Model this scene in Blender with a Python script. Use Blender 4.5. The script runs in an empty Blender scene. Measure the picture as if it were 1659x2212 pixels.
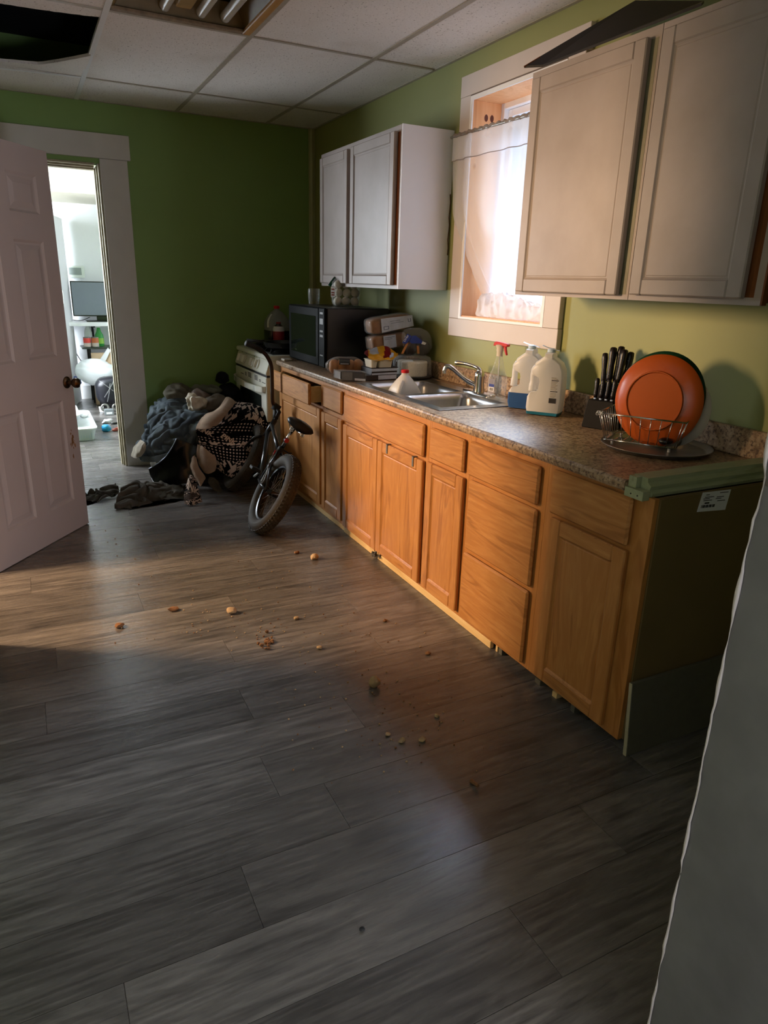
import bpy, bmesh, math, random
from mathutils import Vector, Matrix, noise

SC = bpy.context.scene
COL = SC.collection
R = math.radians
random.seed(7)

# ------------------------------------------------------------------ camera
IMG_W, IMG_H, FOC = 1659.0, 2212.0, 1489.56
YAW, PITCH, ROLL = 0.472625, 0.321989, 0.028255
CAMZ = 1.465
_cy, _sy, _cp, _sp = math.cos(YAW), math.sin(YAW), math.cos(PITCH), math.sin(PITCH)
_f = Vector((_sy * _cp, _cy * _cp, -_sp))
_r0 = Vector((_cy, -_sy, 0))
_u0 = _r0.cross(_f)
_r = _r0 * math.cos(ROLL) + _u0 * math.sin(ROLL)
_u = _u0 * math.cos(ROLL) - _r0 * math.sin(ROLL)
cam_d = bpy.data.cameras.new('camera')
cam = bpy.data.objects.new('camera', cam_d)
COL.objects.link(cam)
cam.matrix_world = Matrix(((_r.x, _u.x, -_f.x, 0), (_r.y, _u.y, -_f.y, 0), (_r.z, _u.z, -_f.z, CAMZ), (0, 0, 0, 1)))
cam_d.sensor_fit = 'HORIZONTAL'
cam_d.sensor_width = 36.0
cam_d.lens = 36.0 * FOC / IMG_W
cam_d.clip_start = 0.02
SC.camera = cam

# ------------------------------------------------------------------ world, lights, exposure
SC.view_settings.view_transform = 'Standard'
SC.view_settings.look = 'None'
SC.view_settings.gamma = 1.0
SC.view_settings.use_curve_mapping = False
SC.view_settings.exposure = 0.12
world = bpy.data.worlds.new('daylight')
SC.world = world
world.use_nodes = True
_bg = world.node_tree.nodes['Background']
_bg.inputs[0].default_value = (0.66, 0.81, 1.0, 1)
_bg.inputs[1].default_value = 0.95
SC.cycles.max_bounces = 10
SC.cycles.diffuse_bounces = 5
SC.cycles.glossy_bounces = 4
SC.cycles.transmission_bounces = 6
SC.cycles.transparent_max_bounces = 16
SC.cycles.sample_clamp_indirect = 6.0
SC.cycles.caustics_reflective = False
SC.cycles.caustics_refractive = False


def area_light(name, loc, target, sx, sy, power, col, portal=False, spread=180):
    d = bpy.data.lights.new(name, 'AREA')
    d.shape = 'RECTANGLE'
    d.size, d.size_y = sx, sy
    d.energy = power
    d.color = col
    d.spread = R(spread)
    d.cycles.is_portal = portal
    o = bpy.data.objects.new(name, d)
    COL.objects.link(o)
    o.location = loc
    o.rotation_euler = (Vector(target) - Vector(loc)).to_track_quat('-Z', 'Y').to_euler()
    return o


# kitchen window: added soft sun as a brighter patch of sky, slanting through the voile
area_light('window_portal', (2.47, 3.065, 1.83), (0, 3.065, 1.83), 0.9, 1.25, 1, (1, 1, 1), portal=True)
sun_d = bpy.data.lights.new('sky_patch_sun', 'SUN')
sun_d.energy = 36.0
sun_d.angle = R(38)
sun_d.color = (0.66, 0.81, 1.0)
sun = bpy.data.objects.new('sky_patch_sun', sun_d)
COL.objects.link(sun)
sun.rotation_euler = Vector((-2.6, -2.1, -2.95)).to_track_quat('-Z', 'Y').to_euler()
# low evening light through the window of the side room, beyond the open door on the left
area_light('side_room_window_light', (-2.14, 3.97, 1.92), (1.0, 3.0, 0.5), 0.42, 0.9, 140, (1.0, 0.65, 0.37), spread=150)
# the next room: daylight from its open outside door
area_light('next_room_door_light', (-1.10, 7.35, 1.25), (0.9, 7.3, 0.7), 1.5, 2.2, 310, (0.86, 0.93, 1.0))
# the room the photographer stands in: added fill lamps, one for the jamb, one low for the ceiling
area_light('hall_jamb_fill', (-1.15, -0.4, 1.5), (0.9, 0.45, 1.0), 0.8, 1.0, 4.5, (0.82, 0.90, 1.0))
area_light('hall_ceiling_fill', (1.25, -1.5, 0.12), (0.7, 3.2, 2.3), 1.0, 1.0, 150, (0.86, 0.90, 1.0))

_C0 = Vector((0, 0, CAMZ))


def at(px, py, x=None, y=None, z=None):
    """point of the room seen at a pixel of the 1659 x 2212 frame, at the given depth plane"""
    d = _f + _r * ((px - IMG_W / 2) / FOC) + _u * ((IMG_H / 2 - py) / FOC)
    if x is not None:
        t = x / d.x
    elif y is not None:
        t = y / d.y
    else:
        t = (z - CAMZ) / d.z
    return _C0 + d * t


# ------------------------------------------------------------------ materials
def lin(c):
    c /= 255.0
    return c / 12.92 if c <= 0.04045 else ((c + 0.055) / 1.055) ** 2.4


def srgb(r, g, b):
    return (lin(r), lin(g), lin(b), 1.0)


class NT:
    def __init__(s, name):
        s.m = bpy.data.materials.new(name)
        s.m.use_nodes = True
        s.t = s.m.node_tree
        s.t.nodes.clear()
        s.out = s.n('ShaderNodeOutputMaterial')

    def n(s, k, **kw):
        nd = s.t.nodes.new(k)
        for a, b in kw.items():
            setattr(nd, a, b)
        return nd

    def l(s, a, b):
        s.t.links.new(a, b)

    def bsdf(s, col=None, rough=0.5, metal=0.0, spec=0.5, **kw):
        b = s.n('ShaderNodeBsdfPrincipled')
        if col is not None:
            b.inputs['Base Color'].default_value = col
        b.inputs['Roughness'].default_value = rough
        b.inputs['Metallic'].default_value = metal
        b.inputs['Specular IOR Level'].default_value = spec
        for k, v in kw.items():
            b.inputs[k.replace('_', ' ')].default_value = v
        s.l(b.outputs[0], s.out.inputs[0])
        return b

    def coords(s, scale=(1, 1, 1), loc=(0, 0, 0), rot=(0, 0, 0), kind='Object', rand=0.0):
        tc = s.n('ShaderNodeTexCoord')
        mp = s.n('ShaderNodeMapping')
        mp.inputs['Scale'].default_value = scale
        mp.inputs['Location'].default_value = loc
        mp.inputs['Rotation'].default_value = rot
        src = tc.outputs[kind]
        if rand:
            oi = s.n('ShaderNodeObjectInfo')
            mu = s.n('ShaderNodeMath', operation='MULTIPLY')
            mu.inputs[1].default_value = rand
            s.l(oi.outputs['Random'], mu.inputs[0])
            ad = s.n('ShaderNodeVectorMath', operation='ADD')
            s.l(src, ad.inputs[0])
            s.l(mu.outputs[0], ad.inputs[1])
            src = ad.outputs[0]
        s.l(src, mp.inputs[0])
        return mp.outputs[0]

    def noise(s, vec, scale, detail=4.0, rough=0.55, dist=0.0):
        nd = s.n('ShaderNodeTexNoise')
        nd.inputs['Scale'].default_value = scale
        nd.inputs['Detail'].default_value = detail
        nd.inputs['Roughness'].default_value = rough
        nd.inputs['Distortion'].default_value = dist
        s.l(vec, nd.inputs['Vector'])
        return nd.outputs['Fac']

    def ramp(s, fac, stops, interp='LINEAR'):
        nd = s.n('ShaderNodeValToRGB')
        cr = nd.color_ramp
        cr.interpolation = interp
        while len(cr.elements) < len(stops):
            cr.elements.new(0.5)
        for e, (p, c) in zip(cr.elements, stops):
            e.position = p
            e.color = c if len(c) == 4 else (c[0], c[1], c[2], 1)
        s.l(fac, nd.inputs[0])
        return nd.outputs[0]

    def mix(s, fac, a, b, blend='MIX'):
        nd = s.n('ShaderNodeMix', data_type='RGBA', blend_type=blend)
        for k, v in ((0, fac), (6, a), (7, b)):
            if hasattr(v, 'links') or hasattr(v, 'is_linked'):
                s.l(v, nd.inputs[k])
            else:
                nd.inputs[k].default_value = v
        return nd.outputs[2]

    def bump(s, b, h, strength=0.2, dist=0.002):
        nd = s.n('ShaderNodeBump')
        nd.inputs['Strength'].default_value = strength
        nd.inputs['Distance'].default_value = dist
        s.l(h, nd.inputs['Height'])
        s.l(nd.outputs[0], b.inputs['Normal'])


def W1(v):
    return (v, v, v, 1)


def plain(name, col, rough=0.5, metal=0.0, var=0.12, scale=14.0, bump=0.0, bscale=60.0, spec=0.5, col2=None, rand=0.0, **kw):
    """painted / moulded surface with slight mottling"""
    t = NT(name)
    b = t.bsdf(None, rough, metal, spec, **kw)
    v = t.coords(rand=rand)
    f = t.noise(v, scale, 5)
    c2 = col2 or tuple(c * (1 - var) for c in col[:3]) + (1,)
    t.l(t.ramp(f, [(0.3, c2), (0.7, col)]), b.inputs['Base Color'])
    if bump:
        t.bump(b, t.noise(v, bscale, 4), bump)
    return t.m


def wood(name, dark, mid, light, axis='Z', rough=0.45, freq=1.0, knots=False, rand=9.0, spec=0.4, bump=0.08):
    t = NT(name)
    b = t.bsdf(None, rough, 0, spec)
    st = {'X': (0.5, 4.2, 4.2), 'Y': (4.2, 0.5, 4.2), 'Z': (4.2, 4.2, 0.5)}[axis]
    st = tuple(a * freq for a in st)
    v = t.coords(st, rand=rand)
    f1 = t.noise(v, 2.2, 3, 0.5, 1.2)
    wv = t.n('ShaderNodeMath', operation='MULTIPLY')
    wv.inputs[1].default_value = 20.0
    t.l(f1, wv.inputs[0])
    sn = t.n('ShaderNodeMath', operation='SINE')
    t.l(wv.outputs[0], sn.inputs[0])
    ab = t.n('ShaderNodeMath', operation='MULTIPLY_ADD')
    ab.inputs[1].default_value = 0.5
    ab.inputs[2].default_value = 0.5
    t.l(sn.outputs[0], ab.inputs[0])
    fine = t.noise(t.coords(tuple(a * 7 for a in st), rand=rand), 2.0, 3, 0.6)
    c = t.ramp(ab.outputs[0], [(0.0, mid), (0.55, light), (0.90, mid), (1.0, dark)])
    c = t.mix(0.62, c, t.ramp(fine, [(0.25, mid), (0.5, mid), (0.75, light)]))
    if knots:
        vo = t.n('ShaderNodeTexVoronoi')
        vo.inputs['Scale'].default_value = 1.0
        t.l(t.coords(tuple(a * 0.45 for a in (5, 5, 2.2)), loc=(0.3, 0.1, 0.2)), vo.inputs['Vector'])
        c = t.mix(t.ramp(vo.outputs['Distance'], [(0.05, (1, 1, 1, 1)), (0.11, (0, 0, 0, 1))]), c, srgb(96, 46, 26))
    t.l(c, b.inputs['Base Color'])
    if bump:
        t.bump(b, fine, bump)
    return t.m


def clear(name, tint, alpha=0.15, rough=0.08, edge=0.34):
    """clear thin plastic or glass: see-through with a gloss"""
    t = NT(name)
    tr = t.n('ShaderNodeBsdfTransparent')
    tr.inputs[0].default_value = tint
    gl = t.n('ShaderNodeBsdfPrincipled')
    gl.inputs['Base Color'].default_value = (tint[0] * 0.8, tint[1] * 0.8, tint[2] * 0.8, 1)
    gl.inputs['Roughness'].default_value = rough
    lw = t.n('ShaderNodeLayerWeight')
    lw.inputs[0].default_value = 0.35
    ma = t.n('ShaderNodeMath', operation='MULTIPLY_ADD')
    ma.inputs[1].default_value = edge
    ma.inputs[2].default_value = alpha
    t.l(lw.outputs['Facing'], ma.inputs[0])
    mx = t.n('ShaderNodeMixShader')
    t.l(ma.outputs[0], mx.inputs[0])
    t.l(tr.outputs[0], mx.inputs[1])
    t.l(gl.outputs[0], mx.inputs[2])
    t.l(mx.outputs[0], t.out.inputs[0])
    return t.m


def milky(name, col, trans=0.45, rough=0.35, see=0.0):
    """translucent bottle plastic / thin cloth"""
    t = NT(name)
    p = t.n('ShaderNodeBsdfPrincipled')
    p.inputs['Base Color'].default_value = col
    p.inputs['Roughness'].default_value = rough
    tl = t.n('ShaderNodeBsdfTranslucent')
    tl.inputs[0].default_value = col
    mx = t.n('ShaderNodeMixShader')
    mx.inputs[0].default_value = trans
    t.l(p.outputs[0], mx.inputs[1])
    t.l(tl.outputs[0], mx.inputs[2])
    last = mx
    if see:
        tr = t.n('ShaderNodeBsdfTransparent')
        m2 = t.n('ShaderNodeMixShader')
        m2.inputs[0].default_value = see
        t.l(mx.outputs[0], m2.inputs[1])
        t.l(tr.outputs[0], m2.inputs[2])
        last = m2
    t.l(last.outputs[0], t.out.inputs[0])
    return t.m


M = {}
M['green'] = plain('green_wall_paint', srgb(146, 150, 90), 0.55, var=0.07, scale=2.5, bump=0.06, bscale=90)
M['green_back'] = plain('green_wall_paint_back_tone', srgb(128, 160, 88), 0.55, var=0.10, scale=2.0, bump=0.06, bscale=90)  # same wall green, with the back wall's light level put into the colour
M['white_room'] = plain('white_room_paint', srgb(232, 234, 238), 0.6, var=0.04, scale=2)
M['trim'] = plain('grey_white_trim_paint', srgb(206, 202, 196), 0.5, var=0.08, scale=6, bump=0.05)
M['trim_win'] = plain('window_trim_paint', srgb(206, 196, 190), 0.5, var=0.05, scale=6, bump=0.04)
M['white_edge'] = plain('white_edge_paint', srgb(238, 238, 240), 0.45, var=0.03)
M['jamb_old'] = plain('old_cream_paint', srgb(170, 160, 132), 0.55, var=0.35, scale=26, bump=0.2)
M['door'] = plain('off_white_door_paint', srgb(172, 161, 158), 0.45, var=0.06, scale=3)
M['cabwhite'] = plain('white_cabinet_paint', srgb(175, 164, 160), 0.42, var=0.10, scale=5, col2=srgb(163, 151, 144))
M['cabside_lit'] = plain('white_cabinet_side_lit', srgb(244, 244, 250), 0.4, var=0.03, scale=3)  # raised cabinet white: window glow on the side panel is put into its colour
M['cabedge'] = plain('dingy_green_edge', srgb(136, 132, 108), 0.5, var=0.2, scale=18)
M['dark'] = plain('dark_void', srgb(14, 12, 11), 0.9, var=0.2)
M['black'] = plain('black_plastic', srgb(16, 16, 18), 0.3, var=0.2, scale=8)
M['blackmat'] = plain('matt_black', srgb(17, 16, 16), 0.7, var=0.25, scale=12, bump=0.2)
M['rubber'] = plain('dusty_tyre_rubber', srgb(38, 34, 28), 0.75, var=0.55, scale=9, col2=srgb(66, 56, 40), bump=0.4, bscale=120)
M['steel'] = plain('brushed_steel', srgb(176, 176, 178), 0.28, 1.0, var=0.10, scale=30)
M['chrome'] = plain('chrome', srgb(205, 203, 200), 0.15, 1.0, var=0.05)
M['tin'] = plain('worn_tin', srgb(150, 148, 143), 0.38, 0.7, var=0.2, scale=12)
M['brass'] = plain('aged_bronze', srgb(104, 84, 62), 0.28, 1.0, var=0.3, scale=20)
M['oak_v'] = wood('oak_vertical_grain', srgb(132, 80, 36), srgb(180, 121, 63), srgb(202, 145, 84), 'Z', 0.42)
M['oak_h'] = wood('oak_horizontal_grain', srgb(126, 76, 34), srgb(180, 121, 63), srgb(204, 148, 87), 'Y', 0.42)
M['oak_edge'] = wood('oak_dark_edge', srgb(74, 38, 16), srgb(112, 62, 28), srgb(138, 80, 38), 'Z', 0.5)
M['pine'] = wood('bare_pine', srgb(196, 158, 100), srgb(220, 186, 128), srgb(234, 206, 152), 'Y', 0.55, rand=0)
M['pine_jamb'] = wood('knotty_pine', srgb(204, 140, 92), srgb(224, 166, 116), srgb(236, 184, 136), 'Z', 0.5, knots=False, freq=0.6, rand=0)
M['fixture'] = plain('yellowed_enamel', srgb(176, 148, 100), 0.45, var=0.3, scale=9)
M['fixture_trim'] = wood('fixture_wood_trim', srgb(134, 96, 50), srgb(172, 130, 76), srgb(192, 152, 96), 'Y', 0.5, rand=0)
M['red'] = plain('red_plastic', srgb(196, 22, 34), 0.35, var=0.1)
M['paper'] = plain('white_paper', srgb(226, 226, 230), 0.6, var=0.05, scale=40)
M['ink'] = plain('black_ink', srgb(22, 20, 24), 0.6, var=0.1)
M['board_grey'] = plain('grey_particle_board', srgb(96, 92, 78), 0.7, var=0.15, scale=40, bump=0.1)
M['cabend'] = plain('brown_end_panel', srgb(118, 98, 62), 0.6, var=0.12, scale=5)
M['palegreen'] = wood('pale_green_painted_moulding', srgb(128, 134, 104), srgb(158, 166, 132), srgb(174, 182, 150), 'X', 0.5, rand=0)
M['tube'] = plain('unlit_fluorescent_tube', srgb(196, 190, 182), 0.12, var=0.04)
M['clear'] = clear('clear_plastic', (0.95, 0.96, 0.96, 1), 0.05)
M['film'] = clear('crinkled_film', (0.92, 0.92, 0.92, 1), 0.08, 0.2)
M['glass'] = clear('window_glass', (0.97, 0.985, 1.0, 1), 0.0, 0.02)
M['orange'] = plain('orange_glazed_ceramic', srgb(190, 88, 30), 0.28, var=0.12, scale=4)
M['dgreen'] = plain('dark_green_glaze', srgb(20, 66, 44), 0.2, var=0.15)
M['bowlwhite'] = plain('cream_glaze', srgb(210, 200, 184), 0.3, var=0.05)
M['milkjug'] = milky('milk_jug_plastic', (0.80, 0.80, 0.80, 1), 0.35)
M['bluefluid'] = milky('blue_fluid', srgb(60, 104, 168), 0.3, 0.25)
M['appliance'] = plain('almond_enamel', srgb(226, 225, 212), 0.3, var=0.05, scale=5)
M['ovenglass'] = plain('dark_oven_glass', srgb(36, 42, 38), 0.12, var=0.1)


def mat_granite():
    t = NT('speckled_laminate')
    b = t.bsdf(None, 0.36, 0, 0.5)
    v = t.coords()
    f1 = t.noise(v, 34, 5, 0.65, 0.4)
    f2 = t.noise(v, 78, 4, 0.6, 0.2)
    f3 = t.noise(v, 9, 3)
    c = t.ramp(f1, [(0.32, srgb(84, 62, 46)), (0.46, srgb(154, 126, 98)), (0.60, srgb(188, 164, 134)), (0.74, srgb(128, 112, 100))])
    c = t.mix(t.ramp(f2, [(0.40, W1(1)), (0.47, W1(0))]), c, srgb(64, 46, 36))
    c = t.mix(t.ramp(f2, [(0.60, W1(0)), (0.67, W1(1))]), c, srgb(202, 182, 152))
    c = t.mix(0.25, c, t.ramp(f3, [(0.35, srgb(112, 88, 70)), (0.65, srgb(176, 150, 122))]))
    t.l(c, b.inputs['Base Color'])
    return t.m


def mat_floor():
    t = NT('grey_brown_vinyl_plank')
    b = t.bsdf(None, 0.3, 0, 0.5)
    v = t.coords((0.9, 5.0, 5.0), rand=17.0)
    f1 = t.noise(v, 2.4, 6, 0.6, 1.4)
    f2 = t.noise(t.coords((2.6, 46, 46), rand=17.0), 1.6, 4, 0.6, 0.3)
    oi = t.n('ShaderNodeObjectInfo')
    c = t.ramp(f1, [(0.30, srgb(52, 49, 47)), (0.44, srgb(84, 80, 77)), (0.58, srgb(112, 107, 103)), (0.72, srgb(72, 69, 66))])
    c = t.mix(0.50, c, t.ramp(f2, [(0.30, srgb(48, 46, 44)), (0.5, srgb(90, 86, 83)), (0.70, srgb(126, 121, 116))]))
    c = t.mix(1.0, c, t.ramp(oi.outputs['Random'], [(0.0, W1(0.78)), (0.5, W1(1.06)), (1.0, W1(1.36))]), 'MULTIPLY')
    t.l(c, b.inputs['Base Color'])
    t.l(t.ramp(f2, [(0.3, W1(0.31)), (0.7, W1(0.24))]), b.inputs['Roughness'])
    t.bump(b, f2, 0.05, 0.001)
    return t.m


def mat_tile():
    t = NT('speckled_ceiling_tile')
    b = t.bsdf(None, 0.85, 0, 0.2)
    v = t.coords((1.4, 1, 1), rand=3)
    f = t.noise(v, 85, 3, 0.6)
    f2 = t.noise(v, 3.0, 4)
    c = t.ramp(f, [(0.30, srgb(128, 116, 108)), (0.37, srgb(224, 218, 214)), (1, srgb(238, 232, 228))])
    c = t.mix(t.ramp(f2, [(0.55, W1(0)), (0.9, W1(0.4))]), c, srgb(176, 160, 140))
    t.l(c, b.inputs['Base Color'])
    t.bump(b, f, 0.35, 0.003)
    return t.m


def mat_curtain():
    t = NT('sheer_floral_voile')
    v = t.coords()
    vo = t.n('ShaderNodeTexVoronoi')
    vo.inputs['Scale'].default_value = 9.0
    t.l(t.coords((1, 1, 0.75)), vo.inputs['Vector'])
    blot = t.ramp(vo.outputs['Distance'], [(0.10, W1(1)), (0.16, W1(0))])
    sel = t.noise(v, 4.0, 2)
    sel2 = t.ramp(sel, [(0.48, W1(0)), (0.54, W1(1))])
    fac = t.mix(1.0, blot, sel2, 'MULTIPLY')
    tint = t.ramp(t.noise(v, 7.0, 2), [(0.4, srgb(176, 150, 196)), (0.55, srgb(186, 178, 172)), (0.65, srgb(150, 168, 200))])
    col = t.mix(fac, (0.83, 0.87, 0.96, 1), tint)
    d = t.n('ShaderNodeBsdfDiffuse')
    tl = t.n('ShaderNodeBsdfTranslucent')
    tr = t.n('ShaderNodeBsdfTransparent')
    t.l(col, d.inputs[0])
    t.l(col, tl.inputs[0])
    a = t.n('ShaderNodeMixShader')
    a.inputs[0].default_value = 0.20
    t.l(d.outputs[0], a.inputs[1])
    t.l(tl.outputs[0], a.inputs[2])
    bb = t.n('ShaderNodeMixShader')
    bb.inputs[0].default_value = 0.50
    t.l(a.outputs[0], bb.inputs[1])
    t.l(tr.outputs[0], bb.inputs[2])
    t.l(bb.outputs[0], t.out.inputs[0])
    return t.m


M['granite'] = mat_granite()
M['floor'] = mat_floor()
M['tile'] = mat_tile()
M['curtain'] = mat_curtain()


# ------------------------------------------------------------------ mesh helpers
def BM():
    return bmesh.new()


def box(bm, x0, x1, y0, y1, z0, z1, mi=0):
    vs = [bm.verts.new(p) for p in ((x0, y0, z0), (x1, y0, z0), (x1, y1, z0), (x0, y1, z0), (x0, y0, z1), (x1, y0, z1), (x1, y1, z1), (x0, y1, z1))]
    for f in ((3, 2, 1, 0), (4, 5, 6, 7), (0, 1, 5, 4), (1, 2, 6, 5), (2, 3, 7, 6), (3, 0, 4, 7)):
        bm.faces.new([vs[i] for i in f]).material_index = mi
    return vs


def hexa(bm, P, mi=0):
    """eight corners: bottom loop then top loop"""
    vs = [bm.verts.new(p) for p in P]
    for f in ((3, 2, 1, 0), (4, 5, 6, 7), (0, 1, 5, 4), (1, 2, 6, 5), (2, 3, 7, 6), (3, 0, 4, 7)):
        bm.faces.new([vs[i] for i in f]).material_index = mi
    return vs


def slab(bm, quad, thick, mi=0):
    """a quad given by four corners, thickened along its normal"""
    q = [Vector(p) for p in quad]
    n = (q[1] - q[0]).cross(q[3] - q[0]).normalized() * thick
    return hexa(bm, [p for p in q] + [p + n for p in q], mi)


def loft(bm, loops, cap0=True, cap1=True, mi=0, closed=True):
    L = [[bm.verts.new(p) for p in lp] for lp in loops]
    n = len(L[0])
    for a, b in zip(L, L[1:]):
        for i in range(n if closed else n - 1):
            j = (i + 1) % n
            bm.faces.new((a[i], a[j], b[j], b[i])).material_index = mi
    if cap0 and closed:
        bm.faces.new(list(reversed(L[0]))).material_index = mi
    if cap1 and closed:
        bm.faces.new(L[-1]).material_index = mi
    return L


def frame_of(d):
    d = d.normalized()
    a = Vector((0, 0, 1)) if abs(d.z) < 0.9 else Vector((1, 0, 0))
    s = d.cross(a).normalized()
    return s, s.cross(d).normalized()


def tube(bm, pts, r, seg=8, mi=0, caps=True):
    pts = [Vector(p) for p in pts]
    rr = r if isinstance(r, (list, tuple)) else [r] * len(pts)
    loops = []
    s, u = frame_of(pts[1] - pts[0])
    for i, p in enumerate(pts):
        d = (pts[min(i + 1, len(pts) - 1)] - pts[max(i - 1, 0)]).normalized()
        s = (s - d * s.dot(d)).normalized()
        u = s.cross(d).normalized()
        loops.append([p + (s * math.cos(a) + u * math.sin(a)) * rr[i] for a in [2 * math.pi * k / seg for k in range(seg)]])
    loops = [list(reversed(l)) for l in loops]
    loft(bm, loops, caps, caps, mi)


def spline(pts, n=6):
    """Catmull-Rom through points"""
    P = [Vector(p) for p in pts]
    out = []
    for i in range(len(P) - 1):
        p0, p1, p2, p3 = P[max(i - 1, 0)], P[i], P[i + 1], P[min(i + 2, len(P) - 1)]
        for k in range(n):
            t = k / n
            out.append(0.5 * ((2 * p1) + (p2 - p0) * t + (2 * p0 - 5 * p1 + 4 * p2 - p3) * t * t + (3 * p1 - p0 - 3 * p2 + p3) * t ** 3))
    out.append(P[-1])
    return out


def lathe(bm, prof, c=(0, 0, 0), seg=24, mi=0, sx=1.0, sy=1.0, cap0=True, cap1=True, mat=None):
    loops = []
    for r, z in prof:
        loops.append([Vector((c[0] + r * sx * math.cos(2 * math.pi * k / seg), c[1] + r * sy * math.sin(2 * math.pi * k / seg), c[2] + z)) for k in range(seg)])
    if mat is not None:
        loops = [[mat @ p for p in l] for l in loops]
    return loft(bm, loops, cap0, cap1, mi)


def ball(bm, c, r, seg=14, rings=9, mi=0, sc=(1, 1, 1), mat=None):
    loops = []
    for i in range(1, rings):
        a = math.pi * i / rings
        loops.append([Vector((c[0] - r * sc[0] * math.sin(a) * math.cos(2 * math.pi * k / seg), c[1] + r * sc[1] * math.sin(a) * math.sin(2 * math.pi * k / seg), c[2] + r * sc[2] * math.cos(a))) for k in range(seg)])
    if mat is not None:
        loops = [[mat @ p for p in l] for l in loops]
    loft(bm, loops, True, True, mi)


def rrect(x0, x1, y0, y1, rad, z, n=4):
    pts = []
    for cx, cy, a0 in ((x1 - rad, y1 - rad, 0), (x0 + rad, y1 - rad, 90), (x0 + rad, y0 + rad, 180), (x1 - rad, y0 + rad, 270)):
        for k in range(n + 1):
            a = R(a0 + 90 * k / n)
            pts.append(Vector((cx + rad * math.cos(a), cy + rad * math.sin(a), z)))
    return pts


def prism(bm, poly, axis, a0, a1, mi=0):
    """polygon in the two other axes extruded along an axis"""
    def P(u, v, a):
        return {'X': (a, u, v), 'Y': (u, a, v), 'Z': (u, v, a)}[axis]
    loft(bm, [[Vector(P(u, v, a0)) for u, v in poly], [Vector(P(u, v, a1)) for u, v in poly]], True, True, mi)


WM = {}


def obj(name, bm, mat, parent=None, smooth=False, bevel=0.0, local=False, label=None, sub=0, auto=None):
    bmesh.ops.recalc_face_normals(bm, faces=bm.faces)
    if bevel:
        ed = [e for e in bm.edges if len(e.link_faces) == 2 and e.calc_face_angle(0) > 0.6]
        bmesh.ops.bevel(bm, geom=ed, offset=bevel, segments=1, affect='EDGES', clamp_overlap=True)
    me = bpy.data.meshes.new(name)
    bm.to_mesh(me)
    bm.free()
    for m in (mat if isinstance(mat, (list, tuple)) else [mat]):
        me.materials.append(M[m] if isinstance(m, str) else m)
    if smooth:
        for p in me.polygons:
            p.use_smooth = True
        if smooth != 'all':
            me.set_sharp_from_angle(angle=R(auto or 40))
    o = bpy.data.objects.new(name, me)
    COL.objects.link(o)
    if parent is not None:
        o.parent = parent
        w = WM[parent.name]
        if not local:
            me.transform(w.inverted())
        WM[o.name] = w
    else:
        WM[o.name] = Matrix()
    if label:
        o['label'] = label
    return o


def tag(o, label, cat, group=None):
    o['label'] = label
    o['category'] = cat
    if group:
        o['group'] = group
    return o


def struct(o):
    o['kind'] = 'structure'
    return o


def thing(name, label=None, cat=None, loc=(0, 0, 0), rotz=0.0, group=None, mat=None, kind=None):
    o = bpy.data.objects.new(name, None)
    COL.objects.link(o)
    o.empty_display_size = 0.05
    m = mat if mat is not None else Matrix.Translation(loc) @ Matrix.Rotation(rotz, 4, 'Z')
    o.matrix_world = m
    WM[o.name] = m
    if label:
        tag(o, label, cat, group)
    if kind:
        o['kind'] = kind
    return o


def copy_tree(o, parent=None):
    c = o.copy()
    COL.objects.link(c)
    if parent is not None:
        c.parent = parent
    WM[c.name] = WM[o.name]
    for ch in list(o.children):
        copy_tree(ch, c)
    return c


def text_mesh(s, size=1.0, bold=0.0):
    """vertices and faces of a line of lettering, in a plane"""
    cu = bpy.data.curves.new('lettering', 'FONT')
    cu.body = s
    cu.size = size
    cu.offset = bold
    cu.resolution_u = 2
    cu.align_x = 'CENTER'
    cu.align_y = 'CENTER'
    tmp = bpy.data.objects.new('lettering', cu)
    me = bpy.data.meshes.new_from_object(tmp)
    V = [v.co.copy() for v in me.vertices]
    F = [tuple(p.vertices) for p in me.polygons]
    bpy.data.objects.remove(tmp)
    bpy.data.curves.remove(cu)
    bpy.data.meshes.remove(me)
    return V, F


def put_text(bm, s, size, origin, right, up, mi=0, bold=0.0):
    V, F = text_mesh(s, size, bold)
    right, up = Vector(right).normalized(), Vector(up).normalized()
    o = Vector(origin)
    vs = [bm.verts.new(o + right * v.x + up * v.y) for v in V]
    for f in F:
        try:
            bm.faces.new([vs[i] for i in f]).material_index = mi
        except ValueError:
            pass

# ================================================================== THE SETTING
XW, XL, YB, ZC = 2.22, -0.30, 5.75, 2.595      # right wall, left wall, back wall, ceiling

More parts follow.
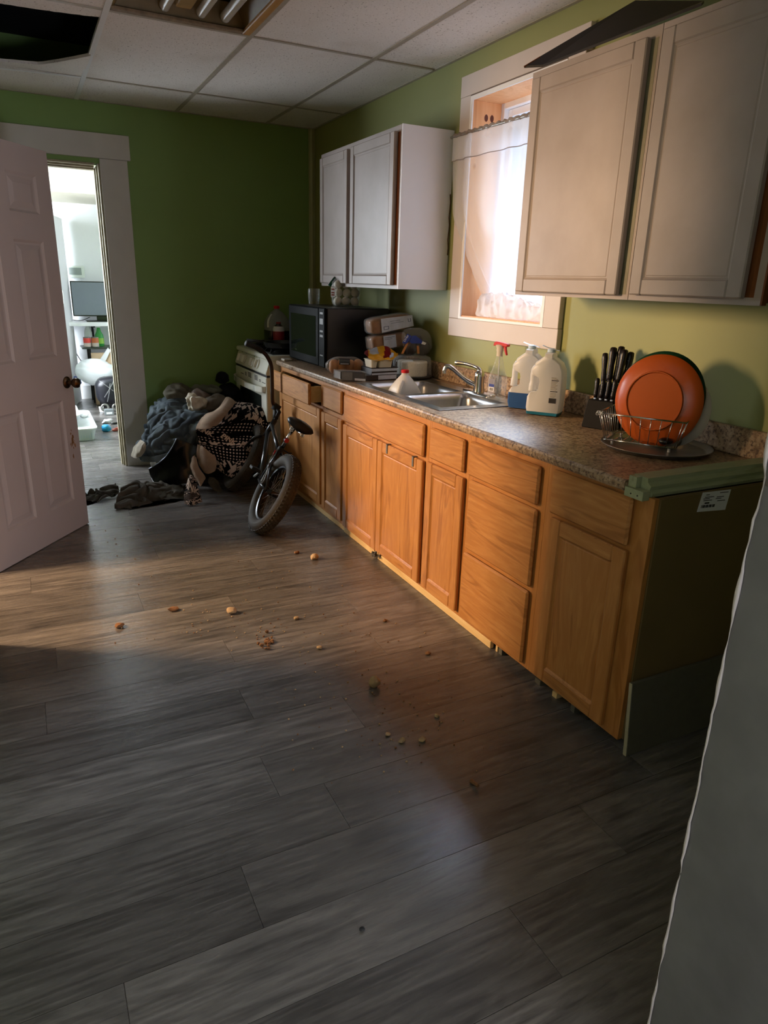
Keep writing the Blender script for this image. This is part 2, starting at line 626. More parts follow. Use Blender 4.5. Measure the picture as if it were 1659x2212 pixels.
# ------------------------------------------------------------------ floor
bm = BM()
box(bm, -2.4, 2.6, -2.6, 9.4, -0.10, -0.006)
floor = struct(obj('floor', bm, 'floor'))
PW, PL = 0.202, 1.28
_pm = {}
row_end = {0: 1.30, 1: 0.335, 2: 0.65, 3: 0.51, 4: 0.885, 5: 0.55, 7: 0.59, -1: 0.90, 10: 0.33, 11: 0.945, 6: 1.18, 8: -0.05, 9: 0.72}
k = -4
while True:
    y0 = 1.02 + PW * k
    if y0 > 9.3:
        break
    xa, xb = (-0.40, 2.21) if y0 < 5.78 else (-1.18, 2.38)
    e = row_end.get(k, (0.37 * k * 1.7) % PL)
    x = e - PL * math.ceil((e - xa) / PL)
    while x < xb:
        a, b = max(x, xa), min(x + PL, xb)
        if b - a > 0.03:
            key = round(b - a, 3)
            if key not in _pm:
                bm = BM()
                hl, hw = (b - a) / 2 - 0.0006, PW / 2 - 0.0006
                box(bm, -hl, hl, -hw, hw, -0.0055, 0.0)
                o = obj('floor_plank', bm, 'floor', floor)
                _pm[key] = o.data
            else:
                o = bpy.data.objects.new('floor_plank', _pm[key])
                COL.objects.link(o)
                o.parent = floor
            o.location = ((a + b) / 2, y0 + PW / 2, 0)
        x += PL
    k += 1

# ------------------------------------------------------------------ kitchen walls
WY0, WY1, WZ0, WZ1 = 2.69, 3.435, 1.28, 2.385        # window opening
bm = BM()
box(bm, XW, XW + 0.21, 0.2, WY0, 0, 2.95)
box(bm, XW, XW + 0.21, WY1, YB + 0.12, 0, 2.95)
box(bm, XW, XW + 0.21, WY0, WY1, 0, WZ0)
box(bm, XW, XW + 0.21, WY0, WY1, WZ1, 2.95)
struct(obj('wall_right', bm, 'green'))
DX0, DX1, DZ = -0.20, 0.60, 2.205                    # doorway in the back wall
bm = BM()
box(bm, -0.5, DX0, YB, YB + 0.12, 0, 2.95)
box(bm, DX1, XW, YB, YB + 0.12, 0, 2.95)
box(bm, DX0, DX1, YB, YB + 0.12, DZ, 2.95)
struct(obj('wall_back', bm, 'green_back'))
SY0, SY1, SZ = 2.97, 3.78, 2.10                      # doorway in the left wall
bm = BM()
box(bm, XL - 0.10, XL, 0.6, SY0, 0, 2.95)
box(bm, XL - 0.10, XL, SY1, YB, 0, 2.95)
box(bm, XL - 0.10, XL, SY0, SY1, SZ, 2.95)
struct(obj('wall_left', bm, 'green'))
# front wall: only its ragged white jamb shows, close on the right
bm = BM()
box(bm, 0.935, XW, 0.36, 0.595, 0, 2.95)
box(bm, -1.3, XL + 0.02, 0.36, 0.6, 0, 2.95)
box(bm, XL + 0.02, 0.935, 0.36, 0.595, 2.25, 2.95)
struct(obj('wall_front', bm, 'green'))
# strip up the far corner
bm = BM()
prism(bm, [(XW - 0.048, YB - 0.004), (XW - 0.042, YB - 0.03), (XW - 0.03, YB - 0.04), (XW - 0.002, YB - 0.03), (XW - 0.002, YB - 0.002)], 'Z', 0.0, ZC - 0.004)
struct(obj('trim_1', bm, 'jamb_old')).data.materials[0] = plain('green_grey_corner_strip', srgb(168, 170, 128), 0.5, var=0.12, scale=10)

# ragged jamb in the foreground
bm = BM()
loops = []
NJ = 90
for i in range(NJ + 1):
    z = 2.3 * i / NJ
    j = 0.003 * noise.noise(Vector((0, 0, z * 7))) + 0.0028 * noise.noise(Vector((5, 0, z * 37))) + 0.0012 * noise.noise(Vector((8, 0, z * 90)))
    j2 = 0.005 * noise.noise(Vector((2, 0, z * 5)))
    if 1.16 < z < 1.22:
        j += 0.006
    xe = 0.905 + j
    loops.append([Vector(p + (z,)) for p in ((xe - 0.002 + j2, 0.34), (xe, 0.42), (xe + 0.001, 0.588), (xe + 0.004 + j, 0.602), (xe + 0.012, 0.607), (0.96, 0.607), (0.96, 0.34))])
loft(bm, loops)
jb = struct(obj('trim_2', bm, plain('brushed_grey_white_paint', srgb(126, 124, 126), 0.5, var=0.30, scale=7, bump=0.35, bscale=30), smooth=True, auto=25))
# a bead of flaking paint on its edge
bm = BM()
pts, rr = [], []
for i in range(140):
    z = 2.28 * i / 139 + 0.005
    j = 0.003 * noise.noise(Vector((0, 0, z * 7))) + 0.0028 * noise.noise(Vector((5, 0, z * 37))) + 0.0012 * noise.noise(Vector((8, 0, z * 90))) + (0.006 if 1.16 < z < 1.22 else 0)
    pts.append((0.906 + j + 0.003 * noise.noise(Vector((9, 0, z * 17))), 0.600, z))
    rr.append(max(0.0006, 0.0022 + 0.0034 * noise.noise(Vector((3, 1, z * 13)))))
tube(bm, pts, rr, 6)
obj('flaking_paint_edge', bm, 'trim_win', jb, smooth='all')

# ------------------------------------------------------------------ ceiling
ceil_dark = M['dark']
bm = BM()
box(bm, XL - 0.1, XW, 0.36, YB, 2.92, 2.95)
ceiling = struct(obj('ceiling', bm, 'dark'))
GX = [XL, -0.17, 0.49, 1.155, 1.83, XW]
GY = [0.60, 1.29, 2.57, 3.85, 5.13, YB]
for i in range(5):
    for j in range(5):
        x0, x1, y0, y1 = GX[i] + 0.004, GX[i + 1] - 0.004, GY[j] + 0.004, GY[j + 1] - 0.004
        if (i, j) == (2, 2):
            continue
        bm = BM()
        if (i, j) == (1, 3):
            # broken tile: a strip at the near end and a torn crescent at the far end
            n = 26
            A, B = [], []
            for q in range(n + 1):
                x = x0 + (x1 - x0) * q / n
                t = q / n
                A.append((x, 4.02 - 0.05 * t + 0.05 * (1 - (2 * t - 1) ** 2) * 0.5 + 0.006 * noise.noise(Vector((x * 40, 0, 0)))))
                B.append((x, 5.00 - 0.16 * max(0, (t - 0.25)) - 0.55 * max(0, t - 0.62) ** 1.15 * 1.6 + 0.006 * noise.noise(Vector((x * 50, 3, 0)))))
            for q in range(n):
                hexa(bm, [(A[q][0], y0, ZC), (A[q + 1][0], y0, ZC), (A[q + 1][0], A[q + 1][1], ZC), (A[q][0], A[q][1], ZC),
                          (A[q][0], y0, ZC + 0.015), (A[q + 1][0], y0, ZC + 0.015), (A[q + 1][0], A[q + 1][1], ZC + 0.015), (A[q][0], A[q][1], ZC + 0.015)])
                d = -0.012
                hexa(bm, [(B[q][0], B[q][1], ZC + d), (B[q + 1][0], B[q + 1][1], ZC + d), (B[q + 1][0], y1, ZC), (B[q][0], y1, ZC),
                          (B[q][0], B[q][1], ZC + d + 0.015), (B[q + 1][0], B[q + 1][1], ZC + d + 0.015), (B[q + 1][0], y1, ZC + 0.015), (B[q][0], y1, ZC + 0.015)])
            bmesh.ops.remove_doubles(bm, verts=bm.verts, dist=1e-5)
            obj('ceiling_tile', bm, 'tile', ceiling, label='broken ceiling tile with a large torn hole')
            continue
        # tiles sag slightly in the middle
        n = 6
        g = [[Vector((x0 + (x1 - x0) * a / n, y0 + (y1 - y0) * b / n, ZC - 0.006 * math.sin(math.pi * a / n) * math.sin(math.pi * b / n))) for a in range(n + 1)] for b in range(n + 1)]
        V = [[bm.verts.new(p) for p in r_] for r_ in g]
        T = [[bm.verts.new(p + Vector((0, 0, 0.014))) for p in r_] for r_ in g]
        for b in range(n):
            for a in range(n):
                bm.faces.new((V[b][a], V[b + 1][a], V[b + 1][a + 1], V[b][a + 1]))
                bm.faces.new((T[b][a], T[b][a + 1], T[b + 1][a + 1], T[b + 1][a]))
        for a in range(n):
            bm.faces.new((V[0][a], V[0][a + 1], T[0][a + 1], T[0][a]))
            bm.faces.new((V[n][a + 1], V[n][a], T[n][a], T[n][a + 1]))
            bm.faces.new((V[a + 1][0], V[a][0], T[a][0], T[a + 1][0]))
            bm.faces.new((V[a][n], V[a + 1][n], T[a + 1][n], T[a][n]))
        obj('ceiling_tile', bm, 'tile', ceiling, smooth=True)
M['tbar'] = plain('dull_ceiling_tee', srgb(176, 166, 152), 0.5, var=0.15, scale=20)
M['tbar_w'] = plain('bright_ceiling_tee', srgb(226, 226, 228), 0.35, var=0.05)  # brighter copy of the tee, the light it catches put into the colour
for i, gx in enumerate(GX[1:-1]):
    bm = BM()
    box(bm, gx - 0.0135, gx + 0.0135, 0.6, YB - 0.001, ZC - 0.0045, ZC - 0.001)
    box(bm, gx - 0.0015, gx + 0.0015, 0.6, YB - 0.001, ZC - 0.001, ZC + 0.04)
    obj('ceiling_main_tee', bm, 'tbar_w' if i == 1 else 'tbar', ceiling)
for gy in GY[1:-1]:
    for i in range(5):
        if (gy, i) in ((2.57, 2),):
            continue
        bm = BM()
        x0, x1 = GX[i] + 0.0137, GX[i + 1] - 0.0137
        dz = -0.02 if (gy == 5.13 and i == 1) else 0
        box(bm, x0, x1, gy - 0.0115, gy + 0.0115, ZC - 0.004, ZC - 0.001)
        if dz:
            for v in bm.verts:
                v.co.z += dz * (1 - (v.co.x - x0) / (x1 - x0))
        obj('ceiling_cross_tee', bm, 'tbar_w' if (i == 1 and gy == 5.13) else 'tbar', ceiling)
# wall angle
for nm, b in (('back', (XL, XW, YB - 0.02, YB - 0.0005)), ('right', (XW - 0.02, XW - 0.0005, 0.6, YB))):
    bm = BM()
    box(bm, b[0], b[1], b[2], b[3], ZC - 0.004, ZC - 0.0008)
    obj('ceiling_wall_angle', bm, 'tbar', ceiling)

# fluorescent troffer
fx = thing('ceiling_light_fixture', 'recessed fluorescent ceiling fixture with bare unlit tubes and yellowed housing', 'ceiling light', (0.8225, 3.21, ZC))
X0, X1, Y0, Y1 = 0.506, 1.139, 2.588, 3.832
bm = BM()
outer = rrect(X0, X1, Y0, Y1, 0.001, ZC + 0.004, 1)
def rl(ix, iy, z):
    return [Vector(p) for p in ((X0 + ix, Y0 + iy, z), (X1 - ix, Y0 + iy, z), (X1 - ix, Y1 - iy, z), (X0 + ix, Y1 - iy, z))]
loft(bm, [rl(0, 0, ZC + 0.002), rl(0.012, 0.012, ZC + 0.006), rl(0.075, 0.055, ZC + 0.10), rl(0.075, 0.055, ZC + 0.105)], False, True)
bmesh.ops.solidify(bm, geom=bm.faces[:], thickness=-0.002)
obj('housing', bm, 'fixture', fx)
bm = BM()
box(bm, X1 - 0.03, X1 + 0.010, Y0, Y1, ZC - 0.006, ZC + 0.012)
obj('side_rail', bm, 'fixture_trim', fx, bevel=0.004)
bm = BM()
box(bm, X0, X1 - 0.032, Y1 - 0.03, Y1 + 0.010, ZC - 0.004, ZC + 0.010)
obj('end_rail', bm, plain('rusty_end_rail', srgb(150, 128, 104), 0.6, var=0.5, scale=30), fx, bevel=0.003)
bm = BM()
hexa(bm, [(0.782, Y0 + 0.08, ZC + 0.034), (0.852, Y0 + 0.08, ZC + 0.034), (0.852, Y1 - 0.072, ZC + 0.034), (0.782, Y1 - 0.072, ZC + 0.034),
          (0.766, Y0 + 0.10, ZC + 0.099), (0.868, Y0 + 0.10, ZC + 0.099), (0.868, Y1 - 0.10, ZC + 0.099), (0.766, Y1 - 0.10, ZC + 0.099)])
obj('ballast_cover', bm, 'fixture', fx, bevel=0.004)
for x in (0.735, 0.900, 1.012):
    bm = BM()
    tube(bm, [(x, Y0 + 0.115, ZC + 0.034), (x, Y1 - 0.070, ZC + 0.034)], 0.024, 16)
    tb = obj('fluorescent_tube', bm, 'tube', fx, smooth=True)
    bm = BM()
    tube(bm, [(x, Y1 - 0.070, ZC + 0.034), (x, Y1 - 0.060, ZC + 0.034)], 0.0235, 16)
    obj('tube_cap', bm, 'tin', tb, smooth=True)

# ------------------------------------------------------------------ back doorway
bm = BM()
box(bm, DX1, 0.786, YB - 0.022, YB - 0.0005, 0.0, 2.236)
box(bm, DX0 - 0.19, DX0, YB - 0.022, YB - 0.0005, 0.0, 2.236)
t3 = struct(obj('trim_3', bm, 'trim', bevel=0.002))
bm = BM()
box(bm, DX0 - 0.09 - 0.0, 0.809, YB - 0.028, YB - 0.0005, 2.237, 2.396)
obj('head_casing', bm, 'trim', t3, bevel=0.002)
bm = BM()
for (xa, xb, ya, yb, z1) in ((DX1 - 0.014, DX1, YB - 0.012, YB + 0.12, DZ), (DX1 - 0.026, DX1 - 0.014, YB + 0.028, YB + 0.12, DZ - 0.014), (DX1 - 0.036, DX1 - 0.026, YB + 0.06, YB + 0.12, DZ - 0.026)):
    box(bm, xa, xb, ya, yb, 0.0, z1)
for (za, zb, ya) in ((DZ - 0.014, DZ, YB - 0.012), (DZ - 0.026, DZ - 0.014, YB + 0.028), (DZ - 0.036, DZ - 0.026, YB + 0.06)):
    box(bm, DX0, DX1 - 0.036, ya, YB + 0.12, za, zb)
obj('old_jamb', bm, 'jamb_old', t3, bevel=0.0015)
bm = BM()
box(bm, 0.787, 1.5, YB - 0.018, YB - 0.0005, 0.0, 0.15)
struct(obj('baseboard_back', bm, 'trim', bevel=0.003))

# ------------------------------------------------------------------ open six-panel door on the left
dd = Vector((-0.599, -0.801))
ang = math.atan2(dd.y, dd.x)
door = thing('door_1', loc=(0.187, 4.408, 0.004), rotz=ang, kind='structure')
DW, DH, DT = 0.79, 2.06, 0.036
cols = [(0.112, 0.345), (0.455, 0.688)]
rws = [(0.185, 0.775), (1.02, 1.615), (1.745, 1.93)]
bm = BM()
xs = [0, cols[0][0], cols[0][1], cols[1][0], cols[1][1], DW]
zs = [0, rws[0][0], rws[0][1], rws[1][0], rws[1][1], rws[2][0], rws[2][1], DH]
for i in range(5):
    for j in range(7):
        if i in (1, 3) and j in (1, 3, 5):
            continue
        box(bm, xs[i], xs[i + 1], -DT / 2, DT / 2, zs[j], zs[j + 1])
bmesh.ops.remove_doubles(bm, verts=bm.verts, dist=1e-5)
seen = {}
for f in bm.faces[:]:
    kx = tuple(round(c, 4) for c in f.calc_center_median())
    seen.setdefault(kx, []).append(f)
bmesh.ops.delete(bm, geom=[f for v in seen.values() if len(v) > 1 for f in v], context='FACES')
obj('leaf', bm, 'door', door, local=True)
for (x0, x1) in cols:
    for (z0, z1) in rws:
        bm = BM()
        for s in (1, -1):
            def lp(ins, dep):
                y = s * (DT / 2 - dep)
                return [Vector(p) for p in ((x0 + ins, y, z0 + ins), (x1 - ins, y, z0 + ins), (x1 - ins, y, z1 - ins), (x0 + ins, y, z1 - ins))]
            loft(bm, [lp(0, 0.0), lp(0.012, 0.009), (lp(0.022, 0.0095)), lp(0.05, 0.003), lp(0.056, 0.003)], False, True)
        obj('raised_panel', bm, 'door', door, local=True)
bm = BM()
kz = 0.868
rot = Matrix.Translation((0.056, 0, kz)) @ Matrix.Rotation(R(-90), 4, 'X')
lathe(bm, [(0.034, DT / 2), (0.034, DT / 2 + 0.004), (0.028, DT / 2 + 0.010), (0.013, DT / 2 + 0.014), (0.012, DT / 2 + 0.034), (0.022, DT / 2 + 0.042), (0.029, DT / 2 + 0.055), (0.027, DT / 2 + 0.07), (0.012, DT / 2 + 0.079)], seg=20, mat=rot)
rot2 = Matrix.Translation((0.056, 0, kz)) @ Matrix.Rotation(R(90), 4, 'X')
lathe(bm, [(0.034, DT / 2), (0.034, DT / 2 + 0.004), (0.013, DT / 2 + 0.014), (0.012, DT / 2 + 0.034), (0.029, DT / 2 + 0.055), (0.027, DT / 2 + 0.07), (0.012, DT / 2 + 0.079)], seg=20, mat=rot2)
obj('door_knob', bm, 'brass', door, smooth=True, local=True, label='aged bronze door knob')
bm = BM()
for q in range(26):
    a, b = random.gauss(0, 0.010), random.gauss(0, 0.030)
    rad = random.uniform(0.003, 0.010)
    n = 7
    c = bm.verts.new((0.062 + a, DT / 2 + 0.0006, 0.52 + b))
    rim = [bm.verts.new((0.062 + a + rad * math.cos(k) * random.uniform(0.5, 1), DT / 2 + 0.0006, 0.52 + b + rad * 1.7 * math.sin(k) * random.uniform(0.5, 1))) for k in [2 * math.pi * w / n for w in range(n)]]
    for w in range(n):
        bm.faces.new((c, rim[w], rim[(w + 1) % n]))
obj('rust_stain', bm, plain('rust_brown_stain', srgb(150, 112, 72), 0.7, var=0.3, scale=40), door, local=True)
for z in (0.22, 1.0, 1.85):
    bm = BM()
    tube(bm, [(DW + 0.006, 0.0, z), (DW + 0.006, 0.0, z + 0.09)], 0.006, 8)
    obj('hinge', bm, 'brass', door, local=True)
# casing of the side doorway
bm = BM()
box(bm, XL - 0.12, XL + 0.016, SY0 - 0.02, SY0, 0, SZ)
box(bm, XL - 0.12, XL + 0.016, SY1, SY1 + 0.02, 0, SZ)
box(bm, XL - 0.12, XL + 0.016, SY0 - 0.02, SY1 + 0.02, SZ, SZ + 0.1)
struct(obj('trim_4', bm, 'trim'))

# ------------------------------------------------------------------ window over the sink
win = thing('window_1', loc=(XW, (WY0 + WY1) / 2, WZ0), kind='structure')
TX = XW - 0.028
def casing(name, y0, y1, z0, z1):
    b_ = BM()
    box(b_, TX, XW - 0.0005, y0, y1, z0, z1)
    return obj(name, b_, 'trim_win', win, bevel=0.002)
casing('side_casing', WY1, WY1 + 0.098, WZ0, WZ1 + 0.006)
casing('side_casing', WY0 - 0.11, WY0, WZ0, WZ1 + 0.006)
casing('head_casing', WY0 - 0.125, WY1 + 0.10, WZ1 + 0.007, WZ1 + 0.105)
casing('apron_casing', WY0 - 0.112, WY1 + 0.10, WZ0 - 0.098, WZ0 - 0.001)
JD = XW + 0.155
for nm, a in (('jamb_board', (XW - 0.02, JD, WY1 - 0.018, WY1 - 0.0005, WZ0 + 0.0185, WZ1 - 0.0185)), ('jamb_board', (XW - 0.02, JD, WY0 + 0.0005, WY0 + 0.018, WZ0 + 0.0185, WZ1 - 0.0185))):
    bm = BM()
    box(bm, *a)
    o = obj(nm, bm, 'pine_jamb', win)
    if a[2] > 3:
        for (xx, zz) in ((XW + 0.062, 2.292), (XW + 0.098, 2.293)):
            bm = BM()
            lathe(bm, [(0.0005, 0.0), (0.010, 0.0), (0.0115, 0.0004)], seg=14, sy=1.5, mat=Matrix.Translation((xx, WY1 - 0.0184, zz)) @ Matrix.Rotation(R(90), 4, 'X'), cap1=False)
            obj('knot', bm, plain('pine_knot', srgb(98, 44, 26), 0.5, var=0.4, scale=90), o)
bm = BM()
box(bm, XW - 0.02, JD, WY0 + 0.0005, WY1 - 0.0005, WZ1 - 0.018, WZ1 - 0.0005)
obj('head_board', bm, 'pine_jamb', win)
bm = BM()
box(bm, XW - 0.02, JD, WY0 + 0.0005, WY1 - 0.0005, WZ0 + 0.0005, WZ0 + 0.018)
obj('sill_board', bm, 'pine_jamb', win)
bm = BM()   # lit edge of the jamb lining, its brightness put into the white
for a in ((WY1 - 0.02, WY1 + 0.0, WZ0, WZ1), (WY0, WY0 + 0.02, WZ0, WZ1)):
    box(bm, TX - 0.001, XW - 0.021, a[0], a[1], a[2], a[3])
box(bm, TX - 0.001, XW - 0.021, WY0 + 0.02, WY1 - 0.02, WZ1 - 0.02, WZ1)
box(bm, TX - 0.001, XW - 0.021, WY0 + 0.02, WY1 - 0.02, WZ0, WZ0 + 0.012)
obj('lit_edge_strip', bm, 'white_edge', win)
# vinyl sashes and glass
M['vinyl'] = plain('white_vinyl', srgb(236, 238, 242), 0.4, var=0.02)
bm = BM()
def ring(b_, x0, x1, y0, y1, z0, z1, w):
    box(b_, x0, x1, y0, y0 + w, z0, z1)
    box(b_, x0, x1, y1 - w, y1, z0, z1)
    box(b_, x0, x1, y0 + w, y1 - w, z0, z0 + w)
    box(b_, x0, x1, y0 + w, y1 - w, z1 - w, z1)
ring(bm, JD, JD + 0.05, WY0 + 0.001, WY1 - 0.001, WZ0 + 0.001, WZ1 - 0.001, 0.045)
obj('window_frame', bm, 'vinyl', win, bevel=0.003)
zm = (WZ0 + WZ1) / 2
for nm, x0, z0, z1 in (('upper_sash', JD + 0.026, zm - 0.02, WZ1 - 0.047), ('lower_sash', JD + 0.004, WZ0 + 0.047, zm + 0.02)):
    bm = BM()
    ring(bm, x0, x0 + 0.02, WY0 + 0.047, WY1 - 0.047, z0, z1, 0.035)
    sh = obj(nm, bm, 'vinyl', win, bevel=0.002)
    bm = BM()
    box(bm, x0 + 0.008, x0 + 0.012, WY0 + 0.083, WY1 - 0.083, z0 + 0.036, z1 - 0.036)
    obj('pane', bm, 'glass', sh)

# ------------------------------------------------------------------ side room behind the open door (unseen, it lets the light in)
bm = BM()
box(bm, -2.34, -2.24, 2.2, 3.72, 0, 2.5)
box(bm, -2.34, -2.24, 4.34, 5.75, 0, 2.5)
box(bm, -2.34, -2.24, 3.72, 4.34, 0, 1.42)
box(bm, -2.34, -2.24, 3.72, 4.34, 2.39, 2.5)
box(bm, -2.24, XL - 0.1, 2.1, 2.2, 0, 2.5)
box(bm, -2.24, XL - 0.2, 5.65, 5.75, 0, 2.5)
struct(obj('wall_side_room', bm, plain('tan_side_room_paint', srgb(150, 128, 100), 0.6, var=0.05)))
bm = BM()
box(bm, -2.34, XL - 0.1, 2.1, 5.75, 2.5, 2.56)
struct(obj('ceiling_side_room', bm, 'white_room'))
bm = BM()
ring(bm, -2.30, -2.24, 3.74, 4.32, 1.43, 2.38, 0.05)
struct(obj('window_2', bm, 'vinyl'))

# ------------------------------------------------------------------ hall behind the camera (unseen)
bm = BM()
box(bm, -1.3, -1.2, -2.6, 0.36, 0, 2.6)
box(bm, 2.2, 2.3, -2.6, 0.36, 0, 2.6)
box(bm, -1.2, 2.2, -2.6, -2.5, 0, 2.6)
struct(obj('wall_hall', bm, 'trim'))
bm = BM()
box(bm, -1.3, 2.3, -2.6, 0.36, 2.6, 2.65)
struct(obj('ceiling_hall', bm, 'white_room'))

# ------------------------------------------------------------------ next room
NY = 9.25
bm = BM()
box(bm, -1.35, 2.5, NY, NY + 0.1, 0, 2.6)
box(bm, 2.4, 2.5, YB + 0.12, NY, 0, 2.6)
struct(obj('wall_next_room', bm, 'white_room'))
bm = BM()
box(bm, -1.35, -1.2, YB + 0.12, NY, 0, 2.6)
struct(obj('wall_next_room_side', bm, 'white_room'))
bm = BM()
box(bm, -1.35, 2.5, YB + 0.12, NY + 0.1, 2.58, 2.64)
struct(obj('ceiling_next_room', bm, 'white_room'))
pb = at(97, 412, z=2.22)
pb2 = at(97, 452, z=2.22)
bm = BM()
box(bm, -1.2, 2.4, pb.y, max(pb2.y, pb.y + 0.3), 2.22, 2.579)
struct(obj('trim_5', bm, plain('beige_beam_paint', srgb(196, 190, 172), 0.6, var=0.05)))
bm = BM()
box(bm, -0.10, 0.55, NY - 0.02, NY - 0.0005, 0.0, 0.16)
box(bm, 0.55, 2.4, NY - 0.02, NY - 0.0005, 0.0, 0.16)
struct(obj('baseboard_next_room', bm, 'white_edge'))
bm = BM()
box(bm, -0.5, DX1 + 0.6, YB + 0.1205, YB + 0.125, 0, 0.001)
bm.free()

# ================================================================== BASE CABINETS
FX = 1.60            # face of the face frames
DFX = 1.58           # face of doors and drawer fronts
CZ = 0.876


def door_panel(parent, y0, y1, z0, z1, x=DFX, mats=('oak_v', 'oak_h'), pm='oak_v', w=0.055, th=0.019, name='door', rec=0.009, edge=None, back=None):
    """frame-and-panel door facing -x; returns the door (its panel is a child)"""
    b_ = BM()
    c = 0.004
    xb = x + th
    def member(ya, yb, za, zb, mi):
        box(b_, x, xb, ya, yb, za, zb, mi)
    member(y0, y0 + w, z0, z1, 0)
    member(y1 - w, y1, z0, z1, 0)
    member(y0 + w, y1 - w, z0, z0 + w, 1)
    member(y0 + w, y1 - w, z1 - w, z1, 1)
    o = obj(name, b_, list(mats) + ([edge] if edge else []), parent, bevel=c)
    b_ = BM()
    ya, yb, za, zb = y0 + w, y1 - w, z0 + w, z1 - w
    def lp(i, d):
        return [Vector((x + d, ya + i, za + i)), Vector((x + d, yb - i, za + i)), Vector((x + d, yb - i, zb - i)), Vector((x + d, ya + i, zb - i))]
    loft(b_, [lp(-0.001, 0.004), lp(0.006, rec), lp(0.009, rec), lp(0.012, rec - 0.0015)], False, True)
    box(b_, x + rec + 0.001, x + rec + 0.005, ya, yb, za, zb)
    obj('panel', b_, pm, o)
    return o


def drawer_front(parent, y0, y1, z0, z1, x=DFX, mat='oak_h'):
    b_ = BM()
    box(b_, x, x + 0.019, y0, y1, z0, z1)
    return obj('drawer', b_, mat, parent, bevel=0.0075)


def base_cabinet(y0, y1, label, rails=(0.692,), stiles=(), end=0.04):
    t = thing('base_cabinet', label, 'cabinet', ((FX + 2.19) / 2, (y0 + y1) / 2, 0), group='oak base cabinets under the counter')
    b_ = BM()
    xb = 2.188
    box(b_, FX + 0.019, xb, y0 + 0.0005, y0 + 0.013, 0.036, CZ)
    box(b_, FX + 0.019, xb, y1 - 0.013, y1 - 0.0005, 0.036, CZ)
    box(b_, FX + 0.019, xb, y0 + 0.013, y1 - 0.013, 0.040, 0.052)
    box(b_, xb - 0.006, xb, y0 + 0.013, y1 - 0.013, 0.052, CZ)
    obj('body', b_, 'cabend', t)
    b_ = BM()
    s = 0.04
    box(b_, FX, FX + 0.0185, y0 + 0.0005, y0 + end, 0.036, CZ)
    box(b_, FX, FX + 0.0185, y1 - s, y1 - 0.0005, 0.036, CZ)
    box(b_, FX, FX + 0.0185, y0 + end, y1 - s, CZ - 0.032, CZ, 1)
    box(b_, FX, FX + 0.0185, y0 + end, y1 - s, 0.036, 0.075, 1)
    for z in rails:
        box(b_, FX, FX + 0.0185, y0 + end, y1 - s, z - 0.02, z + 0.02, 1)
    for y in stiles:
        box(b_, FX, FX + 0.0185, y - 0.03, y + 0.03, 0.075, rails[0] - 0.02)
    obj('face_frame', b_, ['oak_v', 'oak_h'], t)
    return t


U = [1.372, 1.848, 2.348, 2.688, 3.662, 4.000, 4.828]
# nearest unit: drawer over door
c6 = base_cabinet(U[0], U[1], 'oak base cabinet at the near end of the counter with drawer over one door', end=0.08)
drawer_front(c6, 1.442, 1.812, 0.703, 0.862)
door_panel(c6, 1.437, 1.798, 0.052, 0.690)
# its exposed end
b_ = BM()
box(b_, FX + 0.0195, 2.19, U[0] - 0.006, U[0] - 0.0005, 0.036, CZ - 0.001)
obj('end_panel', b_, 'cabend', c6)
st = BM()
q = [at(1505, 1106, y=1.365), at(1566, 1101, y=1.365), at(1579, 1057, y=1.365), at(1518, 1064, y=1.365)]
slab(st, q, 0.0008)
lab = obj('shipping_label', st, 'paper', c6, label='torn white printed label with barcode')
ik = BM()
def on_q(u, v):
    p = q[0].lerp(q[1], u).lerp(q[3].lerp(q[2], u), v)
    return Vector((p.x, 1.3635, p.z))
def ink(b2, u0, u1, v0, v1):
    slab(b2, [on_q(u0, v0), on_q(u1, v0), on_q(u1, v1), on_q(u0, v1)], 0.0003)
for i in range(13):
    u = 0.08 + i * 0.038
    ink(ik, u, u + 0.014 + 0.012 * ((i * 7) % 3), 0.20, 0.34)
ink(ik, 0.17, 0.33, 0.40, 0.47)
for (u0, u1, v0) in ((0.10, 0.40, 0.55), (0.08, 0.30, 0.64), (0.12, 0.44, 0.72), (0.52, 0.72, 0.60), (0.54, 0.80, 0.68), (0.62, 0.92, 0.88), (0.60, 0.88, 0.48), (0.14, 0.26, 0.84)):
    ink(ik, u0, u1, v0, v0 + 0.035)
obj('label_print', ik, 'ink', lab)

# three-drawer unit
c5 = base_cabinet(U[1], U[2], 'oak base cabinet with a stack of three drawers', rails=(0.692, 0.378))
drawer_front(c5, 1.880, 2.334, 0.706, 0.852)
drawer_front(c5, 1.876, 2.322, 0.382, 0.690)
drawer_front(c5, 1.878, 2.330, 0.054, 0.362)
# narrow unit
c4 = base_cabinet(U[2], U[3], 'narrow oak base cabinet between the drawer stack and the sink cabinet')
drawer_front(c4, 2.374, 2.658, 0.703, 0.846)
door_panel(c4, 2.366, 2.678, 0.056, 0.682)
# sink unit
c3 = base_cabinet(U[3], U[4], 'wide oak sink cabinet with two doors and a long false drawer front')
drawer_front(c3, 2.716, 3.644, 0.692, 0.846)
door_panel(c3, 2.714, 3.190, 0.050, 0.674)
door_panel(c3, 3.196, 3.648, 0.046, 0.674)
for y in (3.075, 2.800):
    hk = BM()
    box(hk, DFX - 0.004, DFX - 0.0006, y - 0.007, y + 0.007, 0.628, 0.679)
    box(hk, DFX - 0.004, FX - 0.0004, y - 0.007, y + 0.007, 0.6755, 0.679)
    tag(obj('over_door_hook', hk, 'tin', bevel=0.001), 'small dark metal hook over the sink door, ' + ('near its middle' if y > 3 else 'near its right corner'), 'hook', 'hooks over the sink door')
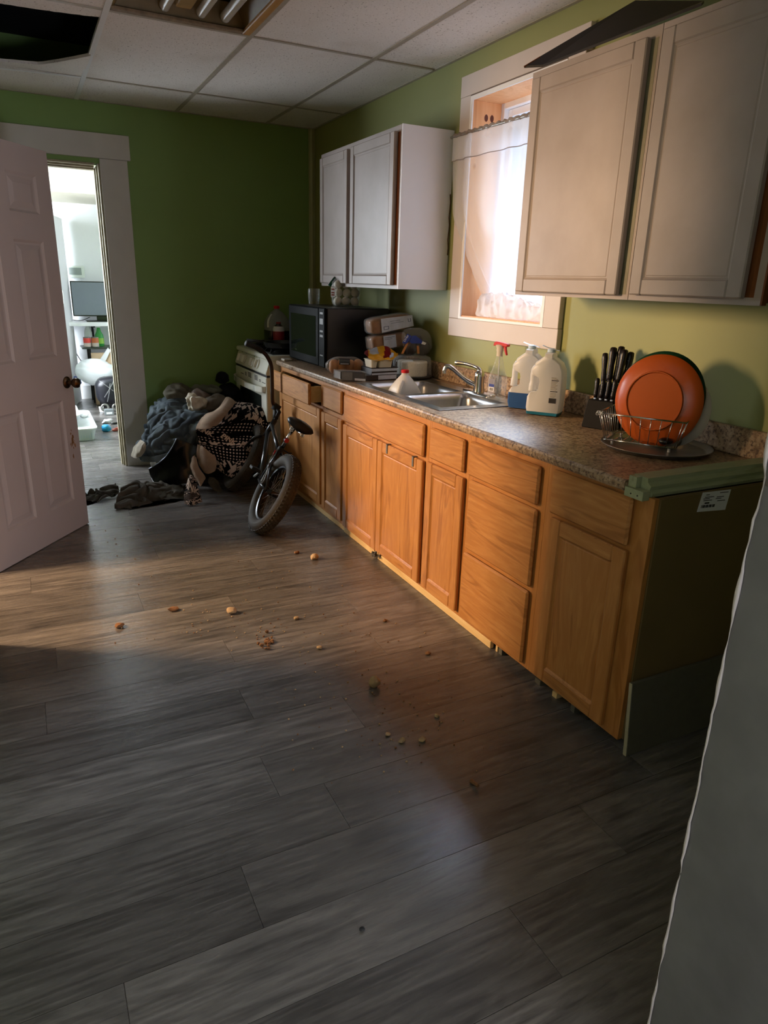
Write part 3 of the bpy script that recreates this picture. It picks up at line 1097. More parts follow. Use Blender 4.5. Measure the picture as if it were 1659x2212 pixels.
# second narrow unit
c2 = base_cabinet(U[4], U[5], 'narrow oak base cabinet between the sink cabinet and the open drawer')
drawer_front(c2, 3.680, 3.982, 0.722, 0.856)
door_panel(c2, 3.676, 3.990, 0.066, 0.690)
# far unit, drawer pulled open
c1 = base_cabinet(U[5], U[6], 'oak base cabinet by the stove with its drawer pulled open')
d1 = drawer_front(c1, 4.030, 4.800, 0.722, 0.858, x=1.512)
b_ = BM()
box(b_, 1.5315, 2.05, 4.055, 4.067, 0.735, 0.835)
box(b_, 1.5315, 2.05, 4.763, 4.775, 0.735, 0.835)
box(b_, 1.5315, 2.05, 4.067, 4.763, 0.735, 0.742)
obj('drawer_box', b_, 'pine', d1)
door_panel(c1, 4.018, 4.806, 0.070, 0.700)

# strips along the bottom
for (nm, a, m, lb) in (('toe_board', (1.604, 1.622, 3.664, 4.82, 0.0, 0.0345), 'pine', 'narrow dull pine strip along the floor below the far cabinets'),
                       ('toe_board', (1.597, 1.616, 2.100, 3.660, 0.0, 0.0345), 'pine', 'pale pine strip along the floor below the sink cabinet')):
    b_ = BM()
    box(b_, *a)
    tag(obj(nm, b_, m, bevel=0.002), lb, 'board', 'pine toe strips')
for i, (y, w, h_) in enumerate(((2.072, 0.012, 0.034), (2.045, 0.02, 0.033), (1.80, 0.03, 0.02), (1.70, 0.025, 0.022), (1.60, 0.02, 0.030))):
    b_ = BM()
    box(b_, 1.61, 1.66, y - w / 2, y + w / 2, 0.0, h_)
    tag(obj('shim', b_, 'pine' if i in (0, 3) else 'board_grey'), ('pale wood shim right at the end of the pine strip', 'dark shim next to the end of the pine strip', 'dark shim under the drawer stack cabinet corner', 'pale shim under the nearest cabinet door', 'dark shim nearest the leaning grey board')[i], 'shim', 'shims under the near cabinets')
b_ = BM()
for i in range(24):
    a = random.uniform(0, 6.28)
    ball(b_, (1.592 - random.uniform(0, 0.02), 3.19 + random.gauss(0, 0.022), 0.028 + random.gauss(0, 0.008)), random.uniform(0.004, 0.009), 6, 5)
tag(obj('dust_clump', b_, plain('grey_fluff', srgb(96, 92, 90), 0.9, var=0.4, scale=60)), 'grey clump of fluff caught below the sink doors', 'dust')

# grey board leaning on the end of the cabinets
b_ = BM()
pa, pb_ = at(1351, 1628, z=0.0), at(1373, 1483, y=1.352)
hexa(b_, [(1.601, 1.326, 0.001), (2.19, 1.326, 0.001), (2.19, 1.340, 0.001), (1.601, 1.340, 0.001),
          (1.604, 1.350, 0.262), (2.19, 1.350, 0.262), (2.19, 1.362, 0.262), (1.604, 1.362, 0.262)])
kb = tag(obj('kick_board', b_, ['board_grey'], bevel=0.0015), 'grey board leaning against the near end of the base cabinets', 'board')
b_ = BM()
hexa(b_, [(1.5985, 1.3262, 0.002), (1.6006, 1.3262, 0.002), (1.6006, 1.3398, 0.002), (1.5985, 1.3398, 0.002),
          (1.6015, 1.3502, 0.261), (1.6036, 1.3502, 0.261), (1.6036, 1.3618, 0.261), (1.6015, 1.3618, 0.261)])
obj('raw_edge', b_, plain('pale_raw_edge', srgb(176, 168, 140), 0.7, var=0.2, scale=40), kb)

# ================================================================== COUNTERTOP
CY0, CY1, CX0, CX1 = 1.468, 4.832, 1.568, 2.212
SKX0, SKX1, SKY0, SKY1 = 1.655, 2.115, 2.705, 3.575    # cut-out
ct = thing('countertop', 'brown speckled laminate countertop running the length of the right wall', 'countertop', (1.9, 3.15, 0.877))
zt, zb_ = 0.914, 0.8775
nose = [(CX0 + 0.012, zb_), (CX0 + 0.003, zb_ + 0.004), (CX0, zb_ + 0.012), (CX0, zt - 0.010), (CX0 + 0.003, zt - 0.003), (CX0 + 0.010, zt)]
b_ = BM()
prism(b_, nose + [(CX1, zt), (CX1, zb_)], 'Y', CY0, SKY0)
prism(b_, nose + [(CX1, zt), (CX1, zb_)], 'Y', SKY1, CY1)
prism(b_, nose + [(SKX0, zt), (SKX0, zb_)], 'Y', SKY0, SKY1)
box(b_, SKX1, CX1, SKY0, SKY1, zb_, zt)
obj('slab', b_, 'granite', ct)
b_ = BM()
box(b_, XW - 0.026, XW - 0.001, 1.40, CY1, zt + 0.0003, 1.014)
obj('backsplash', b_, 'granite', ct, bevel=0.004)
# pale green moulding nailed on the cut end
b_ = BM()
prism(b_, [(1.466, 0.8772), (1.392, 0.8772), (1.388, 0.888), (1.402, 0.896), (1.398, 0.908), (1.412, 0.918), (1.414, 0.930), (1.466, 0.932)], 'X', 1.604, 2.19)
box(b_, 1.570, 1.5985, 1.394, 1.466, 0.868, 0.896)
box(b_, 1.582, 1.6035, 1.436, 1.466, 0.8965, 0.930)
e = obj('end_moulding', b_, 'palegreen', ct, label='pale green painted moulding on the cut end')
for y in (1.414, 1.440):
    b_ = BM()
    lathe(b_, [(0.0025, 0), (0.0025, 0.0012)], seg=8, mat=Matrix.Translation((1.5702, y, 0.880)) @ Matrix.Rotation(R(-90), 4, 'Y'))
    obj('nail_head', b_, 'ink', e)

# ================================================================== SINK
sk = thing('kitchen_sink', 'double-bowl stainless steel sink set in the countertop', 'sink', (1.88, 3.14, 0.914))
b_ = BM()
RX0, RX1, RY0, RY1 = 1.632, 2.135, 2.672, 3.605
bowls = [(1.682, 2.050, 2.735, 3.085), (1.682, 2.050, 3.135, 3.548)]
za, zr = 0.9143, 0.9185
xs = [RX0, bowls[0][0], bowls[0][1], RX1]
ys = [RY0, bowls[0][2], bowls[0][3], bowls[1][2], bowls[1][3], RY1]
for i in range(3):
    for j in range(5):
        if i == 1 and j in (1, 3):
            continue
        box(b_, xs[i], xs[i + 1], ys[j], ys[j + 1], za - (0.0 if (i, j) not in ((1, 2),) else 0.0), zr)
bmesh.ops.remove_doubles(b_, verts=b_.verts, dist=1e-5)
dup = {}
for f in b_.faces[:]:
    dup.setdefault(tuple(round(c, 4) for c in f.calc_center_median()), []).append(f)
bmesh.ops.delete(b_, geom=[f for v in dup.values() if len(v) > 1 for f in v], context='FACES')
obj('rim', b_, 'steel', sk, bevel=0.0018)
for (x0, x1, y0, y1) in bowls:
    b_ = BM()
    def lp(i, rad, z):
        return rrect(x0 + i, x1 - i, y0 + i, y1 - i, rad, z, 5)
    loft(b_, [lp(-0.002, 0.004, zr - 0.0004), lp(0.003, 0.03, zr - 0.004), lp(0.010, 0.05, zr - 0.03), lp(0.022, 0.06, 0.77), lp(0.05, 0.06, 0.752), lp(0.12, 0.05, 0.748)], False, True)
    bmesh.ops.recalc_face_normals(b_, faces=b_.faces)
    bo = obj('bowl', b_, 'steel', sk, smooth=True, auto=60)
    b_ = BM()
    cx, cy = (x0 + x1) / 2, (y0 + y1) / 2
    lathe(b_, [(0.045, 0.7485), (0.042, 0.7505), (0.034, 0.7505), (0.030, 0.7487)], (cx, cy, 0), 20, cap0=False, cap1=False)
    for a in range(6):
        box(b_, cx - 0.03, cx + 0.03, cy - 0.025 + a * 0.010, cy - 0.023 + a * 0.010, 0.7486, 0.7496)
    obj('drain', b_, 'tin', bo, smooth=True)

# faucet
fc = thing('kitchen_faucet', 'single-lever chrome faucet behind the sink', 'faucet', (2.085, 3.02, 0.9187))
b_ = BM()
loft(b_, [rrect(2.060, 2.118, 2.90, 3.16, 0.028, 0.9187, 5), rrect(2.060, 2.118, 2.90, 3.16, 0.028, 0.927, 5), rrect(2.064, 2.114, 2.904, 3.156, 0.024, 0.931, 5)])
obj('base_plate', b_, 'chrome', fc, smooth=True, auto=30)
b_ = BM()
lathe(b_, [(0.030, 0.931), (0.028, 0.945), (0.025, 0.985), (0.026, 1.010), (0.024, 1.030), (0.014, 1.040)], (2.088, 3.03, 0), 20)
obj('body', b_, 'chrome', fc, smooth=True)
b_ = BM()
tip = at(961, 794, x=1.93)
tube(b_, spline([(2.078, 3.04, 0.962), (2.03, 3.07, 0.99), tip + Vector((0.03, -0.02, 0.0)), tip + Vector((0.008, -0.004, 0.005)), tip + Vector((0, 0, -0.012)), tip + Vector((0, 0, -0.03))], 5), [0.014] * 5 + [0.0125] * 12 + [0.011] * 9, 12)
obj('spout', b_, 'chrome', fc, smooth=True)
b_ = BM()
lv = at(985, 783, x=2.03)
tube(b_, spline([(2.09, 3.025, 1.032), (2.085, 3.05, 1.052), tuple((Vector((2.085, 3.05, 1.052)) + lv) / 2 + Vector((0, 0, 0.006))), tuple(lv)], 5), [0.012, 0.013, 0.013, 0.012, 0.011, 0.010, 0.009, 0.009, 0.009, 0.009, 0.009, 0.009, 0.010, 0.011, 0.012, 0.012], 10)
obj('lever', b_, 'chrome', fc, smooth=True)

# ================================================================== UPPER CABINETS
UX, UDX = 1.90, 1.874
UZ0, UZ1 = 1.428, 2.258


def upper_cabinet(y0, y1, label, doors, sidemat='cabwhite', gapmat='oak_edge', stile=0.045, mids=()):
    t = thing('wall_cabinet', label, 'cabinet', ((UX + XW) / 2, (y0 + y1) / 2, UZ0), group='white painted wall cabinets')
    b_ = BM()
    xb = XW - 0.001
    box(b_, UX + 0.0195, xb, y0 + 0.0005, y0 + 0.013, UZ0 + 0.008, UZ1)
    box(b_, UX + 0.0195, xb, y1 - 0.013, y1 - 0.0005, UZ0 + 0.008, UZ1)
    box(b_, UX + 0.0195, xb, y0 + 0.013, y1 - 0.013, UZ0 + 0.012, UZ0 + 0.024)
    box(b_, UX + 0.0195, xb, y0 + 0.013, y1 - 0.013, UZ1 - 0.012, UZ1)
    box(b_, xb - 0.006, xb, y0 + 0.013, y1 - 0.013, UZ0 + 0.024, UZ1 - 0.012)
    obj('body', b_, sidemat, t)
    b_ = BM()
    box(b_, UX, UX + 0.019, y0 + 0.0004, y0 + stile, UZ0, UZ1)
    box(b_, UX, UX + 0.019, y1 - stile, y1 - 0.0004, UZ0, UZ1)
    box(b_, UX, UX + 0.019, y0 + stile, y1 - stile, UZ0, UZ0 + 0.04)
    box(b_, UX, UX + 0.019, y0 + stile, y1 - stile, UZ1 - 0.04, UZ1)
    for ym in mids:
        box(b_, UX, UX + 0.019, ym - 0.03, ym + 0.03, UZ0 + 0.04, UZ1 - 0.04)
    obj('face_frame', b_, 'cabwhite', t)
    for (a, b, z0, z1) in doors:
        door_panel(t, a, b, z0, z1, x=UDX, mats=('cabwhite', 'cabwhite'), pm='cabwhite', w=0.052, th=UX - 0.0012 - UDX, rec=0.008)
        # unpainted strip of frame beside the door
        s_ = BM()
        box(s_, UX - 0.0008, UX - 0.0002, a - 0.026, a + 0.012, z0 + 0.004, z1 - 0.004)
        obj('bare_frame_strip', s_, gapmat, t)
    return t


ua = upper_cabinet(1.884, 2.535, 'white wall cabinet beside the window, second nearest', [(1.922, 2.505, 1.442, 2.228)], gapmat='cabedge')
ub = upper_cabinet(1.372, 1.882, 'white wall cabinet at the near right edge with an unpainted end', [(1.422, 1.860, 1.446, 2.232)], sidemat='oak_edge')
s_ = BM()
box(s_, UX - 0.0009, UX + 0.019, 1.366, 1.3717, UZ0 + 0.001, UZ1)
obj('bare_stile_edge', s_, 'oak_edge', ub)
uf = upper_cabinet(3.630, 4.782, 'white two-door wall cabinet between the far corner and the window', [(3.668, 4.250, 1.448, 2.230), (4.296, 4.750, 1.448, 2.228)], mids=(4.273,))
s_ = BM()
box(s_, UX, XW - 0.0012, 3.6225, 3.6298, UZ0, UZ1 + 0.001)
obj('side_panel', s_, 'cabside_lit', uf)
s_ = BM()
pts = [(2.2185, 3.6222, 1.62 + 0.04 * i) for i in range(9)]
tube(s_, [(p[0] - 0.004 + 0.003 * math.sin(i * 2.1), p[1], p[2]) for i, p in enumerate(pts)], 0.004, 6)
obj('torn_caulk', s_, plain('brown_caulk', srgb(120, 92, 62), 0.8, var=0.3, scale=60), uf)

# dark board lying tilted on the near wall cabinets
b_ = BM()
P = [at(1132, 147, x=1.862), at(1172, 149, x=1.888), at(1515, 13, x=1.893), at(1520, 8, x=2.16), at(1372, 6, x=2.17)]
for i in (0, 1, 2):
    P[i].z = max(P[i].z, UZ1 + 0.004)
vb = [b_.verts.new(p) for p in P]
vt = [b_.verts.new(p + Vector((0, 0, 0.008))) for p in P]
for lo in (vb, vt):
    b_.faces.new((lo[0], lo[1], lo[4]))
    b_.faces.new((lo[1], lo[2], lo[3], lo[4]))
for i in range(5):
    j = (i + 1) % 5
    b_.faces.new((vb[i], vb[j], vt[j], vt[i]))
bb = tag(obj('dark_board', b_, plain('black_brown_hardboard', srgb(30, 23, 20), 0.45, var=0.5, scale=5)), 'dark thin board lying tilted on top of the near wall cabinets', 'board')
b_ = BM()
tube(b_, [P[0] + Vector((-0.002, -0.002, 0.003)), P[0].lerp(P[4], 0.16) + Vector((-0.003, 0, 0.003))], 0.0035, 6)
obj('worn_edge', b_, 'oak_edge', bb)

# ================================================================== CURTAIN
cu = thing('window_curtain', 'sheer white floral curtain hung over the lower window and bunched on the sill', 'curtain', (2.17, 3.07, WZ0))
RODX = XW - 0.05
b_ = BM()
tube(b_, [(RODX, 3.575, 2.212), (RODX, 2.565, 2.202)], 0.006, 10)
rd = tag(obj('curtain_rod', b_, 'tin', smooth=True), 'thin grey curtain rod across the window', 'curtain rod')
NU, NV = 110, 74


def cpt(u, v):
    """u 0..1 from far edge to near edge, v 0..1 from rod to sill"""
    top_y = 3.552 - u * 0.955
    squeeze = max(0.0, (v - 0.25) / 0.75) ** 1.7
    bot_y = 3.290 - u * 0.62
    y = top_y * (1 - squeeze) + bot_y * squeeze
    z = 2.212 - 0.01 * u - v * 0.895 + 0.008 * math.sin(u * 3.1) * squeeze
    amp = (0.010 + 0.020 * v) * (1.0 - 0.6 * max(0.0, v - 0.7) / 0.3)
    ph = u * 46 + 2.2 * math.sin(u * 9.0) + 1.3 * math.sin(v * 2.5 + u * 5)
    tuck = max(0.0, (v - 0.42) / 0.58) ** 1.4 * 0.150
    x = RODX + 0.004 + amp * 0.5 * math.sin(ph) + 0.008 * noise.noise(Vector((u * 8, v * 5, 0))) + tuck
    swing = 0.014 * math.sin(ph * 0.5 + 1.0) * v
    y += swing * 0.6
    if v < 0.04:
        x = RODX + (x - RODX) * 0.4 + 0.004
    return Vector((x, y, z))


b_ = BM()
G_ = [[b_.verts.new(cpt(i / NU, 0.13 + 0.875 * j / NV)) for i in range(NU + 1)] for j in range(NV + 1)]
for j in range(NV):
    for i in range(NU):
        b_.faces.new((G_[j][i], G_[j][i + 1], G_[j + 1][i + 1], G_[j + 1][i]))
obj('cloth', b_, 'curtain', cu, smooth='all')
# doubled heading above the seam
b_ = BM()
for off in (0.0, 0.006):
    H_ = [[b_.verts.new(cpt(i / NU, 0.132 * j / 12) + Vector((-off, 0, 0.008 * (1 - j / 12) * math.sin(i * 1.1)))) for i in range(NU + 1)] for j in range(13)]
    for j in range(12):
        for i in range(NU):
            b_.faces.new((H_[j][i], H_[j][i + 1], H_[j + 1][i + 1], H_[j + 1][i]))
obj('heading', b_, 'curtain', cu, smooth='all')
b_ = BM()
tube(b_, [cpt(i / 60, 0.132) + Vector((-0.008, 0, 0)) for i in range(61)], 0.0022, 5)
obj('seam', b_, plain('grey_thread', srgb(150, 146, 150), 0.8), cu, smooth='all')
b_ = BM()
tube(b_, [cpt(i / 60, 0.0) + Vector((-0.006, 0, 0.004 + 0.004 * math.sin(i * 2.0))) for i in range(61)], [0.006 + 0.003 * abs(math.sin(i * 0.9)) for i in range(61)], 6)
obj('gathered_edge', b_, plain('grimy_gathered_cloth', srgb(150, 140, 136), 0.85, var=0.4, scale=20), cu, smooth='all')
# folds heaped on the sill
b_ = BM()
NA, NB = 90, 30
F_ = []
for j in range(NB + 1):
    row = []
    for i in range(NA + 1):
        u, w = i / NA, j / NB
        y = 3.33 - 0.60 * u
        hh = 0.120 * (0.55 + 0.45 * math.sin(u * 2.6 + 0.4)) * (1.0 - 0.35 * u)
        ang_ = math.pi * (1.25 * w - 0.1)
        x = XW + 0.062 - 0.055 * math.cos(ang_) * (0.8 + 0.2 * math.sin(u * 7))
        z = WZ0 + 0.020 + max(0, hh * math.sin(max(0, min(math.pi, ang_))))
        nz = noise.noise(Vector((u * 7 + w * 1.5, w * 3.5, 1.3)))
        n2 = abs(noise.noise(Vector((u * 15 - w * 6, w * 4, 7.3))))
        n3 = (1 - min(1.0, abs(noise.noise(Vector((u * 11 + w * 5, w * 6 - u * 4, 2.7)))) * 2.4)) ** 1.5
        z += (0.024 * nz + 0.018 * n2 + 0.020 * n3) * math.sin(math.pi * min(1.0, w * 1.05))
        x += 0.018 * noise.noise(Vector((u * 9, w * 5, 4.1))) - 0.012 * n3
        row.append(b_.verts.new((x, y, max(z, WZ0 + 0.0195))))
    F_.append(row)
for j in range(NB):
    for i in range(NA):
        b_.faces.new((F_[j][i], F_[j][i + 1], F_[j + 1][i + 1], F_[j + 1][i]))
obj('bunched_folds', b_, milky('white_voile_folds', (0.80, 0.78, 0.79, 1), 0.4, 0.8), cu, smooth='all')

# ================================================================== THINGS ON THE COUNTER
CT = 0.9143


def persp_axes(x, y):
    """image-right and towards-camera directions on the floor plan at a spot"""
    v = Vector((x, y, 0)).normalized()
    return Vector((v.y, -v.x, 0)), -v


# ------------------------------------------------------------------ microwave
mw = thing('microwave_oven', 'large black microwave oven at the far end of the counter', 'microwave', (1.9, 4.50, CT))
MX0, MX1, MY0, MY1, MZ0, MZ1 = 1.668, 2.125, 4.160, 4.838, 0.932, 1.300
b_ = BM()
box(b_, MX0 + 0.022, MX1, MY0, MY1, MZ0, MZ1)
obj('case', b_, plain('black_enamel', srgb(22, 23, 30), 0.35, var=0.25, scale=3), mw, bevel=0.006)
b_ = BM()
box(b_, MX0 + 0.003, MX0 + 0.0215, MY0 + 0.105, MY1, MZ0, MZ1)
M['mwblack'] = plain('microwave_black', srgb(11, 13, 12), 0.6, var=0.2, scale=6, spec=0.06)
dr = obj('door', b_, 'mwblack', mw, bevel=0.008)
b_ = BM()
box(b_, MX0 + 0.0015, MX0 + 0.0029, MY0 + 0.15, MY1 - 0.05, MZ0 + 0.055, MZ1 - 0.055)
obj('door_window', b_, plain('smoked_glass', srgb(20, 26, 22), 0.08, var=0.1), dr, bevel=0.001)
b_ = BM()
box(b_, MX0 + 0.003, MX0 + 0.0215, MY0, MY0 + 0.103, MZ0, MZ1)
cp = obj('control_panel', b_, 'mwblack', mw, bevel=0.006)
for (y, z, w, h_) in ((0.052, 0.335, 0.05, 0.012), (0.052, 0.285, 0.055, 0.035), (0.052, 0.225, 0.05, 0.012), (0.052, 0.196, 0.05, 0.014), (0.052, 0.075, 0.05, 0.008)):
    b_ = BM()
    box(b_, MX0 + 0.0020, MX0 + 0.0032, MY0 + y - w / 2, MY0 + y + w / 2, MZ0 + z - h_ / 2, MZ0 + z + h_ / 2)
    obj('keypad_mark', b_, plain('grey_print', srgb(92, 92, 88), 0.5), cp)
b_ = BM()
box(b_, MX0 + 0.0005, MX0 + 0.0014, MY1 - 0.17, MY1 - 0.13, MZ0 + 0.068, MZ0 + 0.074)
obj('badge', b_, 'chrome', dr)
for (x, y) in ((MX0 + 0.06, MY0 + 0.05), (MX0 + 0.06, MY1 - 0.05), (MX1 - 0.05, MY0 + 0.05), (MX1 - 0.05, MY1 - 0.05)):
    b_ = BM()
    lathe(b_, [(0.016, CT), (0.018, MZ0 + 0.001)], (x, y, 0), 12)
    obj('foot', b_, 'blackmat', mw)

# drinking glass
gl = BM()
gc = (1.835, 4.765, MZ1 + 0.0006)
lathe(gl, [(0.028, 0.0), (0.036, 0.003), (0.038, 0.02), (0.042, 0.05), (0.041, 0.105), (0.039, 0.106), (0.038, 0.05), (0.034, 0.022), (0.002, 0.018)], gc, 28)
tag(obj('drinking_glass', gl, 'clear', smooth=True), 'clear drinking glass on top of the microwave', 'glass')

# jar of white balls
jc = Vector((1.945, 4.455, MZ1 + 0.0006))
jr, jf = persp_axes(jc.x, jc.y)
jm = Matrix(((jr.x, -jf.x, 0, jc.x), (jr.y, -jf.y, 0, jc.y), (0, 0, 1, jc.z), (0, 0, 0, 1)))
jar = thing('clear_jar', 'clear plastic jar filled with white balls on the microwave', 'jar', mat=jm)
b_ = BM()
lv = [(0.060, 0.0), (0.083, 0.006), (0.094, 0.03), (0.096, 0.11), (0.092, 0.155), (0.070, 0.180), (0.05, 0.183)]
loft(b_, [rrect(-a, a, -a, a, a * 0.55, z, 6) for a, z in lv])
obj('jar_wall', b_, 'clear', jar, smooth='all', local=True)
b_ = BM()
rot = Matrix.Translation((-0.082, 0.0, 0.150)) @ Matrix.Rotation(R(-52), 4, 'Y')
lathe(b_, [(0.034, 0.0), (0.036, 0.004), (0.036, 0.018), (0.033, 0.022)], seg=22, mat=rot)
obj('lid', b_, 'dgreen', jar, smooth=True, local=True, label='dark green jar lid')
b_ = BM()
slab(b_, [Vector((-0.0995, -0.085, 0.06)), Vector((-0.070, -0.099, 0.06)), Vector((-0.070, -0.099, 0.125)), Vector((-0.0995, -0.085, 0.125))], 0.0006)
lb_ = obj('jar_label', b_, 'paper', jar, local=True)
b_ = BM()
for z in (0.07, 0.084, 0.105):
    slab(b_, [Vector((-0.0965, -0.0873, z)), Vector((-0.076, -0.0972, z)), Vector((-0.076, -0.0972, z + 0.008)), Vector((-0.0965, -0.0873, z + 0.008))], -0.0006)
obj('label_print', b_, plain('red_brown_print', srgb(150, 60, 40), 0.6), lb_, local=True)
gb = None
M['ball'] = plain('dimpled_white_ball', srgb(226, 218, 204), 0.35, var=0.05, bump=0.25, bscale=260)
for k in range(3):
    for i in range(3):
        for j in range(3):
            if (i, j, k) in ((1, 1, 1), (0, 1, 2), (1, 1, 0)):
                continue
            sh = 0.006 if k == 1 else 0
            p = jm @ Vector(((i - 1) * 0.0555 * (0.93 if k == 2 else 1) + sh + random.uniform(-0.004, 0.004), (j - 1) * 0.0555 + random.uniform(-0.004, 0.004), 0.030 + k * 0.0545 + random.uniform(0, 0.006)))
            if gb is None:
                b_ = BM()
                ball(b_, (0, 0, 0), 0.0265, 16, 11)
                gb = o = obj('golf_ball', b_, 'ball', smooth='all')
            else:
                o = gb.copy()
                COL.objects.link(o)
            o.location = p
            tag(o, 'white ball packed in the clear jar on the microwave', 'ball', 'white balls in the clear jar')

# white block at the far end of the counter
b_ = BM()
box(b_, 1.60, 1.66, 4.742, 4.815, CT, CT + 0.014)
tag(obj('cutting_board', b_, 'bowlwhite', bevel=0.004), 'small cream slab on the counter corner beside the stove', 'board')


# ------------------------------------------------------------------ food packages by the microwave
def film_noise(bm_, amp, freq, seed=0.0):
    for v in bm_.verts:
        n_ = noise.noise_vector(v.co * freq + Vector((seed, seed, seed)))
        v.co += n_ * amp


def pillow(bm_, c, ax, ay, az, n=14, p=3.0, pinch=0.0):
    """soft box: superellipsoid with half-axes as vectors"""
    c, ax, ay, az = Vector(c), Vector(ax), Vector(ay), Vector(az)
    def se(t, e):
        return math.copysign(abs(t) ** (2.0 / e), t)
    loops = []
    for i in range(1, n):
        a = -math.pi / 2 + math.pi * i / n
        lp_ = []
        for k in range(2 * n):
            b = 2 * math.pi * k / (2 * n)
            x, y, z = se(math.cos(a), p) * se(math.cos(b), p), se(math.cos(a), p) * se(math.sin(b), p), se(math.sin(a), p)
            lp_.append(c + ax * z + ay * x + az * y * (1 - pinch * abs(z) ** 3))
        loops.append(lp_)
    loft(bm_, loops)


M['bread'] = plain('brown_bread', srgb(176, 118, 60), 0.7, var=0.35, scale=18, bump=0.2)
M['roll'] = plain('golden_roll', srgb(206, 134, 66), 0.6, var=0.3, scale=14, bump=0.15)
M['choc'] = plain('dark_chocolate', srgb(44, 28, 22), 0.5, var=0.4, scale=20)
M['blue'] = plain('blue_label', srgb(24, 56, 150), 0.4, var=0.15)
M['labelwhite'] = plain('crumpled_white_label', srgb(206, 212, 226), 0.5, var=0.30, scale=16)
M['yellow'] = plain('yellow_foil', srgb(228, 178, 44), 0.35, var=0.2, scale=10)
M['darkred'] = plain('dark_red_foil', srgb(140, 22, 34), 0.35, var=0.15)
M['cream'] = plain('cream_plastic', srgb(222, 212, 190), 0.4, var=0.05)

# two wrapped loaves stacked, white labels towards the room
for idx, (c4_, yy, dep, lbl, lu) in enumerate((
        (((803, 688), (888, 678), (892, 708), (806, 728)), 3.86, 0.13, 'wrapped loaf with a large white label, on top of the stack beside the microwave', (0.20, 1.0)),
        (((806, 726), (880, 716), (884, 748), (808, 762)), 3.87, 0.13, 'wrapped brown loaf with a white label, under the upper loaf beside the microwave', (0.26, 0.62)))):
    q = [at(px, py, y=yy) for px, py in c4_]
    cc = sum(q, Vector()) / 4
    t = thing('wrapped_loaf', lbl, 'food package', (cc.x, cc.y + dep / 2, min(v.z for v in q)), group='wrapped loaves')
    ux = ((q[1] - q[0]) + (q[2] - q[3])) / 4
    uz = ((q[0] - q[3]) + (q[1] - q[2])) / 4
    b_ = BM()
    pillow(b_, cc + Vector((0, dep / 2, 0)), ux, Vector((0, dep / 2, 0)), uz * 0.94, 12, 5.0)
    film_noise(b_, 0.004, 26, idx)
    obj('loaf', b_, 'bread', t, smooth='all')
    b_ = BM()
    pillow(b_, cc + Vector((0, dep / 2 - 0.002, 0)), ux * 1.04, Vector((0, dep / 2 + 0.006, 0)), uz * 1.03, 14, 6.0)
    film_noise(b_, 0.004, 34, 3 + idx)
    obj('wrapper', b_, 'film', t, smooth='all')
    b_ = BM()
    e0, e1 = lu
    A = q[3].lerp(q[2], e0).lerp(q[0].lerp(q[1], e0), 0.14)
    Bp = q[3].lerp(q[2], e1).lerp(q[0].lerp(q[1], e1), 0.14)
    Cp = q[3].lerp(q[2], e1).lerp(q[0].lerp(q[1], e1), 0.93)
    Dp = q[3].lerp(q[2], e0).lerp(q[0].lerp(q[1], e0), 0.93)
    off = Vector((0, -0.013, 0))
    slab(b_, [A + off, Bp + off, Cp + off, Dp + off], 0.0008)
    la = obj('paper_label', b_, 'labelwhite', t)
    b_ = BM()
    def qq(u, v):
        return (A.lerp(Bp, u)).lerp(Dp.lerp(Cp, u), v) + Vector((0, -0.0142, 0))
    for (u0, u1, v0, v1) in (((0.06, 0.22, 0.16, 0.20), (0.06, 0.08, 0.16, 0.42), (0.20, 0.22, 0.16, 0.42), (0.06, 0.22, 0.38, 0.42), (0.3, 0.7, 0.55, 0.58), (0.28, 0.6, 0.70, 0.73), (0.84, 0.93, 0.45, 0.49), (0.84, 0.86, 0.45, 0.75), (0.91, 0.93, 0.45, 0.75)) if idx == 0 else ((0.1, 0.9, 0.82, 0.86), (0.1, 0.7, 0.70, 0.73))):
        slab(b_, [qq(u0, v0), qq(u1, v0), qq(u1, v1), qq(u0, v1)], 0.0004)
    obj('label_print', b_, plain('blue_grey_print', srgb(96, 104, 128), 0.6), la)

# bag of dark cookies with a blue label
cb = thing('cookie_bag', 'clear bag of dark cookies with a blue label against the wall', 'food package', (2.10, 3.74, 1.03))
b_ = BM()
c0 = at(899, 748, y=3.76)
for (px, py, sc_) in ((886, 752, 1.0), (914, 752, 1.0), (900, 738, 0.9)):
    p = at(px, py, y=3.76)
    pillow(b_, p, Vector((0.034 * sc_, -0.008, 0.014)), Vector((0.008, 0.05, 0)), Vector((-0.010, 0, 0.042 * sc_)), 10, 2.6)
obj('cookies', b_, 'choc', cb, smooth='all')
for (a, b) in (((868, 764), (880, 742)), ((880, 742), (889, 741)), ((903, 764), (902, 748))):
    pa_, pb2_ = at(*a, y=3.70), at(*b, y=3.70)
    b_ = BM()
    slab(b_, [pa_ + Vector((-0.006, 0, 0)), pa_ + Vector((0.010, 0, 0)), pb2_ + Vector((0.010, 0, 0.004)), pb2_ + Vector((-0.006, 0, 0.004))], 0.001)
    obj('tan_print', b_, 'roll', cb)
b_ = BM()
pillow(b_, at(900, 738, y=3.755), Vector((0.088, -0.01, 0.0)), Vector((0.004, 0.062, 0)), Vector((-0.012, 0, 0.082)), 14, 2.7)
film_noise(b_, 0.006, 24, 9)
obj('wrapper', b_, 'film', cb, smooth='all')
b_ = BM()
Q1 = [at(869, 741, y=3.682), at(874, 743, y=3.682), at(889, 726, y=3.682), at(881, 721, y=3.682)]
slab(b_, [at(869, 741, y=3.682), at(878, 743, y=3.682), at(890, 726, y=3.682), at(880, 721, y=3.682)], 0.001)
slab(b_, [at(884, 738, y=3.684), at(889, 742, y=3.684), at(911, 742, y=3.684), at(912, 736, y=3.684)], 0.001)
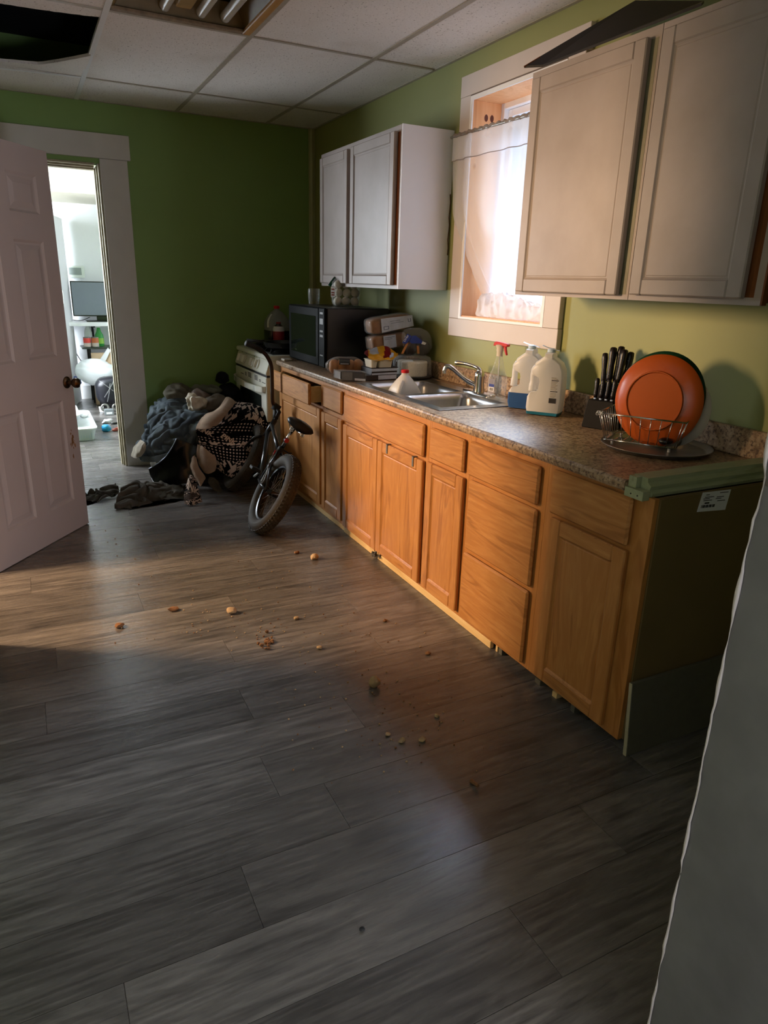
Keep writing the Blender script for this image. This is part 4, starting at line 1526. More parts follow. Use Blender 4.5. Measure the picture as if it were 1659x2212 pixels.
slab(b_, [at(884, 738, y=3.684), at(912, 736, y=3.684), at(898, 725, y=3.684), at(891, 725, y=3.684)], 0.001)
bl = obj('blue_label', b_, 'blue', cb)
b_ = BM()
a_, e_ = at(873.5, 737.5, y=3.680), at(881, 724.5, y=3.680)
rt = (e_ - a_).normalized()
upv = Vector((0, -1, 0)).cross(rt) * -1
put_text(b_, 'Oreo', 0.020, (a_ + e_) / 2, rt, Vector((-rt.z, 0, rt.x)), bold=0.0004)
obj('lettering', b_, 'paper', bl)
b_ = BM()
slab(b_, [at(910, 743, y=3.681), at(918, 745, y=3.681), at(921, 741, y=3.681), at(913, 737, y=3.681)], 0.001)
obj('white_tag', b_, 'paper', cb)

# flat clear packs and trays below
def tray_box(name, label, cat, c4_, yy, dep, mat, wrap=None, bev=0.002, grp=None, z_base=None):
    q = [at(px, py, y=yy) for px, py in c4_]
    if z_base is not None:
        dz = z_base - min(q[2].z, q[3].z)
        q = [v + Vector((0, 0, dz)) for v in q]
    b2 = BM()
    D = Vector((0, dep, 0))
    hexa(b2, [q[3], q[2], q[2] + D, q[3] + D, q[0], q[1], q[1] + D, q[0] + D])
    t_ = thing(name, label, cat, (q[3] + q[2]) / 2 + D / 2, group=grp)
    obj('tray', b2, mat, t_, bevel=bev)
    return t_, q, D

t1, q, D = tray_box('flat_food_tray', 'flat tray wrapped in a white label below the cup pack', 'food package', ((803, 799), (858, 797), (857, 812), (803, 816)), 3.668, 0.15, 'choc', z_base=CT + 0.024)
b_ = BM()
for (v0, v1) in ((0.62, 0.98), (0.08, 0.40)):
    slab(b_, [(q[3].lerp(q[0], v0)) + Vector((0, -0.0015, 0)), (q[2].lerp(q[1], v0)) + Vector((0, -0.0015, 0)), (q[2].lerp(q[1], v1)) + Vector((0, -0.0015, 0)), (q[3].lerp(q[0], v1)) + Vector((0, -0.0015, 0))], 0.0008)
obj('white_label', b_, 'labelwhite', t1)
t2, q, D = tray_box('flat_food_tray', 'brown flat tray at the bottom of the package stack', 'food package', ((790, 815), (856, 812), (856, 822), (790, 827)), 3.660, 0.15, 'choc', z_base=CT + 0.0005)
b_ = BM()
slab(b_, [q[3].lerp(q[2], 0.4) + Vector((0, -0.0016, 0.002)), q[2] + Vector((0, -0.0016, 0.002)), q[1] + Vector((0, -0.0016, -0.003)), q[0].lerp(q[1], 0.4) + Vector((0, -0.0016, -0.003))], 0.0008)
obj('pale_label', b_, 'labelwhite', t2)
t3_, q, D = tray_box('clamshell_box', 'small clear clamshell box with dark filling at the counter edge', 'food package', ((736, 804), (788, 806), (788, 824), (736, 820)), 3.655, 0.09, 'choc', z_base=CT + 0.0005)
b_ = BM()
ex = (q[1] - q[0]) * 0.04
hexa(b_, [q[3] - ex + Vector((0, -0.006, 0.001)), q[2] + ex + Vector((0, -0.006, 0.001)), q[2] + ex + D, q[3] - ex + D, q[0] - ex + Vector((0, -0.006, 0.005)), q[1] + ex + Vector((0, -0.006, 0.005)), q[1] + ex + D + Vector((0, 0, 0.005)), q[0] - ex + D + Vector((0, 0, 0.005))])
obj('clear_lid', b_, 'film', t3_)
b_ = BM()
slab(b_, [q[3].lerp(q[2], 0.02) + Vector((0, -0.008, 0.0)), q[3].lerp(q[2], 0.45) + Vector((0, -0.008, 0)), q[0].lerp(q[1], 0.45) + Vector((0, -0.008, 0.002)), q[0].lerp(q[1], 0.02) + Vector((0, -0.008, 0.002))], 0.0008)
obj('grey_label', b_, plain('silver_grey_label', srgb(128, 124, 120), 0.35, var=0.3, scale=40), t3_)
b_ = BM()
slab(b_, [q[3].lerp(q[2], 0.55) + Vector((0, -0.008, 0.001)), q[2] + Vector((0, -0.008, 0.001)), q[1].lerp(q[2], 0.7) + Vector((0, -0.008, 0)), q[0].lerp(q[1], 0.55).lerp(q[3].lerp(q[2], 0.55), 0.7) + Vector((0, -0.008, 0))], 0.0008)
obj('white_strip', b_, 'paper', t3_)
# cream cups, two joined
cup = thing('cup_pack', 'pair of joined cream plastic pots under the yellow snack bag', 'food package', at(824, 795, y=3.675), group=None)
zc = 0.9143 + 0.024 + 0.052
for k, (px0, px1) in enumerate(((799, 813), (815, 845))):
    a, b = at(px0, 790, y=3.69), at(px1, 790, y=3.69)
    b_ = BM()
    w = 0.0
    z0, z1 = a.z * 0 + 0.985, 1.030
    loft(b_, [rrect(a.x + 0.006, b.x - 0.006, 3.675, 3.765, 0.008, z0, 4), rrect(a.x, b.x, 3.665, 3.775, 0.012, z1, 4), rrect(a.x - 0.003, b.x + 0.003, 3.660, 3.780, 0.012, z1 + 0.001, 4), rrect(a.x - 0.003, b.x + 0.003, 3.660, 3.780, 0.012, z1 + 0.003, 4)])
    obj('pot', b_, 'cream', cup, smooth=True, auto=30)
# a dark carton propping up the pots
b_ = BM()
p0, p1 = at(800, 797, y=3.69), at(858, 795, y=3.69)
box(b_, p0.x, p1.x, 3.672, 3.80, CT + 0.0735, 0.9845)
tag(obj('food_carton', b_, 'choc', bevel=0.003), 'dark carton under the cream pots', 'food package')

# yellow snack bag
sb = thing('snack_bag', 'small yellow and red snack bag lying on the cream pots', 'snack bag', at(822, 776, y=3.72))
NXs, NYs = 30, 16
def sbp(u, v):
    p = at(787 + (860 - 787) * u, (763 + 3 * u) - 17 * math.sin(math.pi * min(1, max(0, u))) ** 0.8 * (v - 0.5) * 2 + 2 * math.sin(u * 9 + v * 5), y=3.66 + 0.10 * v)
    p.y += -0.030 * math.sin(math.pi * u) * math.sin(math.pi * v) + 0.010 * noise.noise(Vector((u * 6, v * 5, 2)))
    p.z += 0.008 * noise.noise(Vector((u * 7, v * 6, 5)))
    return p
b_ = BM()
Vv = [[b_.verts.new(sbp(i / NXs, j / NYs)) for i in range(NXs + 1)] for j in range(NYs + 1)]
for j in range(NYs):
    for i in range(NXs):
        u, v = (i + 0.5) / NXs, (j + 0.5) / NYs
        mi = 0
        if u < 0.10 or (0.46 + 0.12 * v < u < 0.66 + 0.12 * v and v > 0.3):
            mi = 1
        elif 0.12 < u < 0.36 and v > 0.45:
            mi = 2
        elif 0.70 < u < 0.84 and 0.25 < v < 0.62:
            mi = 2
        b_.faces.new((Vv[j][i], Vv[j][i + 1], Vv[j + 1][i + 1], Vv[j + 1][i])).material_index = mi
bmesh.ops.solidify(b_, geom=b_.faces[:], thickness=0.003)
obj('foil', b_, ['yellow', 'darkred', 'labelwhite'], sb, smooth='all')

# bag of golden rolls
bg = thing('bread_bag', 'clear bag of golden bread rolls in front of the microwave', 'food package', (1.76, 4.02, CT))
b0, b1 = at(716, 806, z=CT + 0.03), at(786, 800, z=CT + 0.03)
ctr = (b0 + b1) / 2
ctr = at(747, 792, z=CT + 0.052)
rdir = persp_axes(ctr.x, ctr.y)[0]
for k in range(4):
    b_ = BM()
    cc = ctr + rdir * (-0.072 + 0.049 * k) + Vector((0, 0, 0.004 * (k % 2)))
    pillow(b_, cc, Vector((rdir.x, rdir.y, 0)) * 0.032, Vector((-rdir.y, rdir.x, 0)) * 0.050, Vector((0, 0, 0.044)), 10, 2.3)
    obj('bread_roll', b_, 'roll', bg, smooth='all')
b_ = BM()
pillow(b_, ctr + Vector((0, 0, 0.004)), rdir * 0.125, Vector((-rdir.y, rdir.x, 0)) * 0.060, Vector((0, 0, 0.054)), 18, 3.0, pinch=0.35)
film_noise(b_, 0.007, 26, 5)
for v in b_.verts:
    v.co.z = max(v.co.z, CT + 0.0005)
obj('wrapper', b_, 'film', bg, smooth='all')
b_ = BM()
fr = Vector((-rdir.y, rdir.x, 0)) * -1
A = ctr + rdir * -0.040 + fr * 0.0615 + Vector((0, 0, 0.018))
Bq = ctr + rdir * 0.025 + fr * 0.0615 + Vector((0, 0, 0.018))
slab(b_, [A, Bq, Bq + Vector((0, 0, 0.034)) - fr * 0.02, A + Vector((0, 0, 0.034)) - fr * 0.02], 0.001)
la = obj('black_label', b_, 'ink', bg)
b_ = BM()
slab(b_, [A + rdir * 0.008 + fr * 0.002 + Vector((0, 0, 0.004)), Bq - rdir * 0.008 + fr * 0.002 + Vector((0, 0, 0.004)), Bq - rdir * 0.008 + fr * 0.001 + Vector((0, 0, 0.007)), A + rdir * 0.008 + fr * 0.001 + Vector((0, 0, 0.007))], 0.0008)
obj('label_print', b_, 'paper', la)

# ------------------------------------------------------------------ coconut cake under a dome
ck = thing('cake', 'white coconut cake under a clear dome beside the sink', 'cake', (2.075, 3.705, CT))
cx, cy = 2.062, 3.716
b_ = BM()
lathe(b_, [(0.112, CT + 0.0004), (0.124, CT + 0.010), (0.124, CT + 0.016), (0.105, CT + 0.014)], (cx, cy, 0), 32)
obj('base_plate', b_, 'black', ck, smooth=True)
b_ = BM()
prof = []
n = 40
a0 = R(196)
angs = [a0 + R(300) * i / n for i in range(n + 1)]
lo = [Vector((cx, cy, 0))] + [Vector((cx + 0.092 * math.cos(a), cy + 0.092 * math.sin(a), 0)) for a in angs]
loft(b_, [[p + Vector((0, 0, CT + 0.0165)) for p in lo], [p + Vector((0, 0, CT + 0.045)) for p in lo], [p + Vector((0, 0, CT + 0.075)) for p in lo], [p + Vector((0, 0, CT + 0.098)) for p in lo], [Vector((cx, cy, CT + 0.104)) + (p - Vector((cx, cy, 0))) * 0.94 for p in lo]])
bmesh.ops.subdivide_edges(b_, edges=b_.edges[:], cuts=2, use_grid_fill=True)
film_noise(b_, 0.0016, 160)
obj('cake_body', b_, plain('white_coconut_icing', srgb(226, 222, 212), 0.85, var=0.2, scale=120, bump=0.6, bscale=200), ck, smooth='all')
b_ = BM()
lathe(b_, [(0.121, CT + 0.0165), (0.119, CT + 0.05), (0.117, CT + 0.10), (0.108, CT + 0.128), (0.085, CT + 0.136), (0.03, CT + 0.137)], (cx, cy, 0), 32, cap0=False)
obj('dome', b_, 'clear', ck, smooth='all')

# ------------------------------------------------------------------ milk jug standing in the far bowl
mj = thing('milk_jug', 'empty white milk jug with red cap standing in the sink', 'jug', (1.805, 3.335, 0.7485))
mjx, mjy = 1.815, 3.345
b_ = BM()
a = 0.078
lv = [(a - 0.006, 0.0, 0.03), (a, 0.008, 0.03), (a, 0.125, 0.03), (a * 0.97, 0.150, 0.035), (a * 0.78, 0.185, 0.04), (a * 0.50, 0.218, 0.034), (0.024, 0.236, 0.0235), (0.019, 0.240, 0.0185), (0.019, 0.252, 0.0185)]
loft(b_, [rrect(mjx - w, mjx + w, mjy - w, mjy + w, rd_, 0.749 + z, 5) for w, z, rd_ in lv])
obj('jug_body', b_, 'milkjug', mj, smooth='all')
b_ = BM()
tube(b_, spline([(mjx - 0.03, mjy - 0.03, 0.749 + 0.205), (mjx - 0.058, mjy - 0.052, 0.749 + 0.18), (mjx - 0.074, mjy - 0.066, 0.749 + 0.13), (mjx - 0.070, mjy - 0.062, 0.749 + 0.10)], 5), 0.012, 10)
obj('handle', b_, 'milkjug', mj, smooth='all')
b_ = BM()
lathe(b_, [(0.021, 0.250), (0.0215, 0.251), (0.0215, 0.264), (0.0195, 0.266)], (mjx, mjy, 0.749), 20)
obj('cap', b_, 'red', mj, smooth=True)

# ------------------------------------------------------------------ spray bottle
sp = Vector((2.068, 2.842, 0.9187))
spr = Vector((0.20, -0.98, 0)).normalized()
spm = Matrix(((spr.x, -spr.y, 0, sp.x), (spr.y, spr.x, 0, sp.y), (0, 0, 1, sp.z), (0, 0, 0, 1)))
sy = thing('spray_bottle', 'clear spray bottle with red and white trigger beside the sink', 'spray bottle', mat=spm)
b_ = BM()
lv = [(0.040, 0.030, 0.0), (0.046, 0.034, 0.006), (0.047, 0.035, 0.09), (0.045, 0.034, 0.115), (0.030, 0.026, 0.150), (0.020, 0.020, 0.185), (0.015, 0.015, 0.205), (0.0145, 0.0145, 0.214)]
loft(b_, [rrect(-w, w, -d_, d_, min(w, d_) * 0.8, z, 6) for w, d_, z in lv])
obj('bottle_body', b_, 'clear', sy, smooth='all', local=True)
b_ = BM()
tube(b_, [(0.006, 0, 0.02), (0.002, 0, 0.12), (0, 0, 0.214)], 0.0028, 8)
obj('dip_tube', b_, 'milkjug', sy, smooth='all', local=True)
b_ = BM()
lathe(b_, [(0.0165, 0.2145), (0.0165, 0.236), (0.019, 0.242), (0.018, 0.250), (0.024, 0.268), (0.012, 0.272)], (0, 0, 0), 18, sx=1.0, sy=0.85)
obj('trigger_neck', b_, 'bowlwhite', sy, smooth=True, local=True)
b_ = BM()
prism(b_, [(-0.038, 0.262), (-0.033, 0.278), (-0.022, 0.284), (0.052, 0.277), (0.055, 0.266), (0.046, 0.262), (0.0, 0.266)], 'Y', -0.0115, 0.0115)
prism(b_, [(0.024, 0.264), (0.040, 0.264), (0.042, 0.25), (0.050, 0.223), (0.044, 0.222), (0.034, 0.238)], 'Y', -0.006, 0.006)
obj('trigger_head', b_, 'red', sy, local=True, bevel=0.002)
def sticker(name, x0, x1, z0, z1, mat_, parent=sy, y=-0.0358):
    b2 = BM()
    box(b2, x0, x1, y - 0.0005, y, z0, z1)
    return obj(name, b2, mat_, parent, local=True)
l1 = sticker('back_label', -0.028, 0.014, 0.034, 0.105, clear('faint_label_film', (0.80, 0.80, 0.86, 1), 0.25, 0.3))
l2 = sticker('blue_label', -0.022, 0.012, 0.066, 0.080, 'blue', y=-0.0364)
l3 = sticker('barcode_label', -0.022, 0.012, 0.044, 0.0655, 'paper', y=-0.0364)
b_ = BM()
for i in range(9):
    x = -0.016 + i * 0.0027
    box(b_, x, x + 0.0008 + 0.0008 * (i % 2), -0.0374, -0.0370, 0.047, 0.061)
obj('barcode', b_, 'ink', l3, local=True)
b_ = BM()
for z in (0.084, 0.089, 0.094, 0.099):
    box(b_, -0.024, 0.006, -0.0370, -0.0366, z, z + 0.0016)
obj('label_text', b_, plain('violet_grey_print', srgb(96, 92, 120), 0.6), l1, local=True)

# ------------------------------------------------------------------ two fluid jugs
def fluid_jug(loc, ang, label, fill):
    m_ = Matrix.Translation(loc) @ Matrix.Rotation(ang, 4, 'Z')
    t = thing('fluid_jug', label, 'jug', mat=m_, group='white fluid jugs by the window')
    # outline seen from the broad side: +x right
    out = [(-0.070, 0.004), (0.070, 0.004), (0.078, 0.03), (0.080, 0.12), (0.079, 0.175), (0.074, 0.205), (0.060, 0.232), (0.036, 0.250), (0.026, 0.256), (0.024, 0.276),
           (-0.010, 0.276), (-0.012, 0.262), (-0.050, 0.232), (-0.053, 0.226), (-0.049, 0.222), (-0.064, 0.206), (-0.066, 0.198), (-0.060, 0.180), (-0.030, 0.168), (-0.026, 0.150), (-0.028, 0.115), (-0.040, 0.104), (-0.066, 0.098), (-0.076, 0.080), (-0.078, 0.03)]
    b2 = BM()
    cxo, czo = 0.0, 0.13
    def lp(yv, s):
        return [Vector((cxo + (x - cxo) * s, yv, czo + (z - czo) * (s * 0.6 + 0.4) if z > 0.02 else z * (2 - s))) for x, z in out]
    loft(b2, [lp(-0.046, 0.90), lp(-0.041, 0.97), lp(-0.028, 1.0), lp(0.028, 1.0), lp(0.041, 0.97), lp(0.046, 0.90)])
    obj('jug_body', b2, 'milkjug', t, smooth=True, local=True, auto=50)
    b2 = BM()
    tube(b2, spline([(-0.052, 0, 0.208), (-0.063, 0, 0.185), (-0.064, 0, 0.14), (-0.066, 0, 0.10)], 5), [0.016] * 5 + [0.0135] * 6 + [0.016] * 5, 10)
    obj('handle', b2, 'milkjug', t, smooth='all', local=True)
    b2 = BM()
    lathe(b2, [(0.0185, 0.2765), (0.0185, 0.288), (0.016, 0.290)], (0.007, 0, 0), 18)
    cp_ = obj('cap', b2, plain('pale_blue_cap', srgb(186, 208, 230), 0.4), t, smooth=True, local=True)
    b2 = BM()
    pts_ = [(-0.034, -0.004, 0.302), (-0.018, -0.010, 0.297), (0.0, -0.012, 0.2925), (0.016, -0.010, 0.2915), (0.030, -0.012, 0.287), (0.046, -0.016, 0.284)]
    for i in range(len(pts_) - 1):
        p_, q_ = Vector(pts_[i]), Vector(pts_[i + 1])
        slab(b2, [p_ + Vector((0, -0.006, 0)), q_ + Vector((0, -0.006, 0)), q_ + Vector((0, 0.006, 0.002)), p_ + Vector((0, 0.006, 0.002))], 0.001)
    obj('seal_tab', b2, plain('white_seal_strip', srgb(214, 228, 246), 0.4), cp_, local=True)
    b2 = BM()
    s = 1.006
    out2 = [(-0.0712, 0.0034), (0.0712, 0.0034), (0.0790, 0.03), (0.0800, fill), (-0.0785, fill), (-0.0790, 0.03)] if fill > 0.03 else [(-0.0712, 0.0034), (0.0712, 0.0034), (0.0755, fill), (-0.0755, fill)]
    loft(b2, [[Vector((x * (0.90 if abs(yv) > 0.045 else (0.975 if abs(yv) > 0.04 else 1.003)), yv, z)) for x, z in out2] for yv in (-0.0468, -0.0418, -0.0286, 0.0286, 0.0418, 0.0468)])
    obj('blue_fluid', b2, 'bluefluid' if fill > 0.03 else plain('teal_fluid', srgb(30, 110, 138), 0.3), t, smooth=True, local=True)
    return t
jd = math.atan2(-0.80, 0.60)
j1 = fluid_jug((2.075, 2.615, CT + 0.0), jd, 'white jug a third full of blue fluid, behind the other jug', 0.075)
j2 = fluid_jug((2.055, 2.452, CT + 0.0), jd, 'nearly empty white jug with a printed back label, in front of the other jug', 0.016)
b_ = BM()
def jl(x0, x1, z0, z1, b2):
    box(b2, x0, x1, -0.0478, -0.0470, z0, z1)
jl(0.026, 0.058, 0.060, 0.082, b_)
jl(0.028, 0.060, 0.110, 0.1135, b_)
jl(0.030, 0.062, 0.158, 0.1615, b_)
obj('dark_print', b_, 'ink', j2, local=True)
b_ = BM()
for z in (0.086, 0.091, 0.097, 0.103, 0.118, 0.123, 0.128, 0.133, 0.138, 0.143, 0.148, 0.153, 0.165, 0.170):
    jl(0.029, 0.058 - 0.004 * (int(z * 1000) % 3), z, z + 0.002, b_)
obj('label_text', b_, plain('brown_grey_print', srgb(138, 128, 110), 0.6), j2, local=True)

# ------------------------------------------------------------------ knife block
kbm = Matrix.Translation((2.098, 2.118, CT)) @ Matrix.Rotation(math.atan2(-0.93, 0.36), 4, 'Z')
kn = thing('knife_block', 'black wooden knife block full of black-handled knives', 'knife block', mat=kbm)
b_ = BM()
prism(b_, [(-0.075, 0.0), (0.060, 0.0), (0.055, 0.105), (0.050, 0.118), (-0.058, 0.118)], 'Y', -0.055, 0.0)
prism(b_, [(-0.070, 0.0), (0.060, 0.0), (0.055, 0.150), (0.048, 0.182), (-0.035, 0.182), (-0.052, 0.160)], 'Y', 0.001, 0.062)
obj('block', b_, plain('black_stained_wood', srgb(12, 11, 12), 0.6, var=0.2, spec=0.2), kn, local=True, bevel=0.003)
def knife(x, y, z0, L, r_, lean, parent=kn, nm='knife'):
    L, r_ = L * 1.28, r_ * 1.12
    b2 = BM()
    d_ = Vector((lean, 0.10, 1)).normalized()
    p = Vector((x, y, z0))
    tube(b2, [p - d_ * 0.01, p + d_ * 0.004], 0.006, 8)
    o_ = obj(nm, b2, 'steel', parent, local=True)
    b2 = BM()
    tube(b2, [p + d_ * 0.004, p + d_ * 0.02, p + d_ * (L * 0.5), p + d_ * (L * 0.85), p + d_ * L, p + d_ * (L + 0.004)], [r_ * 0.8, r_ * 0.95, r_ * 0.85, r_ * 1.1, r_ * 0.95, r_ * 0.5], 10)
    obj('handle', b2, plain('black_knife_handle', srgb(26, 18, 20), 0.35, var=0.2), o_, smooth='all', local=True)
    b2 = BM()
    for f_ in (0.25, 0.5, 0.75):
        ball(b2, p + d_ * (L * f_) + Vector((0, -r_ * 0.88, 0)), 0.0022, 8, 5)
    obj('rivet', b2, 'chrome', o_, local=True)
knife(-0.040, 0.030, 0.170, 0.098, 0.0105, -0.10)
knife(-0.012, 0.018, 0.183, 0.108, 0.0125, -0.02)
knife(0.008, 0.034, 0.183, 0.112, 0.012, 0.02)
knife(0.026, 0.020, 0.183, 0.104, 0.0125, 0.05)
knife(0.042, 0.040, 0.182, 0.098, 0.0115, 0.08)
for i in range(4):
    knife(-0.040 + 0.024 * i, -0.030, 0.119, 0.062, 0.008, -0.02 + 0.02 * i, nm='steak_knife')

# ------------------------------------------------------------------ round tray, dish rack and plates
TC = Vector((2.000, 1.752, CT))
b_ = BM()
lathe(b_, [(0.168, 0.0004), (0.176, 0.003), (0.186, 0.014), (0.193, 0.016), (0.193, 0.018), (0.184, 0.0165), (0.174, 0.006), (0.166, 0.0035), (0.002, 0.0035)], TC, 48)
tag(obj('round_tray', b_, 'tin', smooth=True), 'round worn metal tray under the dish rack', 'tray')
RKM = Matrix.Translation((1.815, 1.868, CT)) @ Matrix.Rotation(math.atan2(-0.853, 0.522), 4, 'Z')
rk = thing('dish_rack', 'chrome wire dish rack standing on the round tray', 'dish rack', mat=RKM)
RXA, RXB, RYA, RYB = 0.0, 0.300, 0.0, 0.235
RZB, RZT = 0.024, 0.122
IN_ = 0.026
def rect(z, i=0.0):
    return [Vector(p) for p in ((RXA + i, RYA + i, z), (RXB - i, RYA + i, z), (RXB - i, RYB - i, z), (RXA + i, RYB - i, z))]
def rwire(name, pts_, r_):
    b2 = BM()
    tube(b2, pts_, r_, 6)
    obj(name, b2, 'chrome', rk, smooth='all', local=True)
tp, lp_ = rect(RZT), rect(RZB, IN_)
rwire('top_rail', tp + [tp[0]], 0.0032)
rwire('bottom_rail', lp_ + [lp_[0]], 0.0026)
for i in range(9):
    f_ = i / 8.0
    xt, xb = RXA + 0.01 + (RXB - RXA - 0.02) * f_, RXA + IN_ + 0.004 + (RXB - RXA - 2 * IN_ - 0.008) * f_
    rwire('side_wire', [(xt, RYA, RZT), (xb, RYA + IN_, RZB)], 0.0014)
    rwire('side_wire', [(xt, RYB, RZT), (xb, RYB - IN_, RZB)], 0.0014)
    rwire('floor_wire', [(xb, RYA + IN_, RZB), (xb, RYB - IN_, RZB)], 0.0014)
for i in range(8):
    f_ = i / 7.0
    yt, yb2 = RYA + 0.01 + (RYB - RYA - 0.02) * f_, RYA + IN_ + 0.004 + (RYB - RYA - 2 * IN_ - 0.008) * f_
    rwire('end_wire', [(RXA, yt, RZT), (RXA + IN_, yb2, RZB)], 0.0014)
    rwire('end_wire', [(RXB, yt, RZT), (RXB - IN_, yb2, RZB)], 0.0014)
for (x, y) in ((RXA + 0.05, RYA + 0.05), (RXB - 0.05, RYA + 0.05), (RXB - 0.05, RYB - 0.05), (RXA + 0.05, RYB - 0.05)):
    b_ = BM()
    tube(b_, [(x, y, 0.0040), (x, y, RZB - 0.001)], 0.005, 8)
    obj('foot', b_, 'milkjug', rk, local=True)

def standing_dish(name, label, cat, centre, nrm, prof, m_, grp=None):
    nrm = Vector(nrm).normalized()
    s_, u_ = frame_of(nrm)
    mt = Matrix(((s_.x, u_.x, nrm.x, centre[0]), (s_.y, u_.y, nrm.y, centre[1]), (s_.z, u_.z, nrm.z, centre[2]), (0, 0, 0, 1)))
    b2 = BM()
    lathe(b2, prof, (0, 0, 0), 56, mat=mt)
    return tag(obj(name, b2, m_, smooth=True, auto=50), label, cat, grp)
pc = at(1415, 866, y=1.762)
nv = Vector((-0.965, -0.30, 0.07))
standing_dish('orange_plate', 'large orange ceramic plate standing on edge in the dish rack', 'plate', pc, nv,
              [(0.003, 0.012), (0.098, 0.012), (0.100, 0.017), (0.104, 0.017), (0.106, 0.010), (0.135, 0.000), (0.158, -0.014), (0.163, -0.020), (0.160, -0.023), (0.130, -0.006), (0.100, 0.004), (0.003, 0.006)], 'orange')
pc2 = pc - nv.normalized() * 0.034 + Vector((0.0, 0.012, 0.012))
standing_dish('green_plate', 'dark green plate standing behind the orange plate', 'plate', pc2, nv + Vector((0.03, 0.0, 0.06)),
              [(0.003, 0.012), (0.10, 0.012), (0.104, 0.016), (0.107, 0.010), (0.140, 0.0), (0.160, -0.014), (0.163, -0.018), (0.158, -0.020), (0.13, -0.006), (0.1, 0.004), (0.003, 0.006)], 'dgreen')
pc3 = pc - nv.normalized() * 0.066 + Vector((0.020, -0.020, -0.028))
standing_dish('cream_plate', 'cream plate standing last in the dish rack behind the green plate', 'plate', pc3, nv,
              [(0.003, 0.012), (0.085, 0.012), (0.09, 0.016), (0.093, 0.010), (0.12, 0.0), (0.136, -0.012), (0.139, -0.016), (0.134, -0.018), (0.11, -0.006), (0.085, 0.004), (0.003, 0.006)], 'bowlwhite')
# a black ladle lying in the rack
b_ = BM()
tube(b_, spline([RKM @ Vector((0.235, 0.05, RZB + 0.012)), RKM @ Vector((0.25, 0.10, RZB + 0.012)), RKM @ Vector((0.25, 0.18, RZB + 0.018))], 5), 0.006, 8)
ball(b_, RKM @ Vector((0.235, 0.045, RZB + 0.018)), 0.024, 14, 9, sc=(1, 1, 0.55))
tag(obj('ladle', b_, 'black', smooth='all'), 'black plastic ladle lying in the dish rack', 'utensil')
b_ = BM()
pts_ = []
for i in range(40):
    a = i * 0.75
    pts_.append(RKM @ Vector((-0.004 + i * 0.0006 + 0.003 * math.sin(a * 1.3), -0.004 + 0.008 * math.cos(a), RZT + 0.008 * math.sin(a))))
tube(b_, pts_, 0.0016, 6)
tag(obj('twist_tie', b_, 'paper', smooth='all'), 'pale twist of wire on the corner of the dish rack', 'twist tie')

# ================================================================== STOVE
sv = thing('gas_stove', 'old almond gas stove in the far corner', 'stove', (1.85, 5.28, 0))
VX, VY0, VY1 = 1.505, 4.866, 5.700
b_ = BM()
box(b_, VX + 0.04, 2.185, VY0, VY1, 0.02, 0.905)
obj('body', b_, 'appliance', sv, bevel=0.004)
b_ = BM()
prism(b_, [(VX + 0.0395, 0.800), (VX + 0.002, 0.800), (VX - 0.004, 0.812), (VX + 0.026, 0.900), (VX + 0.0395, 0.905)], 'Y', VY0 + 0.001, VY1 - 0.001)
pn = obj('control_panel', b_, 'appliance', sv, bevel=0.003)
b_ = BM()
prism(b_, [(VX + 0.020, 0.9055), (VX + 0.012, 0.912), (VX + 0.012, 0.934), (VX + 0.022, 0.940), (2.186, 0.940), (2.186, 0.9055)], 'Y', VY0 - 0.003, VY1 + 0.002)
obj('cooktop', b_, 'appliance', sv, bevel=0.003)
b_ = BM()
box(b_, VX + 0.07, 2.12, VY0 + 0.05, VY1 - 0.05, 0.9402, 0.942)
obj('burner_well', b_, 'blackmat', sv)
nrm = Vector((-0.946, 0, 0.322))
for y in (5.575, 5.455, 5.235, 5.105):
    b_ = BM()
    c = Vector((VX + 0.0105, y, 0.856))
    s_, u_ = Vector((0, -1, 0)), Vector((0.322, 0, 0.946))
    mt = Matrix(((s_.x, u_.x, nrm.x, c.x), (s_.y, u_.y, nrm.y, c.y), (s_.z, u_.z, nrm.z, c.z), (0, 0, 0, 1)))
    lathe(b_, [(0.036, 0.0), (0.036, 0.006), (0.032, 0.010), (0.020, 0.012)], seg=24, mat=mt)
    kb2 = obj('knob', b_, 'appliance', sv, smooth=True)
    b_ = BM()
    vs_ = [Vector(p) for p in ((-0.009, -0.030, 0.012), (0.009, -0.030, 0.012), (0.009, 0.030, 0.012), (-0.009, 0.030, 0.012), (-0.006, -0.028, 0.030), (0.006, -0.028, 0.030), (0.006, 0.028, 0.030), (-0.006, 0.028, 0.030))]
    hexa(b_, [mt @ p for p in vs_])
    obj('grip', b_, 'appliance', kb2, bevel=0.002)
    b_ = BM()
    for a in range(5):
        p = mt @ Vector((0.030 * math.cos(R(-40 + 22 * a)), 0.030 * math.sin(R(-40 + 22 * a)), 0.0112))
        ball(b_, p, 0.0016, 6, 5)
    p = mt @ Vector((0.0, 0.047, 0.002))
    ball(b_, p, 0.003, 6, 5)
    obj('dial_marks', b_, 'ink', kb2)
b_ = BM()
box(b_, VX + 0.004, VX + 0.0395, VY0 + 0.004, VY1 - 0.004, 0.785, 0.7985)
obj('shadow_gap', b_, 'ink', sv)
b_ = BM()
box(b_, VX - 0.002, VX + 0.0395, VY0 + 0.002, VY1 - 0.002, 0.205, 0.784)
od = obj('oven_door', b_, 'appliance', sv, bevel=0.006)
for y0, n in ((5.50, 1), (5.40, 3), (5.29, 4), (5.12, 4), (5.02, 2), (4.93, 1)):
    for k in range(n):
        b_ = BM()
        L = 0.045 if n in (2, 3) else 0.085
        box(b_, VX - 0.0026, VX - 0.0018, y0 - L / 2, y0 + L / 2, 0.738 + 0.010 * k, 0.743 + 0.010 * k)
        obj('vent_slot', b_, 'ink', od)
b_ = BM()
